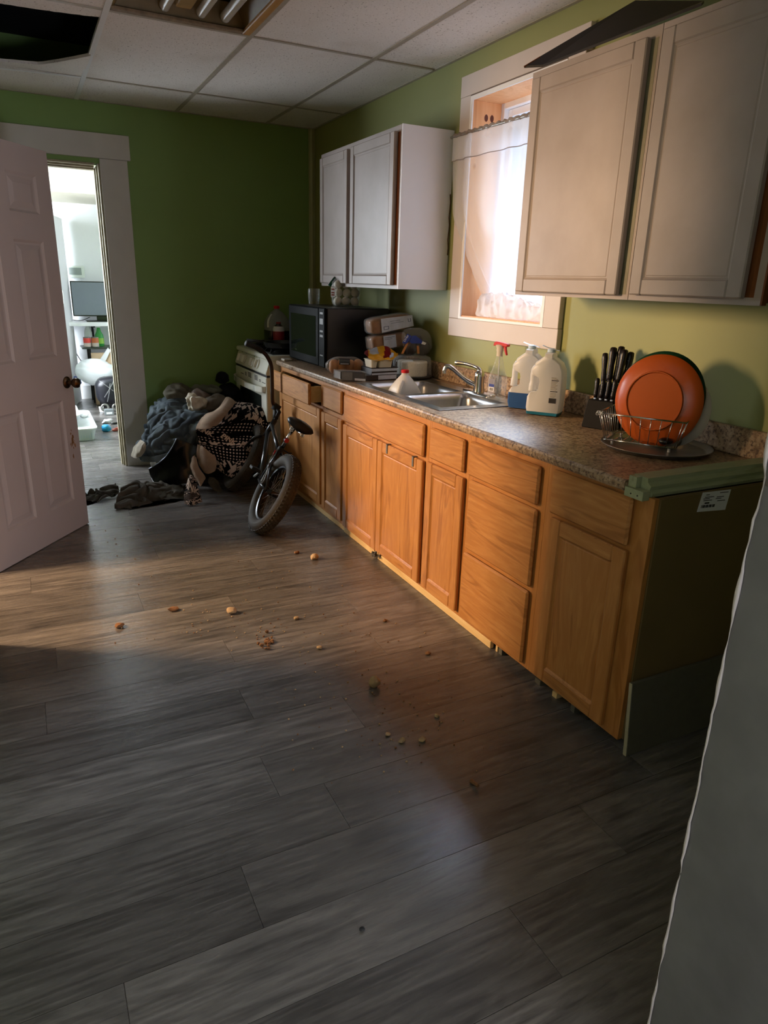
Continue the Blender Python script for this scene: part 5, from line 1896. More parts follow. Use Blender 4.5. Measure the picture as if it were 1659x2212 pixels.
hp = spline([(VX - 0.004, VY1 - 0.02, 0.700), (VX - 0.034, VY1 - 0.09, 0.694), (VX - 0.050, (VY0 + VY1) / 2, 0.688), (VX - 0.034, VY0 + 0.09, 0.694), (VX - 0.004, VY0 + 0.02, 0.700)], 7)
for i in range(len(hp) - 1):
    p_, q_ = hp[i], hp[i + 1]
    hexa(b_, [p_ + Vector((-0.008, 0, -0.020)), q_ + Vector((-0.008, 0, -0.020)), q_ + Vector((0.008, 0, -0.020)), p_ + Vector((0.008, 0, -0.020)),
              p_ + Vector((-0.008, 0, 0.020)), q_ + Vector((-0.008, 0, 0.020)), q_ + Vector((0.008, 0, 0.020)), p_ + Vector((0.008, 0, 0.020))])
bmesh.ops.remove_doubles(b_, verts=b_.verts, dist=1e-5)
obj('oven_handle', b_, 'appliance', od, smooth=True)
b_ = BM()
box(b_, VX - 0.0045, VX - 0.0021, VY0 + 0.13, VY1 - 0.13, 0.32, 0.64)
obj('oven_window', b_, 'ovenglass', od, bevel=0.002)
b_ = BM()
box(b_, VX, VX + 0.0395, VY0 + 0.002, VY1 - 0.002, 0.03, 0.200)
obj('bottom_drawer', b_, 'appliance', sv, bevel=0.005)
for (x, y) in ((VX + 0.08, VY0 + 0.05), (VX + 0.08, VY1 - 0.05), (2.12, VY0 + 0.05), (2.12, VY1 - 0.05)):
    b_ = BM()
    lathe(b_, [(0.018, 0.0), (0.018, 0.022)], (x, y, 0), 10)
    obj('foot', b_, 'blackmat', sv)
for (x, y) in ((1.68, 5.46), (1.68, 5.08), (1.98, 5.46), (1.98, 5.08)):
    b_ = BM()
    for k in range(5):
        a = R(72 * k)
        tube(b_, [(x + 0.02 * math.cos(a), y + 0.02 * math.sin(a), 0.968), (x + 0.10 * math.cos(a), y + 0.10 * math.sin(a), 0.970), (x + 0.115 * math.cos(a), y + 0.115 * math.sin(a), 0.944)], 0.006, 6)
    pts_ = [(x + 0.11 * math.cos(R(20 * k)), y + 0.11 * math.sin(R(20 * k)), 0.947) for k in range(19)]
    tube(b_, pts_, 0.005, 6)
    gr = obj('burner_grate', b_, 'blackmat', sv, smooth='all')
    b_ = BM()
    lathe(b_, [(0.045, 0.9422), (0.045, 0.950), (0.035, 0.956), (0.01, 0.957)], (x, y, 0), 18)
    obj('burner_cap', b_, 'blackmat', gr, smooth=True)

# black pan on the front burner and its lid
pan = thing('frying_pan', 'black frying pan with food scraps on the stove', 'pan', (1.70, 5.03, 0.976))
pz = 0.9765
b_ = BM()
lathe(b_, [(0.105, 0.0), (0.130, 0.010), (0.145, 0.045), (0.149, 0.047), (0.142, 0.046), (0.126, 0.014), (0.10, 0.007), (0.003, 0.007)], (1.69, 5.03, pz), 32)
obj('pan_body', b_, 'black', pan, smooth=True)
b_ = BM()
tube(b_, [(1.565, 5.09, pz + 0.040), (1.53, 5.11, pz + 0.046), (1.45, 5.15, pz + 0.050)], [0.010, 0.011, 0.013], 8)
obj('pan_handle', b_, 'blackmat', pan, smooth='all')
b_ = BM()
for k in range(16):
    a, r_ = random.uniform(0, 6.28), random.uniform(0, 0.07)
    pillow(b_, (1.69 + r_ * math.cos(a), 5.03 + r_ * math.sin(a), pz + 0.012), (0.014, 0, 0.002), (0, 0.010, 0), (0, 0, 0.007), 6, 2.0)
obj('food_scraps', b_, plain('grey_food_scraps', srgb(120, 112, 92), 0.7, var=0.5, scale=40), pan, smooth='all')
wk = thing('wok', 'black domed pot standing at the back of the stove', 'pot', (1.93, 5.06, 0.976))
b_ = BM()
lathe(b_, [(0.10, 0.0), (0.125, 0.012), (0.14, 0.05), (0.142, 0.055), (0.13, 0.075), (0.09, 0.098), (0.03, 0.108)], (1.965, 5.03, pz), 30)
obj('pot_body', b_, 'black', wk, smooth=True)
b_ = BM()
lathe(b_, [(0.008, 0.106), (0.010, 0.114), (0.022, 0.122), (0.020, 0.130), (0.004, 0.133)], (1.965, 5.03, pz), 14)
obj('lid_knob', b_, 'black', wk, smooth=True)
b_ = BM()
tube(b_, spline([(1.60, 5.38, 0.986), (1.62, 5.33, 1.000), (1.66, 5.30, 1.0), (1.70, 5.32, 0.995)], 4), 0.016, 8)
lathe(b_, [(0.024, -0.004), (0.024, 0.006), (0.016, 0.006), (0.016, -0.004)], seg=16, mat=Matrix.Translation((1.598, 5.385, 0.990)) @ Matrix.Rotation(R(70), 4, 'Y'))
tag(obj('jar_lid_stack', b_, 'black', smooth=True), 'small dark ring-shaped lid among the burners', 'lid')

# jug with red cap and dark drink, and a bottle with a red label
jg = thing('drink_jug', 'clear gallon jug with red cap half full of dark drink on the stove', 'jug', (1.80, 5.50, 0.976))
jx, jy, jz = 1.812, 5.535, 0.9765
b_ = BM()
a = 0.088
lv = [(a - 0.006, 0.0, 0.03), (a, 0.008, 0.03), (a, 0.145, 0.03), (a * 0.96, 0.170, 0.035), (a * 0.78, 0.205, 0.04), (a * 0.5, 0.235, 0.034), (0.024, 0.25, 0.0235), (0.02, 0.256, 0.0195), (0.02, 0.268, 0.0195)]
loft(b_, [rrect(jx - w, jx + w, jy - w, jy + w, rd_, jz + z, 5) for w, z, rd_ in lv])
obj('jug_body', b_, milky('hazy_jug_plastic', (0.42, 0.44, 0.42, 1), 0.3, 0.3, 0.35), jg, smooth='all')
b_ = BM()
loft(b_, [rrect(jx - w, jx + w, jy - w, jy + w, 0.03, jz + z, 5) for w, z in ((a - 0.004, 0.003), (a + 0.001, 0.010), (a + 0.001, 0.095))])
obj('dark_drink', b_, plain('dark_drink', srgb(26, 20, 22), 0.2), jg, smooth=True)
b_ = BM()
lathe(b_, [(0.023, 0.262), (0.0235, 0.264), (0.0235, 0.282), (0.021, 0.284)], (jx, jy, jz), 18)
obj('cap', b_, 'red', jg, smooth=True)
b_ = BM()
tube(b_, spline([(jx - 0.05, jy - 0.03, jz + 0.215), (jx - 0.082, jy - 0.045, jz + 0.17), (jx - 0.086, jy - 0.05, jz + 0.12)], 5), 0.012, 8)
obj('handle', b_, 'milkjug', jg, smooth='all')
bt = thing('sauce_bottle', 'small bottle with red and white label in front of the jug on the stove', 'bottle', (1.74, 5.36, 0.976))
bx_, by_ = 1.775, 5.385
b_ = BM()
lathe(b_, [(0.040, 0.0), (0.044, 0.006), (0.044, 0.115), (0.036, 0.135), (0.020, 0.148), (0.018, 0.156)], (bx_, by_, jz), 24)
obj('bottle_body', b_, plain('dark_bottle', srgb(40, 22, 22), 0.2), bt, smooth=True)
b_ = BM()
lathe(b_, [(0.0447, 0.03), (0.0447, 0.098)], (bx_, by_, jz), 24, cap0=False, cap1=False)
lr = obj('red_label', b_, plain('red_label_paper', srgb(150, 24, 42), 0.5, var=0.2, scale=30), bt, smooth=True)
b_ = BM()
lathe(b_, [(0.0447, 0.098), (0.0447, 0.116), (0.0368, 0.1352)], (bx_, by_, jz), 24, cap0=False, cap1=False)
obj('white_neck_label', b_, 'paper', bt, smooth=True)
b_ = BM()
lathe(b_, [(0.019, 0.154), (0.0195, 0.156), (0.0195, 0.166), (0.017, 0.168)], (bx_, by_, jz), 18)
obj('cap', b_, 'darkred', bt, smooth=True)

# ================================================================== CLOTHES, BLANKET, BAG
def cat_rom(p0, p1, p2, p3, t):
    return 0.5 * ((2 * p1) + (p2 - p0) * t + (2 * p0 - 5 * p1 + 4 * p2 - p3) * t * t + (3 * p1 - p0 - 3 * p2 + p3) * t ** 3)


def surf(rows):
    """rows of control points -> function (u,v) -> point"""
    P_ = [[(p if isinstance(p, Vector) else at(p[0], p[1], y=p[2])) for p in r_] for r_ in rows]
    nr, nc = len(P_), len(P_[0])
    def ev(u, v):
        fv = min(max(v, 0), 0.99999) * (nr - 1)
        j = int(fv)
        fu = min(max(u, 0), 0.99999) * (nc - 1)
        i = int(fu)
        def row(k):
            r_ = P_[min(max(k, 0), nr - 1)]
            return cat_rom(r_[max(i - 1, 0)], r_[i], r_[i + 1], r_[min(i + 2, nc - 1)], fu - i)
        return cat_rom(row(j - 1), row(j), row(j + 1), row(j + 2), fv - j)
    return ev


def sheet(name, rows, mat_, nu=60, nv=50, amp=0.012, freq=14.0, seed=0.0, thick=0.006, parent=None, fold=(1, 1), uvmap=False, keep=None, zmin=0.004, ridge=0.6):
    ev = surf(rows)
    b2 = BM()
    uvl = b2.loops.layers.uv.new('UVMap') if uvmap else None
    def pt(u, v):
        p = ev(u, v)
        e = 0.01
        n_ = (ev(min(u + e, 1), v) - ev(max(u - e, 0), v)).cross(ev(u, min(v + e, 1)) - ev(u, max(v - e, 0)))
        if n_.length > 1e-9:
            n_.normalize()
        q_ = Vector((p.x * fold[0], p.y, p.z * fold[1])) * freq + Vector((seed, seed * 2, seed * 3))
        a_ = noise.noise(q_ * 0.45)
        b3 = (1 - min(1.0, abs(noise.noise(q_ * 0.8 + Vector((a_ * 1.5, 0, 0)))) * 2.6)) ** 1.6
        c3 = noise.noise(q_ * 1.9)
        p = p + n_ * amp * (a_ * 1.2 + ridge * b3 + 0.25 * c3)
        p.z = max(p.z, zmin)
        return p
    V_ = [[b2.verts.new(pt(i / nu, j / nv)) for i in range(nu + 1)] for j in range(nv + 1)]
    for j in range(nv):
        for i in range(nu):
            if keep and not keep((i + 0.5) / nu, (j + 0.5) / nv):
                continue
            f_ = b2.faces.new((V_[j][i], V_[j][i + 1], V_[j + 1][i + 1], V_[j + 1][i]))
            if uvl:
                for l_, (a, b) in zip(f_.loops, ((i, j), (i + 1, j), (i + 1, j + 1), (i, j + 1))):
                    l_[uvl].uv = (a / nu, b / nv)
    if keep:
        bmesh.ops.delete(b2, geom=[v for v in b2.verts if not v.link_faces], context='VERTS')
    if thick:
        bmesh.ops.solidify(b2, geom=b2.faces[:], thickness=thick)
        for v in b2.verts:
            v.co.z = max(v.co.z, zmin - 0.002)
    return obj(name, b2, mat_, parent, smooth='all'), pt


def lump(name, c, r_, mat_, label, cat='clothing', amp=0.035, freq=9.0, seed=0.0, rz=0.0, grp='clothes in the heap', zmin=0.003):
    b2 = BM()
    n1, n2 = 30, 44
    rotm = Matrix.Rotation(rz, 3, 'Z')
    loops = []
    for i in range(1, n1):
        a = math.pi * i / n1
        lp_ = []
        for k in range(n2):
            b = 2 * math.pi * k / n2
            d_ = Vector((math.sin(a) * math.cos(b), math.sin(a) * math.sin(b), -math.cos(a)))
            p = Vector((d_.x * r_[0], d_.y * r_[1], d_.z * r_[2]))
            q_ = (p + Vector(c)) * freq + Vector((seed, seed, seed))
            w = amp * (noise.noise(q_ * 0.5) * 1.1 + 0.7 * (0.5 - abs(noise.noise(q_ * 0.9 + Vector((p.z * 6, 0, 0)))) * 2) + 0.3 * noise.noise(q_ * 2.2))
            p = rotm @ (p + d_ * w) + Vector(c)
            p.z = max(p.z, zmin)
            lp_.append(p)
        loops.append(lp_)
    loft(b2, loops)
    return tag(obj(name, b2, mat_, smooth='all'), label, cat, grp)


def cloth(name, c1, c2=None, scale=9, rough=0.9):
    return plain(name, c1, rough, var=0.35, scale=scale, col2=c2, bump=0.25, bscale=300, spec=0.15)


M['denim'] = cloth('blue_grey_denim', srgb(122, 134, 140), srgb(80, 90, 98), 7)
M['denim2'] = cloth('faded_denim', srgb(132, 142, 146), srgb(90, 100, 106), 6)
M['navy'] = cloth('black_navy_cloth', srgb(26, 28, 36), srgb(16, 17, 22))
M['greycloth'] = cloth('olive_grey_cloth', srgb(104, 100, 88), srgb(72, 69, 60))
M['whitecloth'] = cloth('off_white_cloth', srgb(214, 206, 190), srgb(168, 158, 140), 10)
M['greyshirt'] = cloth('grey_brown_shirt', srgb(112, 104, 94), srgb(78, 72, 66))
M['khaki'] = cloth('dark_khaki', srgb(112, 106, 96), srgb(72, 68, 60), 8)

lump('folded_garment', (0.98, 5.38, 0.20), (0.27, 0.25, 0.24), 'greycloth', 'olive grey garment at the bottom of the clothes heap', seed=1)
lump('dark_hoodie', at(496, 856, y=5.54), (0.13, 0.11, 0.10), 'navy', 'black navy hoodie on top of the clothes heap against the wall', seed=2, amp=0.045)
lump('dark_garment', (1.34, 5.40, 0.25), (0.10, 0.18, 0.25), 'navy', 'dark garment wedged between heap and stove', seed=12, amp=0.05)
lump('grey_shirt', at(458, 876, y=5.30), (0.10, 0.09, 0.06), 'greyshirt', 'grey brown shirt lying on the heap behind the blanket', seed=3, amp=0.04, freq=14)
lump('white_shirt', at(418, 868, y=5.26), (0.065, 0.08, 0.065), 'whitecloth', 'crumpled off-white shirt on the middle of the heap', seed=4, amp=0.045, freq=16)
lump('olive_shirt', at(400, 852, y=5.48), (0.16, 0.09, 0.07), 'greycloth', 'olive grey shirt at the back of the heap', seed=5, amp=0.04, freq=13)
lump('striped_cloth', at(448, 846, y=5.52), (0.12, 0.08, 0.06), cloth('pale_grey_green_cloth', srgb(120, 124, 112), srgb(86, 90, 82), 14), 'pale grey green cloth at the top back of the heap', seed=6, amp=0.04, freq=13)
lump('mauve_shirt', at(436, 862, y=5.38), (0.055, 0.08, 0.06), cloth('mauve_brown_cloth', srgb(120, 106, 98), srgb(88, 76, 70), 10), 'mauve brown shirt between the white and the grey shirts', seed=16, amp=0.04, freq=15)
pc_ = at(480, 816, y=5.53)
cp_ = thing('knit_hat', 'round black knit hat on top of the clothes heap', 'hat', pc_ - Vector((0, 0, 0.05)))
b_ = BM()
ball(b_, pc_, 0.052, 16, 11, sc=(1, 1, 0.95))
film_noise(b_, 0.004, 40)
obj('crown', b_, 'navy', cp_, smooth='all')
b_ = BM()
lathe(b_, [(0.049, -0.030), (0.054, -0.026), (0.055, -0.010), (0.051, -0.006)], pc_, 20)
obj('cuff', b_, 'navy', cp_, smooth=True)

dj, _ = sheet('denim_jeans', [
    [(338, 862, 5.56), (370, 844, 5.52), (395, 855, 5.45), (412, 868, 5.4)],
    [(318, 893, 5.42), (355, 876, 5.34), (392, 876, 5.30), (425, 884, 5.28)],
    [(316, 905, 5.34), (355, 898, 5.22), (398, 892, 5.18), (452, 888, 5.16)],
    [(300, 942, 5.26), (340, 934, 5.12), (390, 920, 5.06), (438, 905, 5.06)],
    [(288, 974, 5.22), (330, 966, 5.06), (382, 950, 5.00), (428, 935, 5.00)],
    [(300, 996, 5.20), (332, 996, 5.05), (372, 986, 5.00), (418, 975, 5.00)]], 'denim', 80, 90, 0.020, 16, 3.0, ridge=1.4)
tag(dj, 'blue grey denim jeans spilling down the front of the heap', 'jeans', 'clothes in the heap')
wb, _ = sheet('jeans_waistband', [
    [(306, 985, 5.16), (335, 985, 5.01), (375, 974, 4.96), (415, 962, 4.96)],
    [(305, 997, 5.15), (335, 998, 5.00), (375, 988, 4.95), (415, 976, 4.95)]], 'denim2', 40, 8, 0.004, 20, 1.0)
wb.parent = dj
tj, _ = sheet('denim_jacket', [
    [(420, 893, 5.16), (452, 890, 5.12), (480, 892, 5.06)],
    [(405, 915, 5.10), (440, 905, 5.04), (470, 905, 5.00)],
    [(392, 948, 5.02), (430, 930, 4.98), (455, 925, 4.97)],
    [(380, 985, 5.00), (415, 965, 4.97), (440, 950, 4.96)]], 'denim2', 50, 50, 0.018, 18, 8.0, ridge=1.4)
tag(tj, 'faded grey denim sleeve beside the patterned blanket', 'jacket', 'clothes in the heap')
cs, _ = sheet('cream_sock', [
    [(303, 950, 5.22), (312, 955, 5.12), (316, 962, 5.10)],
    [(288, 966, 5.22), (302, 972, 5.10), (313, 975, 5.08)],
    [(281, 985, 5.22), (293, 990, 5.12), (306, 985, 5.10)]], 'whitecloth', 30, 30, 0.008, 22, 2.0, thick=0.012)
tag(cs, 'cream cloth end hanging at the left of the jeans', 'clothing', 'clothes in the heap')

# black glossy bag
bgm = plain('glossy_black_vinyl', srgb(10, 10, 12), 0.22, var=0.2, scale=5)
bag = thing('black_bag', 'glossy black bag with a stiff curved rim in front of the jeans', 'bag', (0.9, 4.95, 0))
o_, bev_ = sheet('bag_side', [
    [(322, 1013, 5.06), (348, 996, 4.97), (368, 972, 4.92), (381, 948, 4.90)],
    [(326, 1030, 5.05), (362, 1010, 4.92), (395, 985, 4.86), (410, 958, 4.86)],
    [(334, 1045, 5.00), (372, 1030, 4.87), (410, 1008, 4.82), (440, 972, 4.83)],
    [(346, 1056, 4.94), (388, 1047, 4.83), (428, 1035, 4.78), (462, 1000, 4.80)]], bgm, 40, 40, 0.008, 9, 4.0, thick=0.006, parent=bag)
b_ = BM()
tube(b_, [bev_(i / 30, 0.0) + Vector((0, -0.004, 0.002)) for i in range(31)], [0.0035] * 31, 8)
obj('rim', b_, plain('shiny_rim', srgb(150, 156, 168), 0.2, 0.6), bag, smooth='all')
o2, _ = sheet('bag_back', [
    [(326, 1013, 5.12), (352, 996, 5.08), (375, 972, 5.05), (392, 955, 5.02)],
    [(346, 1050, 5.02), (390, 1035, 5.0), (430, 1020, 4.97), (465, 1000, 4.95)]], bgm, 20, 20, 0.006, 9, 5.0, thick=0.006, parent=bag)

# trousers on the floor
tr, _ = sheet('dropped_trousers', [
    [(262, 1052, 4.83), (290, 1040, 4.88), (330, 1036, 4.92), (372, 1040, 4.92), (405, 1046, 4.9)],
    [(250, 1072, 4.72), (288, 1058, 4.76), (330, 1055, 4.78), (372, 1060, 4.76), (405, 1066, 4.74)],
    [(247, 1092, 4.62), (285, 1086, 4.63), (330, 1084, 4.66), (362, 1084, 4.66), (395, 1082, 4.66)],
    [(252, 1098, 4.60), (288, 1100, 4.58), (330, 1094, 4.60), (360, 1090, 4.62), (390, 1086, 4.64)]], 'khaki', 110, 70, 0.017, 20, 2.0, thick=0.006, ridge=1.7)
tag(tr, 'dark khaki trousers lying on the floor in front of the heap', 'trousers', 'clothes on the floor')
sl, _ = sheet('dropped_shirt', [
    [(180, 1062, 5.00), (205, 1052, 5.00), (232, 1044, 5.0), (250, 1040, 5.02)],
    [(180, 1082, 4.86), (208, 1070, 4.88), (236, 1060, 4.92), (258, 1056, 4.94)],
    [(178, 1098, 4.76), (206, 1086, 4.80), (232, 1074, 4.86), (256, 1066, 4.90)]], 'khaki', 80, 60, 0.020, 20, 6.0, thick=0.006, ridge=1.7)
tag(sl, 'dark sleeve on the floor behind the open door', 'clothing', 'clothes on the floor')
o3, _ = sheet('folded_cloth', [
    [(345, 1052, 4.82), (372, 1048, 4.84), (396, 1050, 4.84)],
    [(342, 1068, 4.72), (372, 1066, 4.72), (398, 1066, 4.73)],
    [(348, 1078, 4.66), (374, 1076, 4.66), (396, 1078, 4.66)]], 'greycloth', 30, 30, 0.010, 16, 9.0, thick=0.006)
tag(o3, 'small olive cloth between the trousers and the blanket', 'clothing', 'clothes on the floor')

# dark box that carries the blanket
dbx = thing('storage_box', 'dark storage box under the patterned blanket', 'box', (1.06, 4.99, 0))
b_ = BM()
box(b_, 0.985, 1.105, 4.97, 5.14, 0.003, 0.30)
obj('box_body', b_, 'blackmat', dbx, bevel=0.008)
b_ = BM()
box(b_, 0.98, 1.11, 4.965, 5.145, 0.3005, 0.32)
obj('box_lid', b_, 'blackmat', dbx, bevel=0.006)


def mat_blanket():
    """black plush printed with cream blocks, diamonds and bands"""
    t = NT('black_cream_printed_plush')
    b = t.bsdf(None, 0.95, 0, 0.1)
    tc = t.n('ShaderNodeTexCoord')
    def mapped(sc, rot=0.0, loc=(0, 0, 0)):
        mp = t.n('ShaderNodeMapping')
        mp.inputs['Scale'].default_value = (sc[0], sc[1], 1)
        mp.inputs['Rotation'].default_value = (0, 0, rot)
        mp.inputs['Location'].default_value = loc
        t.l(tc.outputs['UV'], mp.inputs[0])
        return mp.outputs[0]
    # blocky motif: random cells
    sn = t.n('ShaderNodeVectorMath', operation='FLOOR')
    t.l(mapped((26, 34), R(40)), sn.inputs[0])
    wn = t.n('ShaderNodeTexWhiteNoise', noise_dimensions='2D')
    t.l(sn.outputs[0], wn.inputs['Vector'])
    sn2 = t.n('ShaderNodeVectorMath', operation='FLOOR')
    t.l(mapped((11, 15), R(40)), sn2.inputs[0])
    wn2 = t.n('ShaderNodeTexWhiteNoise', noise_dimensions='2D')
    t.l(sn2.outputs[0], wn2.inputs['Vector'])
    ad = t.n('ShaderNodeMath', operation='MULTIPLY_ADD')
    ad.inputs[1].default_value = 0.55
    t.l(wn.outputs['Value'], ad.inputs[0])
    m2 = t.n('ShaderNodeMath', operation='MULTIPLY')
    m2.inputs[1].default_value = 0.45
    t.l(wn2.outputs['Value'], m2.inputs[0])
    t.l(m2.outputs[0], ad.inputs[2])
    blocks = t.ramp(ad.outputs[0], [(0.52, W1(0)), (0.53, W1(1))], 'CONSTANT')
    # small diamonds in rows
    fr = t.n('ShaderNodeVectorMath', operation='FRACTION')
    t.l(mapped((20, 26), R(8)), fr.inputs[0])
    sep = t.n('ShaderNodeSeparateXYZ')
    t.l(fr.outputs[0], sep.inputs[0])
    def absc(o_):
        s1 = t.n('ShaderNodeMath', operation='SUBTRACT')
        s1.inputs[1].default_value = 0.5
        t.l(o_, s1.inputs[0])
        a1 = t.n('ShaderNodeMath', operation='ABSOLUTE')
        t.l(s1.outputs[0], a1.inputs[0])
        return a1.outputs[0]
    sm = t.n('ShaderNodeMath', operation='ADD')
    t.l(absc(sep.outputs[0]), sm.inputs[0])
    t.l(absc(sep.outputs[1]), sm.inputs[1])
    dia = t.ramp(sm.outputs[0], [(0.0, W1(1)), (0.30, W1(0))], 'CONSTANT')
    # bands choose the motif
    sp2 = t.n('ShaderNodeSeparateXYZ')
    t.l(mapped((1, 1), R(12)), sp2.inputs[0])
    band = t.ramp(sp2.outputs[1], [(0.0, W1(1)), (0.34, W1(0)), (0.40, W1(0.0)), (0.62, W1(1)), (0.68, W1(0)), (0.86, W1(1))], 'CONSTANT')
    gap = t.ramp(sp2.outputs[1], [(0.0, W1(1)), (0.335, W1(0)), (0.36, W1(1)), (0.47, W1(0)), (0.535, W1(1)), (0.66, W1(0)), (0.675, W1(1))], 'CONSTANT')
    f_ = t.mix(band, dia, blocks)
    f_ = t.mix(1.0, f_, gap, 'MULTIPLY')
    c = t.mix(f_, srgb(17, 15, 17), srgb(204, 184, 170))
    t.l(c, b.inputs['Base Color'])
    t.bump(b, t.noise(t.coords(), 260, 3), 0.4)
    return t.m


M['plush'] = mat_blanket()
M['sherpa'] = plain('cream_sherpa', srgb(196, 172, 150), 0.95, var=0.18, scale=24, bump=0.8, bscale=240, spec=0.1)
bk = thing('printed_blanket', 'black and cream printed plush blanket draped over the heap with its fleece side folded back', 'blanket', (1.15, 4.85, 0))
rows_b = [
    [(498, 868, 5.16), (528, 868, 5.14), (560, 878, 5.00), (586, 894, 4.90)],
    [(484, 888, 5.00), (520, 885, 4.98), (556, 896, 4.92), (587, 912, 4.86)],
    [(462, 916, 4.86), (502, 914, 4.82), (545, 922, 4.83), (584, 934, 4.82)],
    [(425, 926, 4.84), (485, 938, 4.75), (535, 945, 4.76), (579, 956, 4.80)],
    [(427, 944, 4.82), (482, 958, 4.72), (530, 966, 4.73), (574, 974, 4.78)],
    [(432, 962, 4.80), (480, 980, 4.71), (526, 992, 4.71), (566, 992, 4.75)],
    [(446, 988, 4.78), (480, 1002, 4.70), (515, 1010, 4.70), (546, 1008, 4.72)],
    [(466, 1012, 4.74), (482, 1022, 4.69), (502, 1032, 4.69), (522, 1026, 4.70)]]
ob, bpt = sheet('plush_face', rows_b, 'plush', 110, 120, 0.008, 11, 2.0, thick=0.008, parent=bk, uvmap=True, ridge=0.5)
fl, _ = sheet('fleece_fold', [
    [(488, 858, 5.12), (496, 858, 5.10), (504, 862, 5.08), (510, 868, 5.06)],
    [(466, 882, 5.02), (478, 880, 4.95), (488, 884, 4.92), (493, 890, 4.90)],
    [(440, 897, 4.94), (456, 895, 4.86), (472, 898, 4.82), (481, 905, 4.82)],
    [(427, 915, 4.86), (444, 912, 4.80), (460, 914, 4.77), (470, 918, 4.77)],
    [(422, 926, 4.84), (438, 927, 4.78), (452, 926, 4.75), (462, 922, 4.76)]], 'sherpa', 50, 50, 0.008, 10, 1.0, thick=0.014, parent=bk)
f2, _ = sheet('fleece_fold', [
    [(426, 960, 4.80), (440, 966, 4.75), (455, 978, 4.72), (466, 986, 4.71)],
    [(424, 980, 4.80), (438, 985, 4.73), (452, 994, 4.69), (468, 1000, 4.68)],
    [(428, 1000, 4.78), (440, 1006, 4.71), (452, 1012, 4.68), (466, 1014, 4.68)],
    [(440, 1020, 4.74), (448, 1024, 4.69), (456, 1022, 4.67), (464, 1018, 4.68)]], 'sherpa', 40, 40, 0.008, 12, 5.0, thick=0.014, parent=bk)
f3, _ = sheet('fleece_fold', [
    [(421, 982, 4.82), (414, 992, 4.80), (418, 985, 4.78), (424, 988, 4.77)],
    [(411, 1002, 4.80), (414, 1006, 4.75), (422, 1008, 4.73), (430, 1010, 4.72)],
    [(416, 1024, 4.76), (422, 1026, 4.71), (432, 1030, 4.69), (444, 1030, 4.69)],
    [(430, 1052, 4.68), (432, 1050, 4.66), (436, 1048, 4.66), (442, 1040, 4.68)]], 'sherpa', 36, 40, 0.007, 12, 7.0, thick=0.014, parent=bk)
f4, b4pt = sheet('plush_corner', [
    [(410, 1026, 4.74), (416, 1028, 4.71), (424, 1034, 4.70)],
    [(402, 1046, 4.66), (412, 1048, 4.63), (428, 1054, 4.64)],
    [(396, 1068, 4.60), (412, 1070, 4.56), (434, 1070, 4.60)],
    [(398, 1088, 4.54), (416, 1092, 4.50), (438, 1082, 4.54)]], 'plush', 40, 50, 0.010, 14, 3.0, thick=0.010, parent=bk, uvmap=True)
# stitched black edge
b_ = BM()
for i in range(40):
    t_ = i / 39
    p = bpt(0.0 + 0.02, 0.0 + t_ * 0.42)
    s2 = 0.006
    tube(b_, [p + Vector((-0.012, -0.004, 0.0)), p + Vector((0.008, -0.012, 0.001))], 0.0022, 5)
obj('stitched_edge', b_, 'ink', bk)
# printed words wrapped on to the plush
M['print_cream'] = plain('cream_print', srgb(206, 188, 174), 0.95, var=0.1, spec=0.1)
def wrap_word(s, u0, v0, size, ang_, fn, mirror=False):
    b_ = BM()
    V_, F_ = text_mesh(s, size, 0.004 * size / 0.1)
    ca, sa = math.cos(ang_), math.sin(ang_)
    vs_ = []
    for v in V_:
        x = -v.x if mirror else v.x
        uu, vv = u0 + x * ca - v.y * sa, v0 - (x * sa + v.y * ca) * 0.9
        p = fn(uu, vv)
        e = 0.01
        n_ = (fn(uu + e, vv) - fn(uu - e, vv)).cross(fn(uu, vv + e) - fn(uu, vv - e)).normalized()
        cam_dir = (Vector((0, 0, CAMZ)) - p).normalized()
        if n_.dot(cam_dir) < 0:
            n_ = -n_
        vs_.append(b_.verts.new(p + n_ * 0.0105))
    for f_ in F_:
        try:
            b_.faces.new([vs_[i] for i in f_])
        except ValueError:
            pass
    obj('lettering', b_, 'print_cream', bk)
wrap_word('PINK', 0.40, 0.505, 0.095, R(-26), bpt)
wrap_word('PINK', 0.13, 0.455, 0.085, R(-20), bpt)
wrap_word('PINK', 0.68, 0.575, 0.095, R(-22), bpt)
wrap_word('PINK', 0.70, 0.20, 0.10, R(-10), bpt)
wrap_word('PINK', 0.5, 0.42, 0.40, R(-20), b4pt)
# clear crumpled wrapper and grey glove tucked below
o_, _ = sheet('grey_glove', [
    [(452, 1030, 4.70), (462, 1032, 4.68), (472, 1040, 4.67)],
    [(450, 1044, 4.66), (464, 1048, 4.64), (478, 1055, 4.64)],
    [(462, 1058, 4.62), (472, 1062, 4.61), (482, 1060, 4.62)]], 'greycloth', 24, 24, 0.008, 20, 4.0, thick=0.01)
tag(o_, 'grey glove peeping out under the blanket', 'glove', 'clothes on the floor')

# ================================================================== BICYCLE leaning on the cabinets
bk0 = Vector((1.085, 3.865, 0.004))
_a, _t = R(5), R(31)
bf = Vector((math.sin(_a), math.cos(_a), 0))
br = Vector((math.cos(_a), -math.sin(_a), 0))
bu = Vector((0, 0, 1)) * math.cos(_t) + br * math.sin(_t)
bn = br * math.cos(_t) - Vector((0, 0, 1)) * math.sin(_t)
bkm = Matrix(((bf.x, bn.x, bu.x, bk0.x), (bf.y, bn.y, bu.y, bk0.y), (bf.z, bn.z, bu.z, bk0.z), (0, 0, 0, 1)))
bi = thing('bicycle', 'small black bicycle with a fat rear tyre leaning against the cabinets', 'bicycle', mat=bkm)
RT = 0.042
RW = 0.258


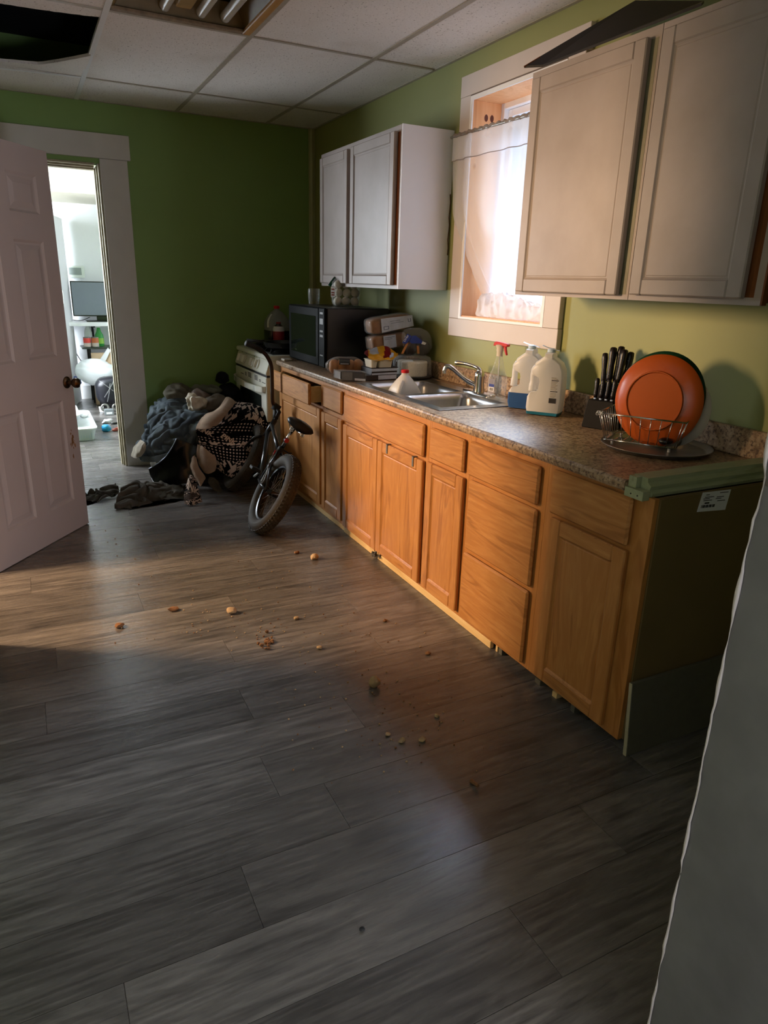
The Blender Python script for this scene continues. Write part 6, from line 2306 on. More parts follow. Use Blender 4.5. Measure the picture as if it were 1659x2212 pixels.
def wheel(s0, parent=bi):
    b2 = BM()
    seg, sg = 48, 14
    loops = []
    for k in range(seg):
        a = 2 * math.pi * k / seg
        loops.append([Vector((s0 + (RW - RT + RT * math.cos(q_) * (1.0 if math.cos(q_) < 0.3 else 1.0)) * math.cos(a), RT * 1.08 * math.sin(q_), RW + 0.006 + (RW - RT + RT * math.cos(q_)) * math.sin(a))) for q_ in [2 * math.pi * m_ / sg for m_ in range(sg)]])
    loops.append(loops[0])
    loft(b2, loops, False, False)
    bmesh.ops.remove_doubles(b2, verts=b2.verts, dist=1e-5)
    w_ = obj('tyre', b2, 'rubber', parent, smooth='all', local=True)
    # tread knobs
    b2 = BM()
    for k in range(64):
        a = 2 * math.pi * k / 64
        for off in (-0.024, -0.008, 0.008, 0.024):
            aa = a + (0.04 if off in (-0.008, 0.024) else 0)
            rr_ = RW - 0.001 - abs(off) * 0.22
            c = Vector((s0 + rr_ * math.cos(aa), off, RW + 0.006 + rr_ * math.sin(aa)))
            rd_ = Vector((math.cos(aa), 0, math.sin(aa)))
            tg = Vector((-math.sin(aa), 0, math.cos(aa)))
            sd = Vector((0, 1, 0))
            P8 = [c + tg * a1 * 0.007 + sd * a2 * 0.005 + rd_ * a3 for a3 in (-0.003, 0.004) for a1, a2 in ((-1, -1), (1, -1), (1, 1), (-1, 1))]
            hexa(b2, P8)
    tk = obj('tread', b2, 'rubber', w_, local=True)
    tk['kind'] = 'stuff'
    b2 = BM()
    lo = []
    for k in range(40):
        a = 2 * math.pi * k / 40
        def pp(rr_, yy):
            return Vector((s0 + rr_ * math.cos(a), yy, RW + 0.006 + rr_ * math.sin(a)))
        lo.append([pp(0.182, -0.022), pp(0.182, 0.022), pp(0.168, 0.018), pp(0.164, 0.0), pp(0.168, -0.018)])
    lo.append(lo[0])
    loft(b2, lo, False, False)
    bmesh.ops.remove_doubles(b2, verts=b2.verts, dist=1e-5)
    obj('rim', b2, plain('dull_black_rim', srgb(52, 52, 54), 0.25, 0.7), w_, smooth=True, local=True)
    b2 = BM()
    for k in range(24):
        a = 2 * math.pi * k / 24
        a2 = a + (0.5 if k % 2 else -0.5)
        y_ = 0.022 if k % 4 < 2 else -0.022
        tube(b2, [(s0 + 0.018 * math.cos(a2), y_, RW + 0.006 + 0.018 * math.sin(a2)), (s0 + 0.166 * math.cos(a), 0, RW + 0.006 + 0.166 * math.sin(a))], 0.0012, 4)
    sp_ = obj('spokes', b2, 'tin', w_, local=True)
    sp_['kind'] = 'stuff'
    b2 = BM()
    tube(b2, [(s0, -0.05, RW + 0.006), (s0, -0.028, RW + 0.006), (s0, 0.028, RW + 0.006), (s0, 0.05, RW + 0.006)], [0.008, 0.02, 0.02, 0.008], 12)
    obj('hub', b2, 'black', w_, local=True)
    return w_


def btube(name, pts_, r_, m_='black', parent=bi, seg=10):
    b2 = BM()
    tube(b2, pts_, r_, seg)
    return obj(name, b2, m_, parent, smooth='all', local=True)


wheel(0.0)
wheel(0.93)
HZ = RW + 0.006
btube('seat_tube', [(0.36, 0, 0.25), (0.305, 0, 0.50)], 0.016)
btube('top_tube', [(0.312, 0, 0.475), (0.74, 0, 0.58)], 0.015)
btube('down_tube', [(0.36, 0, 0.26), (0.75, 0, 0.53)], 0.018)
btube('head_tube', [(0.755, 0, 0.49), (0.735, 0, 0.62)], 0.019)
for s in (-1, 1):
    btube('chain_stay', [(0.34, 0.02 * s, 0.255), (0.15, 0.058 * s, 0.262), (0.0, 0.058 * s, HZ)], 0.009)
    btube('seat_stay', [(0.305, 0.012 * s, 0.475), (0.14, 0.056 * s, 0.38), (0.0, 0.058 * s, HZ)], 0.008)
    btube('fork_blade', [(0.762, 0.02 * s, 0.48), (0.785, 0.055 * s, 0.44), (0.93, 0.055 * s, HZ)], 0.010)
btube('brake_cable', spline([(0.29, -0.025, 0.49), (0.20, -0.062, 0.42), (0.08, -0.075, 0.33), (0.06, -0.078, 0.29), (0.10, -0.075, 0.28), (0.16, -0.060, 0.36)], 6), 0.0028, 'tin')
btube('cable_boot', [(0.268, -0.040, 0.476), (0.236, -0.050, 0.450)], 0.004, 'red')
b_ = BM()
tube(b_, [(0.303, 0, 0.505), (0.285, 0, 0.655)], 0.0135, 12)
obj('seat_post', b_, 'chrome', bi, smooth='all', local=True)
b_ = BM()
lathe(b_, [(0.021, 0.0), (0.021, 0.022)], seg=14, mat=Matrix.Translation((0.308, 0, 0.487)))
tube(b_, [(0.30, 0.02, 0.50), (0.275, 0.045, 0.50), (0.25, 0.055, 0.51)], 0.005, 6)
obj('seat_clamp', b_, 'blackmat', bi, smooth=True, local=True)
b_ = BM()
tube(b_, [(0.258, -0.012, 0.566), (0.268, -0.012, 0.566), (0.285, -0.006, 0.568)], [0.017, 0.0175, 0.015], 14)
rl_ = obj('reflector', b_, 'blackmat', bi, smooth=True, local=True)
b_ = BM()
tube(b_, [(0.252, -0.012, 0.566), (0.2578, -0.012, 0.566)], [0.0145, 0.0155], 14)
obj('red_lens', b_, plain('red_lens', srgb(214, 44, 56), 0.3), rl_, smooth=True, local=True)
# saddle
b_ = BM()
lo = []
for (s_, w, hgt, drop) in ((0.150, 0.060, 0.040, 0.010), (0.168, 0.088, 0.052, 0.0), (0.210, 0.094, 0.060, -0.006), (0.270, 0.070, 0.054, -0.004), (0.335, 0.042, 0.044, 0.002), (0.395, 0.028, 0.036, 0.008), (0.425, 0.018, 0.024, 0.014)):
    ring_ = []
    for k in range(14):
        a = 2 * math.pi * k / 14
        z = math.sin(a)
        ring_.append(Vector((s_, w * math.cos(a), 0.692 - drop + (hgt * 0.5) * (z if z > 0 else z * 1.3))))
    lo.append(ring_)
loft(b_, lo)
sd_ = obj('saddle', b_, plain('black_saddle_vinyl', srgb(20, 20, 22), 0.4, var=0.15), bi, smooth='all', local=True)
b_ = BM()
for s in (-1, 1):
    tube(b_, spline([(0.20, 0.030 * s, 0.655), (0.24, 0.022 * s, 0.650), (0.32, 0.018 * s, 0.652), (0.37, 0.012 * s, 0.662)], 4), 0.0035, 6)
    pts_ = [(0.192 + 0.012 * math.cos(k * 0.9), 0.040 * s + 0.012 * math.sin(k * 0.9), 0.664 - 0.0011 * k) for k in range(26)]
    tube(b_, pts_, 0.002, 5)
obj('saddle_springs', b_, 'chrome', sd_, smooth='all', local=True)
# handlebar
iv = bkm.inverted()
def L(p):
    return iv @ Vector(p)
stem = L((1.440, 4.62, 0.60))
b_ = BM()
tube(b_, [(0.735, 0, 0.62), (0.74, 0, 0.68), L((1.49, 4.62, 0.63))], 0.014, 10)
obj('stem', b_, 'blackmat', bi, smooth='all', local=True)
bar = spline([L((1.488, 4.62, 0.615)), L((1.462, 4.60, 0.665)), L((1.462, 4.60, 0.80)), L((1.458, 4.60, 0.905)), L((1.425, 4.60, 0.975)), L((1.375, 4.58, 1.015))], 7)
btube('handlebar', bar, 0.0135, plain('brown_black_bar', srgb(64, 44, 36), 0.3, 0.5))
btube('handlebar_grip', [L((1.392, 4.585, 1.004)), L((1.34, 4.565, 1.035)), L((1.275, 4.55, 1.06))], 0.019, 'blackmat')
btube('handlebar_clamp', [L((1.512, 4.60, 0.60)), L((1.47, 4.62, 0.63))], 0.026, 'blackmat')
btube('fork_steerer', [L((1.49, 4.62, 0.60)), (0.74, 0, 0.63)], 0.019, 'blackmat')
b_ = BM()
lo = []
c = Vector((0.36, 0.035, 0.255))
lathe(b_, [(0.075, -0.003), (0.075, 0.003)], seg=30, mat=Matrix.Translation(c) @ Matrix.Rotation(R(90), 4, 'X'))
obj('chainring', b_, 'tin', bi, local=True)
for s in (-1, 1):
    b_ = BM()
    tube(b_, [(0.36, 0.05 * s, 0.255), (0.36 + 0.10 * s, 0.062 * s, 0.255 - 0.06 * s)], 0.008, 8)
    ck_ = obj('crank', b_, 'tin', bi, local=True)
    b_ = BM()
    cx_, cz_ = 0.36 + 0.10 * s, 0.255 - 0.06 * s
    box(b_, cx_ - 0.035, cx_ + 0.035, min(0.068 * s, 0.13 * s), max(0.068 * s, 0.13 * s), cz_ - 0.010, cz_ + 0.010)
    obj('pedal', b_, 'blackmat', ck_, local=True, bevel=0.003)

# ================================================================== CRUMBS ON THE FLOOR
M['crumb'] = plain('dry_bread_crumb', srgb(196, 164, 124), 0.85, var=0.35, scale=60, bump=0.4, bscale=120)
M['crumb2'] = plain('brown_crust', srgb(140, 96, 58), 0.85, var=0.35, scale=60, bump=0.4, bscale=120)
def crumb(px, py, sz, label, m_='crumb', sc=(1, 0.8, 0.6), seed=0):
    p = at(px, py, z=0.0)
    b2 = BM()
    hh = sz * sc[2]
    ball(b2, (p.x, p.y, hh * 0.95), sz, 10, 8, sc=sc)
    for v in b2.verts:
        v.co += noise.noise_vector(v.co * (1.1 / sz) + Vector((seed, 0, 0))) * sz * 0.38
        v.co.z = max(v.co.z, 0.0008)
    tag(obj('bread_crumb', b2, m_, smooth=True), label, 'crumb', 'large crumbs on the floor')
crumb(680, 1208, 0.026, 'large bread crumb nearest the bicycle wheel', seed=1)
crumb(500, 1325, 0.024, 'round bread crumb alone in the lit patch of floor', seed=2)
crumb(374, 1319, 0.022, 'flat brown crust left of the round crumb', 'crumb2', (1.2, 0.7, 0.4), 3)
crumb(258, 1355, 0.020, 'small crust nearest the open door', 'crumb2', (0.9, 0.9, 0.5), 4)
crumb(808, 1484, 0.024, 'pale bread cube casting a long shadow on the dark floor', 'crumb', (1, 0.9, 1.0), 5)
crumb(912, 1601, 0.012, 'small pale crumb below the bread cube', seed=6)
crumb(944, 1549, 0.010, 'tiny pale crumb right of the bread cube', seed=7)
crumb(868, 1603, 0.012, 'small crumb in the loose cluster under the bread cube', seed=8)
crumb(838, 1589, 0.010, 'tiny crumb left in the loose cluster under the bread cube', seed=9)
crumb(640, 1338, 0.013, 'small crumb right of the round crumb', seed=10)
crumb(690, 1402, 0.012, 'small crumb right of the crumbled pile', seed=11)
crumb(832, 1343, 0.010, 'small crumb close to the sink cabinet', 'crumb2', seed=12)
crumb(925, 1414, 0.012, 'brown crumb close to the drawer stack', 'crumb2', seed=13)
crumb(641, 1196, 0.014, 'brown crumb left of the large crumb', 'crumb2', seed=14)
crumb(782, 2009, 0.007, 'dark speck of dirt on the near floor', 'blackmat', seed=15)
# crumbled pile
b_ = BM()
for k in range(34):
    p = at(580 + random.gauss(0, 9), 1388 + random.gauss(0, 6), z=0)
    r_ = random.uniform(0.003, 0.010)
    ball(b_, (p.x, p.y, r_ * 0.8), r_, 7, 5, sc=(1, 0.8, 0.8))
film_noise(b_, 0.003, 90)
for v in b_.verts:
    v.co.z = max(v.co.z, 0.0008)
pile_ = tag(obj('crumbled_pile', b_, 'crumb2', smooth=True), 'small heap of crumbled brown crust on the floor', 'crumbs')
pile_['kind'] = 'stuff'
# chip of wood
p = at(1018, 1690, z=0)
q2 = at(1032, 1706, z=0)
b_ = BM()
tube(b_, [p + Vector((0, 0, 0.005)), q2 + Vector((0, 0, 0.014))], [0.007, 0.005], 6)
tag(obj('wood_chip', b_, 'crumb2'), 'short orange-brown splinter on the near floor', 'splinter')
# scattered fine crumbs
b_ = BM()
for k in range(330):
    t_ = random.random()
    if t_ < 0.45:
        px, py = random.gauss(560, 120), random.gauss(1340, 45)
    elif t_ < 0.75:
        px, py = random.gauss(800, 130), random.gauss(1490, 70)
    elif t_ < 0.9:
        px, py = random.gauss(880, 60), random.gauss(1590, 40)
    else:
        px, py = random.uniform(200, 700), random.uniform(1130, 1250)
    p = at(px, py, z=0)
    if p.x > 1.57 or p.x < -0.28 or py < 1100:
        continue
    r_ = random.uniform(0.0012, 0.0042)
    ball(b_, (p.x, p.y, r_ * 0.8), r_, 6, 4, sc=(1, 0.8, 0.8), mi=0 if random.random() < 0.6 else 1)
fc_ = tag(obj('fine_crumbs', b_, ['crumb', 'crumb2']), 'fine crumbs and grit scattered over the floor planks', 'crumbs')
fc_['kind'] = 'stuff'

# ================================================================== THINGS IN THE NEXT ROOM
FW = NY - 0.0006
# open outside door seen nearly edge-on
pA, pB = Vector((at(121, 640, y=8.30).x, 8.30, 0)), Vector((at(152, 640, y=9.12).x, 9.12, 0))
dv = (pB - pA)
d2 = thing('door_2', loc=(pA.x, pA.y, 0.012), rotz=math.atan2(dv.y, dv.x), kind='structure')
LD = dv.length
b_ = BM()
box(b_, 0, LD, 0.0, 0.045, 0, 2.03)
obj('leaf', b_, 'white_edge', d2, local=True, bevel=0.003)
b_ = BM()
tube(b_, spline([(0.09, -0.006, 1.30), (0.09, -0.045, 1.28), (0.09, -0.05, 1.20), (0.09, -0.045, 1.13), (0.09, -0.006, 1.11)], 5), 0.008, 8)
obj('pull_handle', b_, 'white_edge', d2, smooth='all', local=True)
b_ = BM()
lathe(b_, [(0.030, 0.0), (0.030, 0.012), (0.022, 0.016)], seg=18, mat=Matrix.Translation((0.075, 0, 0.985)) @ Matrix.Rotation(R(90), 4, 'X'))
obj('deadbolt', b_, 'tin', d2, smooth=True, local=True)
b_ = BM()
box(b_, -0.0015, 0.0, 0.010, 0.036, 0.93, 1.04)
obj('strike_plate', b_, 'tin', d2, local=True)

# thermostat panel
q = [at(143, 600, y=FW), at(184, 600, y=FW), at(183, 575, y=FW), at(142, 573, y=FW)]
tm = thing('wall_thermostat', 'white thermostat panel on the far wall above the television', 'thermostat', (q[0] + q[1]) / 2)
b_ = BM()
box(b_, q[0].x, q[1].x, FW - 0.025, FW, q[0].z, q[2].z)
obj('case', b_, plain('pale_case', srgb(222, 228, 222), 0.4), tm, bevel=0.006)
b_ = BM()
box(b_, q[0].x + 0.035, q[1].x - 0.035, FW - 0.0265, FW - 0.0252, q[0].z + 0.035, q[2].z - 0.02)
obj('display', b_, plain('grey_display', srgb(150, 158, 158), 0.2), tm)

# shelf
zs_ = at(190, 694, y=9.05).z
sh_ = thing('wall_shelf', 'white shelf on the far wall under the television', 'shelf', (0.8, 9.05, zs_))
b_ = BM()
box(b_, 0.30, 1.5, 8.86, FW, zs_ - 0.045, zs_)
obj('board', b_, 'white_edge', sh_, bevel=0.003)
b_ = BM()
xb_ = at(200, 712, y=9.2).x
box(b_, xb_ - 0.012, xb_ + 0.012, 9.20, FW, zs_ - 0.24, zs_ - 0.0455)
box(b_, xb_ - 0.012, xb_ + 0.012, 8.96, 9.20, zs_ - 0.065, zs_ - 0.0455)
obj('bracket', b_, 'blackmat', sh_)
# television
a0, a1 = at(158, 676, y=9.0), at(158, 607, y=9.0)
tv = thing('television', 'flat grey-screened television standing on the white shelf', 'television', (a0.x + 0.3, 9.0, zs_))
b_ = BM()
box(b_, a0.x, a0.x + 0.66, 8.99, 9.03, zs_ + 0.060, a1.z)
obj('frame', b_, 'black', tv, bevel=0.004)
b_ = BM()
box(b_, a0.x + 0.010, a0.x + 0.65, 8.9885, 8.9898, zs_ + 0.072, a1.z - 0.010)
obj('screen', b_, plain('grey_glossy_screen', srgb(120, 126, 138), 0.35, var=0.05), tv)
b_ = BM()
box(b_, a0.x + 0.25, a0.x + 0.39, 9.0, 9.025, zs_ + 0.012, zs_ + 0.0595)
box(b_, a0.x + 0.13, a0.x + 0.51, 8.91, 9.10, zs_ + 0.0006, zs_ + 0.0115)
obj('stand', b_, 'black', tv, bevel=0.003)
b_ = BM()
tube(b_, spline([(a0.x - 0.06, 9.18, zs_ + 0.03), (a0.x + 0.02, 9.1, zs_ + 0.008), (a0.x + 0.10, 9.10, zs_ + 0.010), (a0.x + 0.18, 9.08, zs_ + 0.045)], 5), 0.004, 6)
tag(obj('television_cable', b_, 'black', smooth='all'), 'black cable lying on the shelf behind the television', 'cable')

# small dark folding shelf with bottles and cans
zt_ = at(200, 749, y=8.95).z
xt_ = at(176, 749, y=8.95).x
ts = thing('folding_table', 'small dark folding table under the wall shelf', 'table', (xt_ + 0.3, 9.0, 0))
b_ = BM()
box(b_, xt_, xt_ + 0.62, 8.84, 9.18, zt_ - 0.018, zt_)
obj('top', b_, plain('smoked_top', srgb(62, 64, 62), 0.3), ts, bevel=0.003)
for (x, y) in ((xt_ + 0.08, 8.88), (xt_ + 0.56, 8.88), (xt_ + 0.08, 9.14), (xt_ + 0.56, 9.14)):
    b_ = BM()
    box(b_, x - 0.012, x + 0.012, y - 0.012, y + 0.012, 0.001, zt_ - 0.0185)
    obj('leg', b_, 'blackmat', ts)
b_ = BM()
tube(b_, [(xt_ + 0.08, 8.87, zt_ - 0.10), (xt_ + 0.56, 8.87, zt_ - 0.03)], 0.010, 6)
obj('brace', b_, 'blackmat', ts)
zt_ += 0.0006
def can(px, label, c1):
    x = at(px, 745, y=8.90).x
    t = thing('food_can', label, 'can', (x, 8.90, zt_), group='cans on the folding table')
    b2 = BM()
    lathe(b2, [(0.040, 0), (0.042, 0.002), (0.042, 0.004), (0.040, 0.006), (0.040, 0.108), (0.042, 0.110), (0.042, 0.113), (0.039, 0.114), (0.037, 0.111)], (x, 8.90, zt_), 20)
    obj('tin', b2, 'tin', t, smooth=True)
    b2 = BM()
    lathe(b2, [(0.0408, 0.010), (0.0408, 0.050)], (x, 8.90, zt_), 20, cap0=False, cap1=False)
    obj('label_lower', b2, plain('label_grey_white', srgb(196, 180, 172), 0.5), t, smooth=True)
    b2 = BM()
    lathe(b2, [(0.0408, 0.0502), (0.0408, 0.104)], (x, 8.90, zt_), 20, cap0=False, cap1=False)
    obj('label_upper', b2, c1, t, smooth=True)
can(189, 'food can with a bright red label on the folding table', plain('bright_red_label', srgb(214, 66, 56), 0.5))
can(206, 'food can with an orange-brown label on the folding table', plain('orange_brown_label', srgb(190, 104, 60), 0.5))
x = at(193, 745, y=9.02).x
cbt = thing('clear_bottle', 'clear squeeze bottle with brown cap behind the red can', 'bottle', (x, 9.02, zt_))
b_ = BM()
lathe(b_, [(0.040, 0), (0.043, 0.006), (0.043, 0.16), (0.03, 0.20), (0.016, 0.225), (0.016, 0.235)], (x, 9.02, zt_), 20)
obj('bottle_body', b_, milky('hazy_bottle', (0.72, 0.74, 0.72, 1), 0.4), cbt, smooth=True)
b_ = BM()
lathe(b_, [(0.018, 0.232), (0.018, 0.25), (0.014, 0.252)], (x, 9.02, zt_), 16)
obj('cap', b_, 'crumb2', cbt, smooth=True)
x = at(216, 745, y=9.0).x
gsb = thing('green_spray_bottle', 'green spray bottle with white trigger on the folding table', 'spray bottle', (x, 9.0, zt_))
b_ = BM()
lathe(b_, [(0.045, 0), (0.050, 0.008), (0.050, 0.10), (0.046, 0.13), (0.026, 0.17), (0.018, 0.205), (0.017, 0.215)], (x, 9.0, zt_), 20, sy=0.7)
gbo = obj('bottle_body', b_, plain('green_bottle', srgb(54, 158, 72), 0.3, var=0.15), gsb, smooth=True)
b_ = BM()
lathe(b_, [(0.046, 0.03), (0.0515, 0.032), (0.0515, 0.095)], (x, 9.0, zt_), 20, sy=0.72, cap0=False, cap1=False)
obj('label', b_, plain('yellow_green_label', srgb(150, 200, 80), 0.5), gsb, smooth=True)
b_ = BM()
prism(b_, [(x - 0.055, zt_ + 0.255), (x - 0.052, zt_ + 0.235), (x - 0.02, zt_ + 0.216), (x + 0.02, zt_ + 0.216), (x + 0.028, zt_ + 0.25), (x + 0.02, zt_ + 0.268), (x - 0.04, zt_ + 0.268)], 'Y', 8.985, 9.015)
obj('trigger', b_, 'white_edge', gsb, bevel=0.003)

# cord hanging down the far wall
b_ = BM()
tube(b_, spline([at(150, 738, y=9.22), at(160, 755, y=9.2), at(172, 775, y=9.18), at(184, 790, y=9.15), at(190, 797, y=9.1)], 5), 0.005, 6)
tag(obj('hanging_cord', b_, 'black', smooth='all'), 'black cord hanging down the far wall left of the folding table', 'cord')

# cardboard box with papers
bxm = at(214, 785, y=8.62)
ZB0 = 8.62
cbx = thing('cardboard_box', 'open cardboard box with white papers beside the plastic bag', 'box', (0.78, 8.7, 0))
b_ = BM()
x0 = at(201, 780, y=8.62).x
zt2 = at(201, 766, y=8.62).z
box(b_, x0, x0 + 0.30, 8.75, 8.835, 0.001, zt2)
obj('carton', b_, plain('kraft_cardboard', srgb(206, 176, 144), 0.8, var=0.08), cbx)
b_ = BM()
slab(b_, [at(208, 788, y=8.744), at(226, 784, y=8.735), at(239, 757, y=8.738), at(233, 751, y=8.744)], 0.004)
obj('flap', b_, 'paper', cbx)
b_ = BM()
xb2 = x0 + 0.31
box(b_, xb2, xb2 + 0.16, 8.76, 8.83, 0.36, 0.36 + 0.16)
bm_ = tag(obj('blue_carton', b_, 'blue'), 'blue carton beside the cardboard box', 'box')
for v in bm_.data.vertices:
    v.co.z += (zt2 - 0.36 - 0.12) if v.co.z > 0.45 else (0.001 - 0.36)

# black luggage on wheels, half wrapped in plastic
lg = thing('luggage_cart', 'black wheeled bag wrapped in clear plastic on the next room floor', 'luggage', (0.80, 8.45, 0))
cL = at(234, 846, y=8.45)
b_ = BM()
pillow(b_, (cL.x + 0.03, 8.33, 0.225), (0.17, 0, 0), (0, 0.12, 0), (0, 0, 0.16), 12, 3.2)
film_noise(b_, 0.014, 8)
obj('bag_body', b_, plain('black_nylon', srgb(30, 30, 38), 0.35, var=0.4, scale=8, bump=0.4, bscale=20), lg, smooth='all')
for dx in (-0.10, 0.02):
    b_ = BM()
    lo = []
    for k in range(20):
        a = 2 * math.pi * k / 20
        lo.append([Vector((cL.x + 0.03 + dx + (0.036 + 0.012 * math.cos(q_)) * math.cos(a), 8.24 + 0.012 * math.sin(q_), 0.049 + (0.036 + 0.012 * math.cos(q_)) * math.sin(a))) for q_ in [2 * math.pi * m_ / 8 for m_ in range(8)]])
    lo.append(lo[0])
    loft(b_, lo, False, False)
    obj('wheel', b_, 'tin', lg, smooth='all')
b_ = BM()
for (a, b) in ((((214, 822)), ((252, 850))), ((226, 858), (246, 822)), ((238, 828), (232, 868))):
    tube(b_, [at(*a, y=8.20), (at(*a, y=8.19) + at(*b, y=8.19)) / 2 + Vector((0.004, -0.006, 0)), at(*b, y=8.20)], 0.005, 6)
obj('plastic_straps', b_, 'film', lg, smooth='all')
# white plastic sack
pb_ = at(206, 815, y=8.75)
wsk = thing('plastic_sack', 'translucent white plastic sack stuffed full beside the black luggage', 'bag', (0.66, 8.6, 0.25))
b_ = BM()
pillow(b_, (0.645, 8.60, 0.395), (0.215, 0, -0.03), (0, 0.10, 0), (0.02, 0, 0.14), 26, 2.2)
for v in b_.verts:
    q_ = v.co * 16
    k_ = 1 - 2 * abs(noise.noise(Vector((q_.x * 0.5 + 0.6 * q_.z, q_.y * 0.8, q_.z * 1.2))))
    k2 = noise.noise(q_ * 0.35)
    v.co += Vector((0.2, -0.5, 0.8)).normalized() * (0.020 * k_ + 0.03 * k2)
    v.co.z = max(v.co.z, 0.2515)
obj('sack', b_, milky('white_sack_plastic', (0.90, 0.93, 0.95, 1), 0.3, 0.25), wsk, smooth='all')
b_ = BM()
c_ = at(166, 822, y=8.78)
pillow(b_, (c_.x, 8.78, c_.z), (0.05, 0, -0.01), (0, 0.04, 0), (0, 0, 0.05), 8, 2.2)
film_noise(b_, 0.012, 18)
obj('knotted_neck', b_, milky('bluish_sack_plastic', srgb(110, 130, 190), 0.3, 0.3), wsk, smooth='all')

b_ = BM()
box(b_, 0.665, 0.86, 8.50, 8.70, 0.001, 0.25)
tag(obj('dark_carton', b_, 'blackmat', bevel=0.004), 'dark carton under the white plastic sack', 'box')

# two clear lidded bins on the floor, near the doorway
def bin_(x0, x1, y0, y1, z0, z1, label):
    t = thing('plastic_bin', label, 'bin', ((x0 + x1) / 2, (y0 + y1) / 2, z0), group='clear plastic bins')
    b2 = BM()
    loft(b2, [rrect(x0 + 0.02, x1 - 0.02, y0 + 0.02, y1 - 0.02, 0.05, z0, 5), rrect(x0, x1, y0, y1, 0.06, z1, 5)], True, False)
    obj('bin_wall', b2, milky('hazy_bin_plastic', (0.82, 0.86, 0.9, 1), 0.35, 0.2, 0.25), t, smooth=True, auto=30)
    b2 = BM()
    loft(b2, [rrect(x0 - 0.012, x1 + 0.012, y0 - 0.012, y1 + 0.012, 0.07, z1 + 0.0005, 5), rrect(x0 - 0.014, x1 + 0.014, y0 - 0.014, y1 + 0.014, 0.07, z1 + 0.012, 5), rrect(x0 + 0.01, x1 - 0.01, y0 + 0.01, y1 - 0.01, 0.06, z1 + 0.018, 5)])
    obj('bin_lid', b2, plain('white_bin_lid', srgb(226, 230, 232), 0.35), t, smooth=True, auto=30)
    b2 = BM()
    n_ = int((x1 - x0) / 0.022)
    for i in range(2, n_ - 1):
        x_ = x0 + i * (x1 - x0) / n_
        box(b2, x_, x_ + 0.003, y0 - 0.002 + 0.012, y0 - 0.001 + 0.014, z0 + (z1 - z0) * 0.25, z0 + (z1 - z0) * 0.8)
    obj('ribs', b2, plain('pale_blue_rib', srgb(176, 200, 222), 0.4), t)
    return t
pr_ = at(207, 930, z=0.0)
bin_(-0.05, 0.465, 6.78, 7.75, 0.002, 0.105, 'low clear plastic bin with white lid on the next room floor')
bin_(-0.12, 0.335, 6.86, 7.45, 0.1245, 0.215, 'smaller clear plastic bin stacked on the low bin')
b_ = BM()
cpt_ = at(190, 890, z=0.125)
for (dx, dy) in ((0.0, 0.0), (0.03, 0.03), (-0.02, 0.06)):
    pillow(b_, (0.405 + dx * 0.4, 7.30 + dy, 0.140), (0.03, 0.01, 0.004), (0, 0.028, 0.006), (0, 0, 0.014), 8, 2.2)
film_noise(b_, 0.010, 30)
tag(obj('crumpled_paper', b_, 'paper', smooth='all'), 'crumpled white paper on the lid of the low bin', 'paper')
b_ = BM()
for k, (px, py) in enumerate(((164, 882), (165, 891))):
    c_ = at(px, py, z=0.24)
    hexa(b_, [(0.21, 6.98 + 0.06 * k, 0.2345), (0.28, 6.96 + 0.06 * k, 0.2345), (0.29, 7.00 + 0.06 * k, 0.2345), (0.22, 7.02 + 0.06 * k, 0.2345), (0.21, 6.98 + 0.06 * k, 0.262), (0.28, 6.96 + 0.06 * k, 0.250), (0.29, 7.00 + 0.06 * k, 0.250), (0.22, 7.02 + 0.06 * k, 0.262)])
tag(obj('cardboard_scrap', b_, plain('tan_cardboard', srgb(206, 150, 100), 0.8)), 'tan cardboard scraps on the upper bin', 'cardboard')

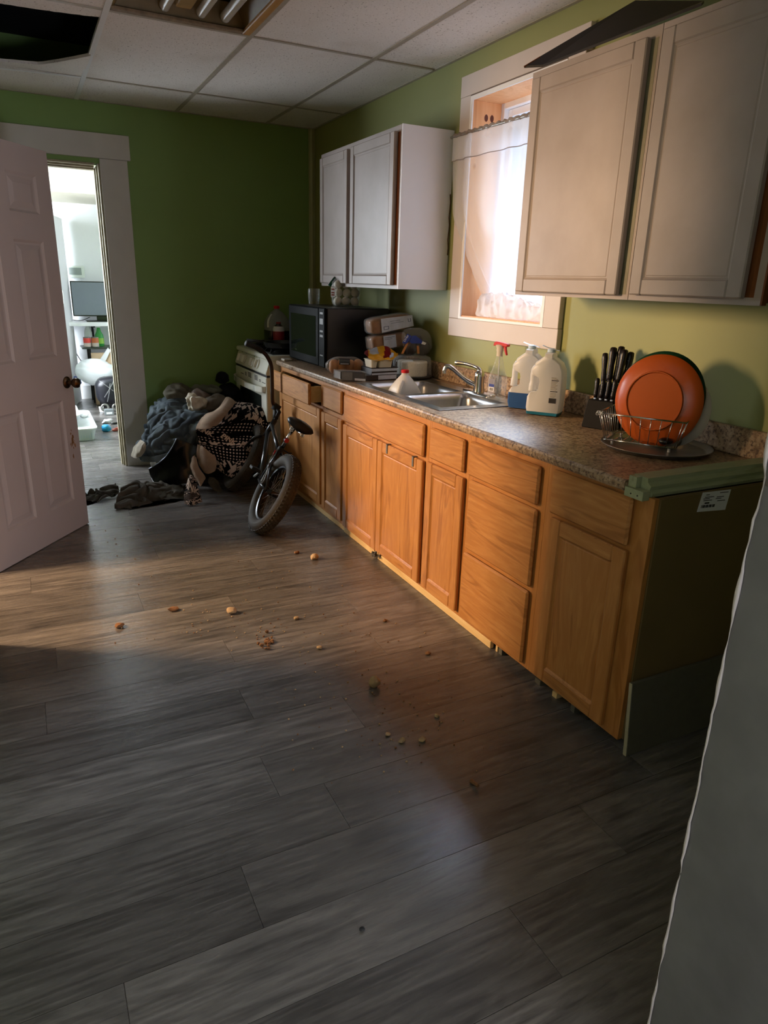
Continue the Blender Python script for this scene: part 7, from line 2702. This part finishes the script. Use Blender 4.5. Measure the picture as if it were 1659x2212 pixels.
# litter on the floor
p = at(234, 896, z=0)
lt = thing('small_carton', 'small grey printed carton on the next room floor', 'box', p)
b_ = BM()
box(b_, p.x - 0.035, p.x + 0.055, p.y - 0.03, p.y + 0.03, 0.001, 0.062)
obj('carton', b_, plain('grey_carton', srgb(128, 134, 138), 0.5, var=0.2, scale=30), lt, bevel=0.002)
b_ = BM()
box(b_, p.x - 0.02, p.x + 0.04, p.y - 0.0312, p.y - 0.0302, 0.012, 0.034)
obj('printed_band', b_, 'paper', lt)
b_ = BM()
c_ = at(222, 890, z=0)
slab(b_, [Vector((c_.x - 0.03, c_.y, 0.001)), Vector((c_.x + 0.02, c_.y - 0.02, 0.001)), Vector((c_.x + 0.015, c_.y + 0.01, 0.06)), Vector((c_.x - 0.035, c_.y + 0.02, 0.06))], 0.002)
tag(obj('torn_paper', b_, 'paper'), 'torn white paper next to the small grey carton', 'paper')
p = at(231, 934, z=0)
b_ = BM()
pillow(b_, (p.x, p.y + 0.03, 0.036), (0.042, 0, 0), (0, 0.035, 0), (0, 0, 0.037), 10, 2.4)
film_noise(b_, 0.010, 30)
for v in b_.verts:
    v.co.z = max(v.co.z, 0.001)
tag(obj('blue_snack_bag', b_, plain('bright_blue_foil', srgb(40, 150, 200), 0.3, var=0.3, scale=30), smooth='all'), 'crumpled bright blue snack bag on the next room floor', 'bag')
p = at(252, 932, z=0)
b_ = BM()
pillow(b_, (p.x, p.y + 0.02, 0.018), (0.045, 0.02, 0.004), (0, 0.026, 0), (0, 0, 0.016), 8, 2.2)
film_noise(b_, 0.010, 34, 3)
for v in b_.verts:
    v.co.z = max(v.co.z, 0.001)
tag(obj('red_wrapper', b_, plain('red_brown_wrapper', srgb(170, 70, 54), 0.4, var=0.4, scale=30), smooth='all'), 'crumpled red brown wrapper beside the blue snack bag', 'wrapper')
p = at(232, 915, z=0)
b_ = BM()
pillow(b_, (p.x, p.y + 0.02, 0.022), (0.055, 0.01, 0.006), (0, 0.03, 0), (0, 0, 0.020), 10, 2.0)
film_noise(b_, 0.014, 30, 6)
for v in b_.verts:
    v.co.z = max(v.co.z, 0.001)
tag(obj('white_tissue', b_, 'paper', smooth='all'), 'crumpled white tissue behind the blue snack bag', 'tissue')
p = at(252, 918, z=0)
b_ = BM()
tube(b_, [(p.x - 0.05, p.y + 0.03, 0.012), (p.x + 0.06, p.y + 0.06, 0.012)], 0.010, 8)
tag(obj('dark_pen', b_, 'black', smooth='all'), 'dark stick beside the white tissue in the next room', 'stick')
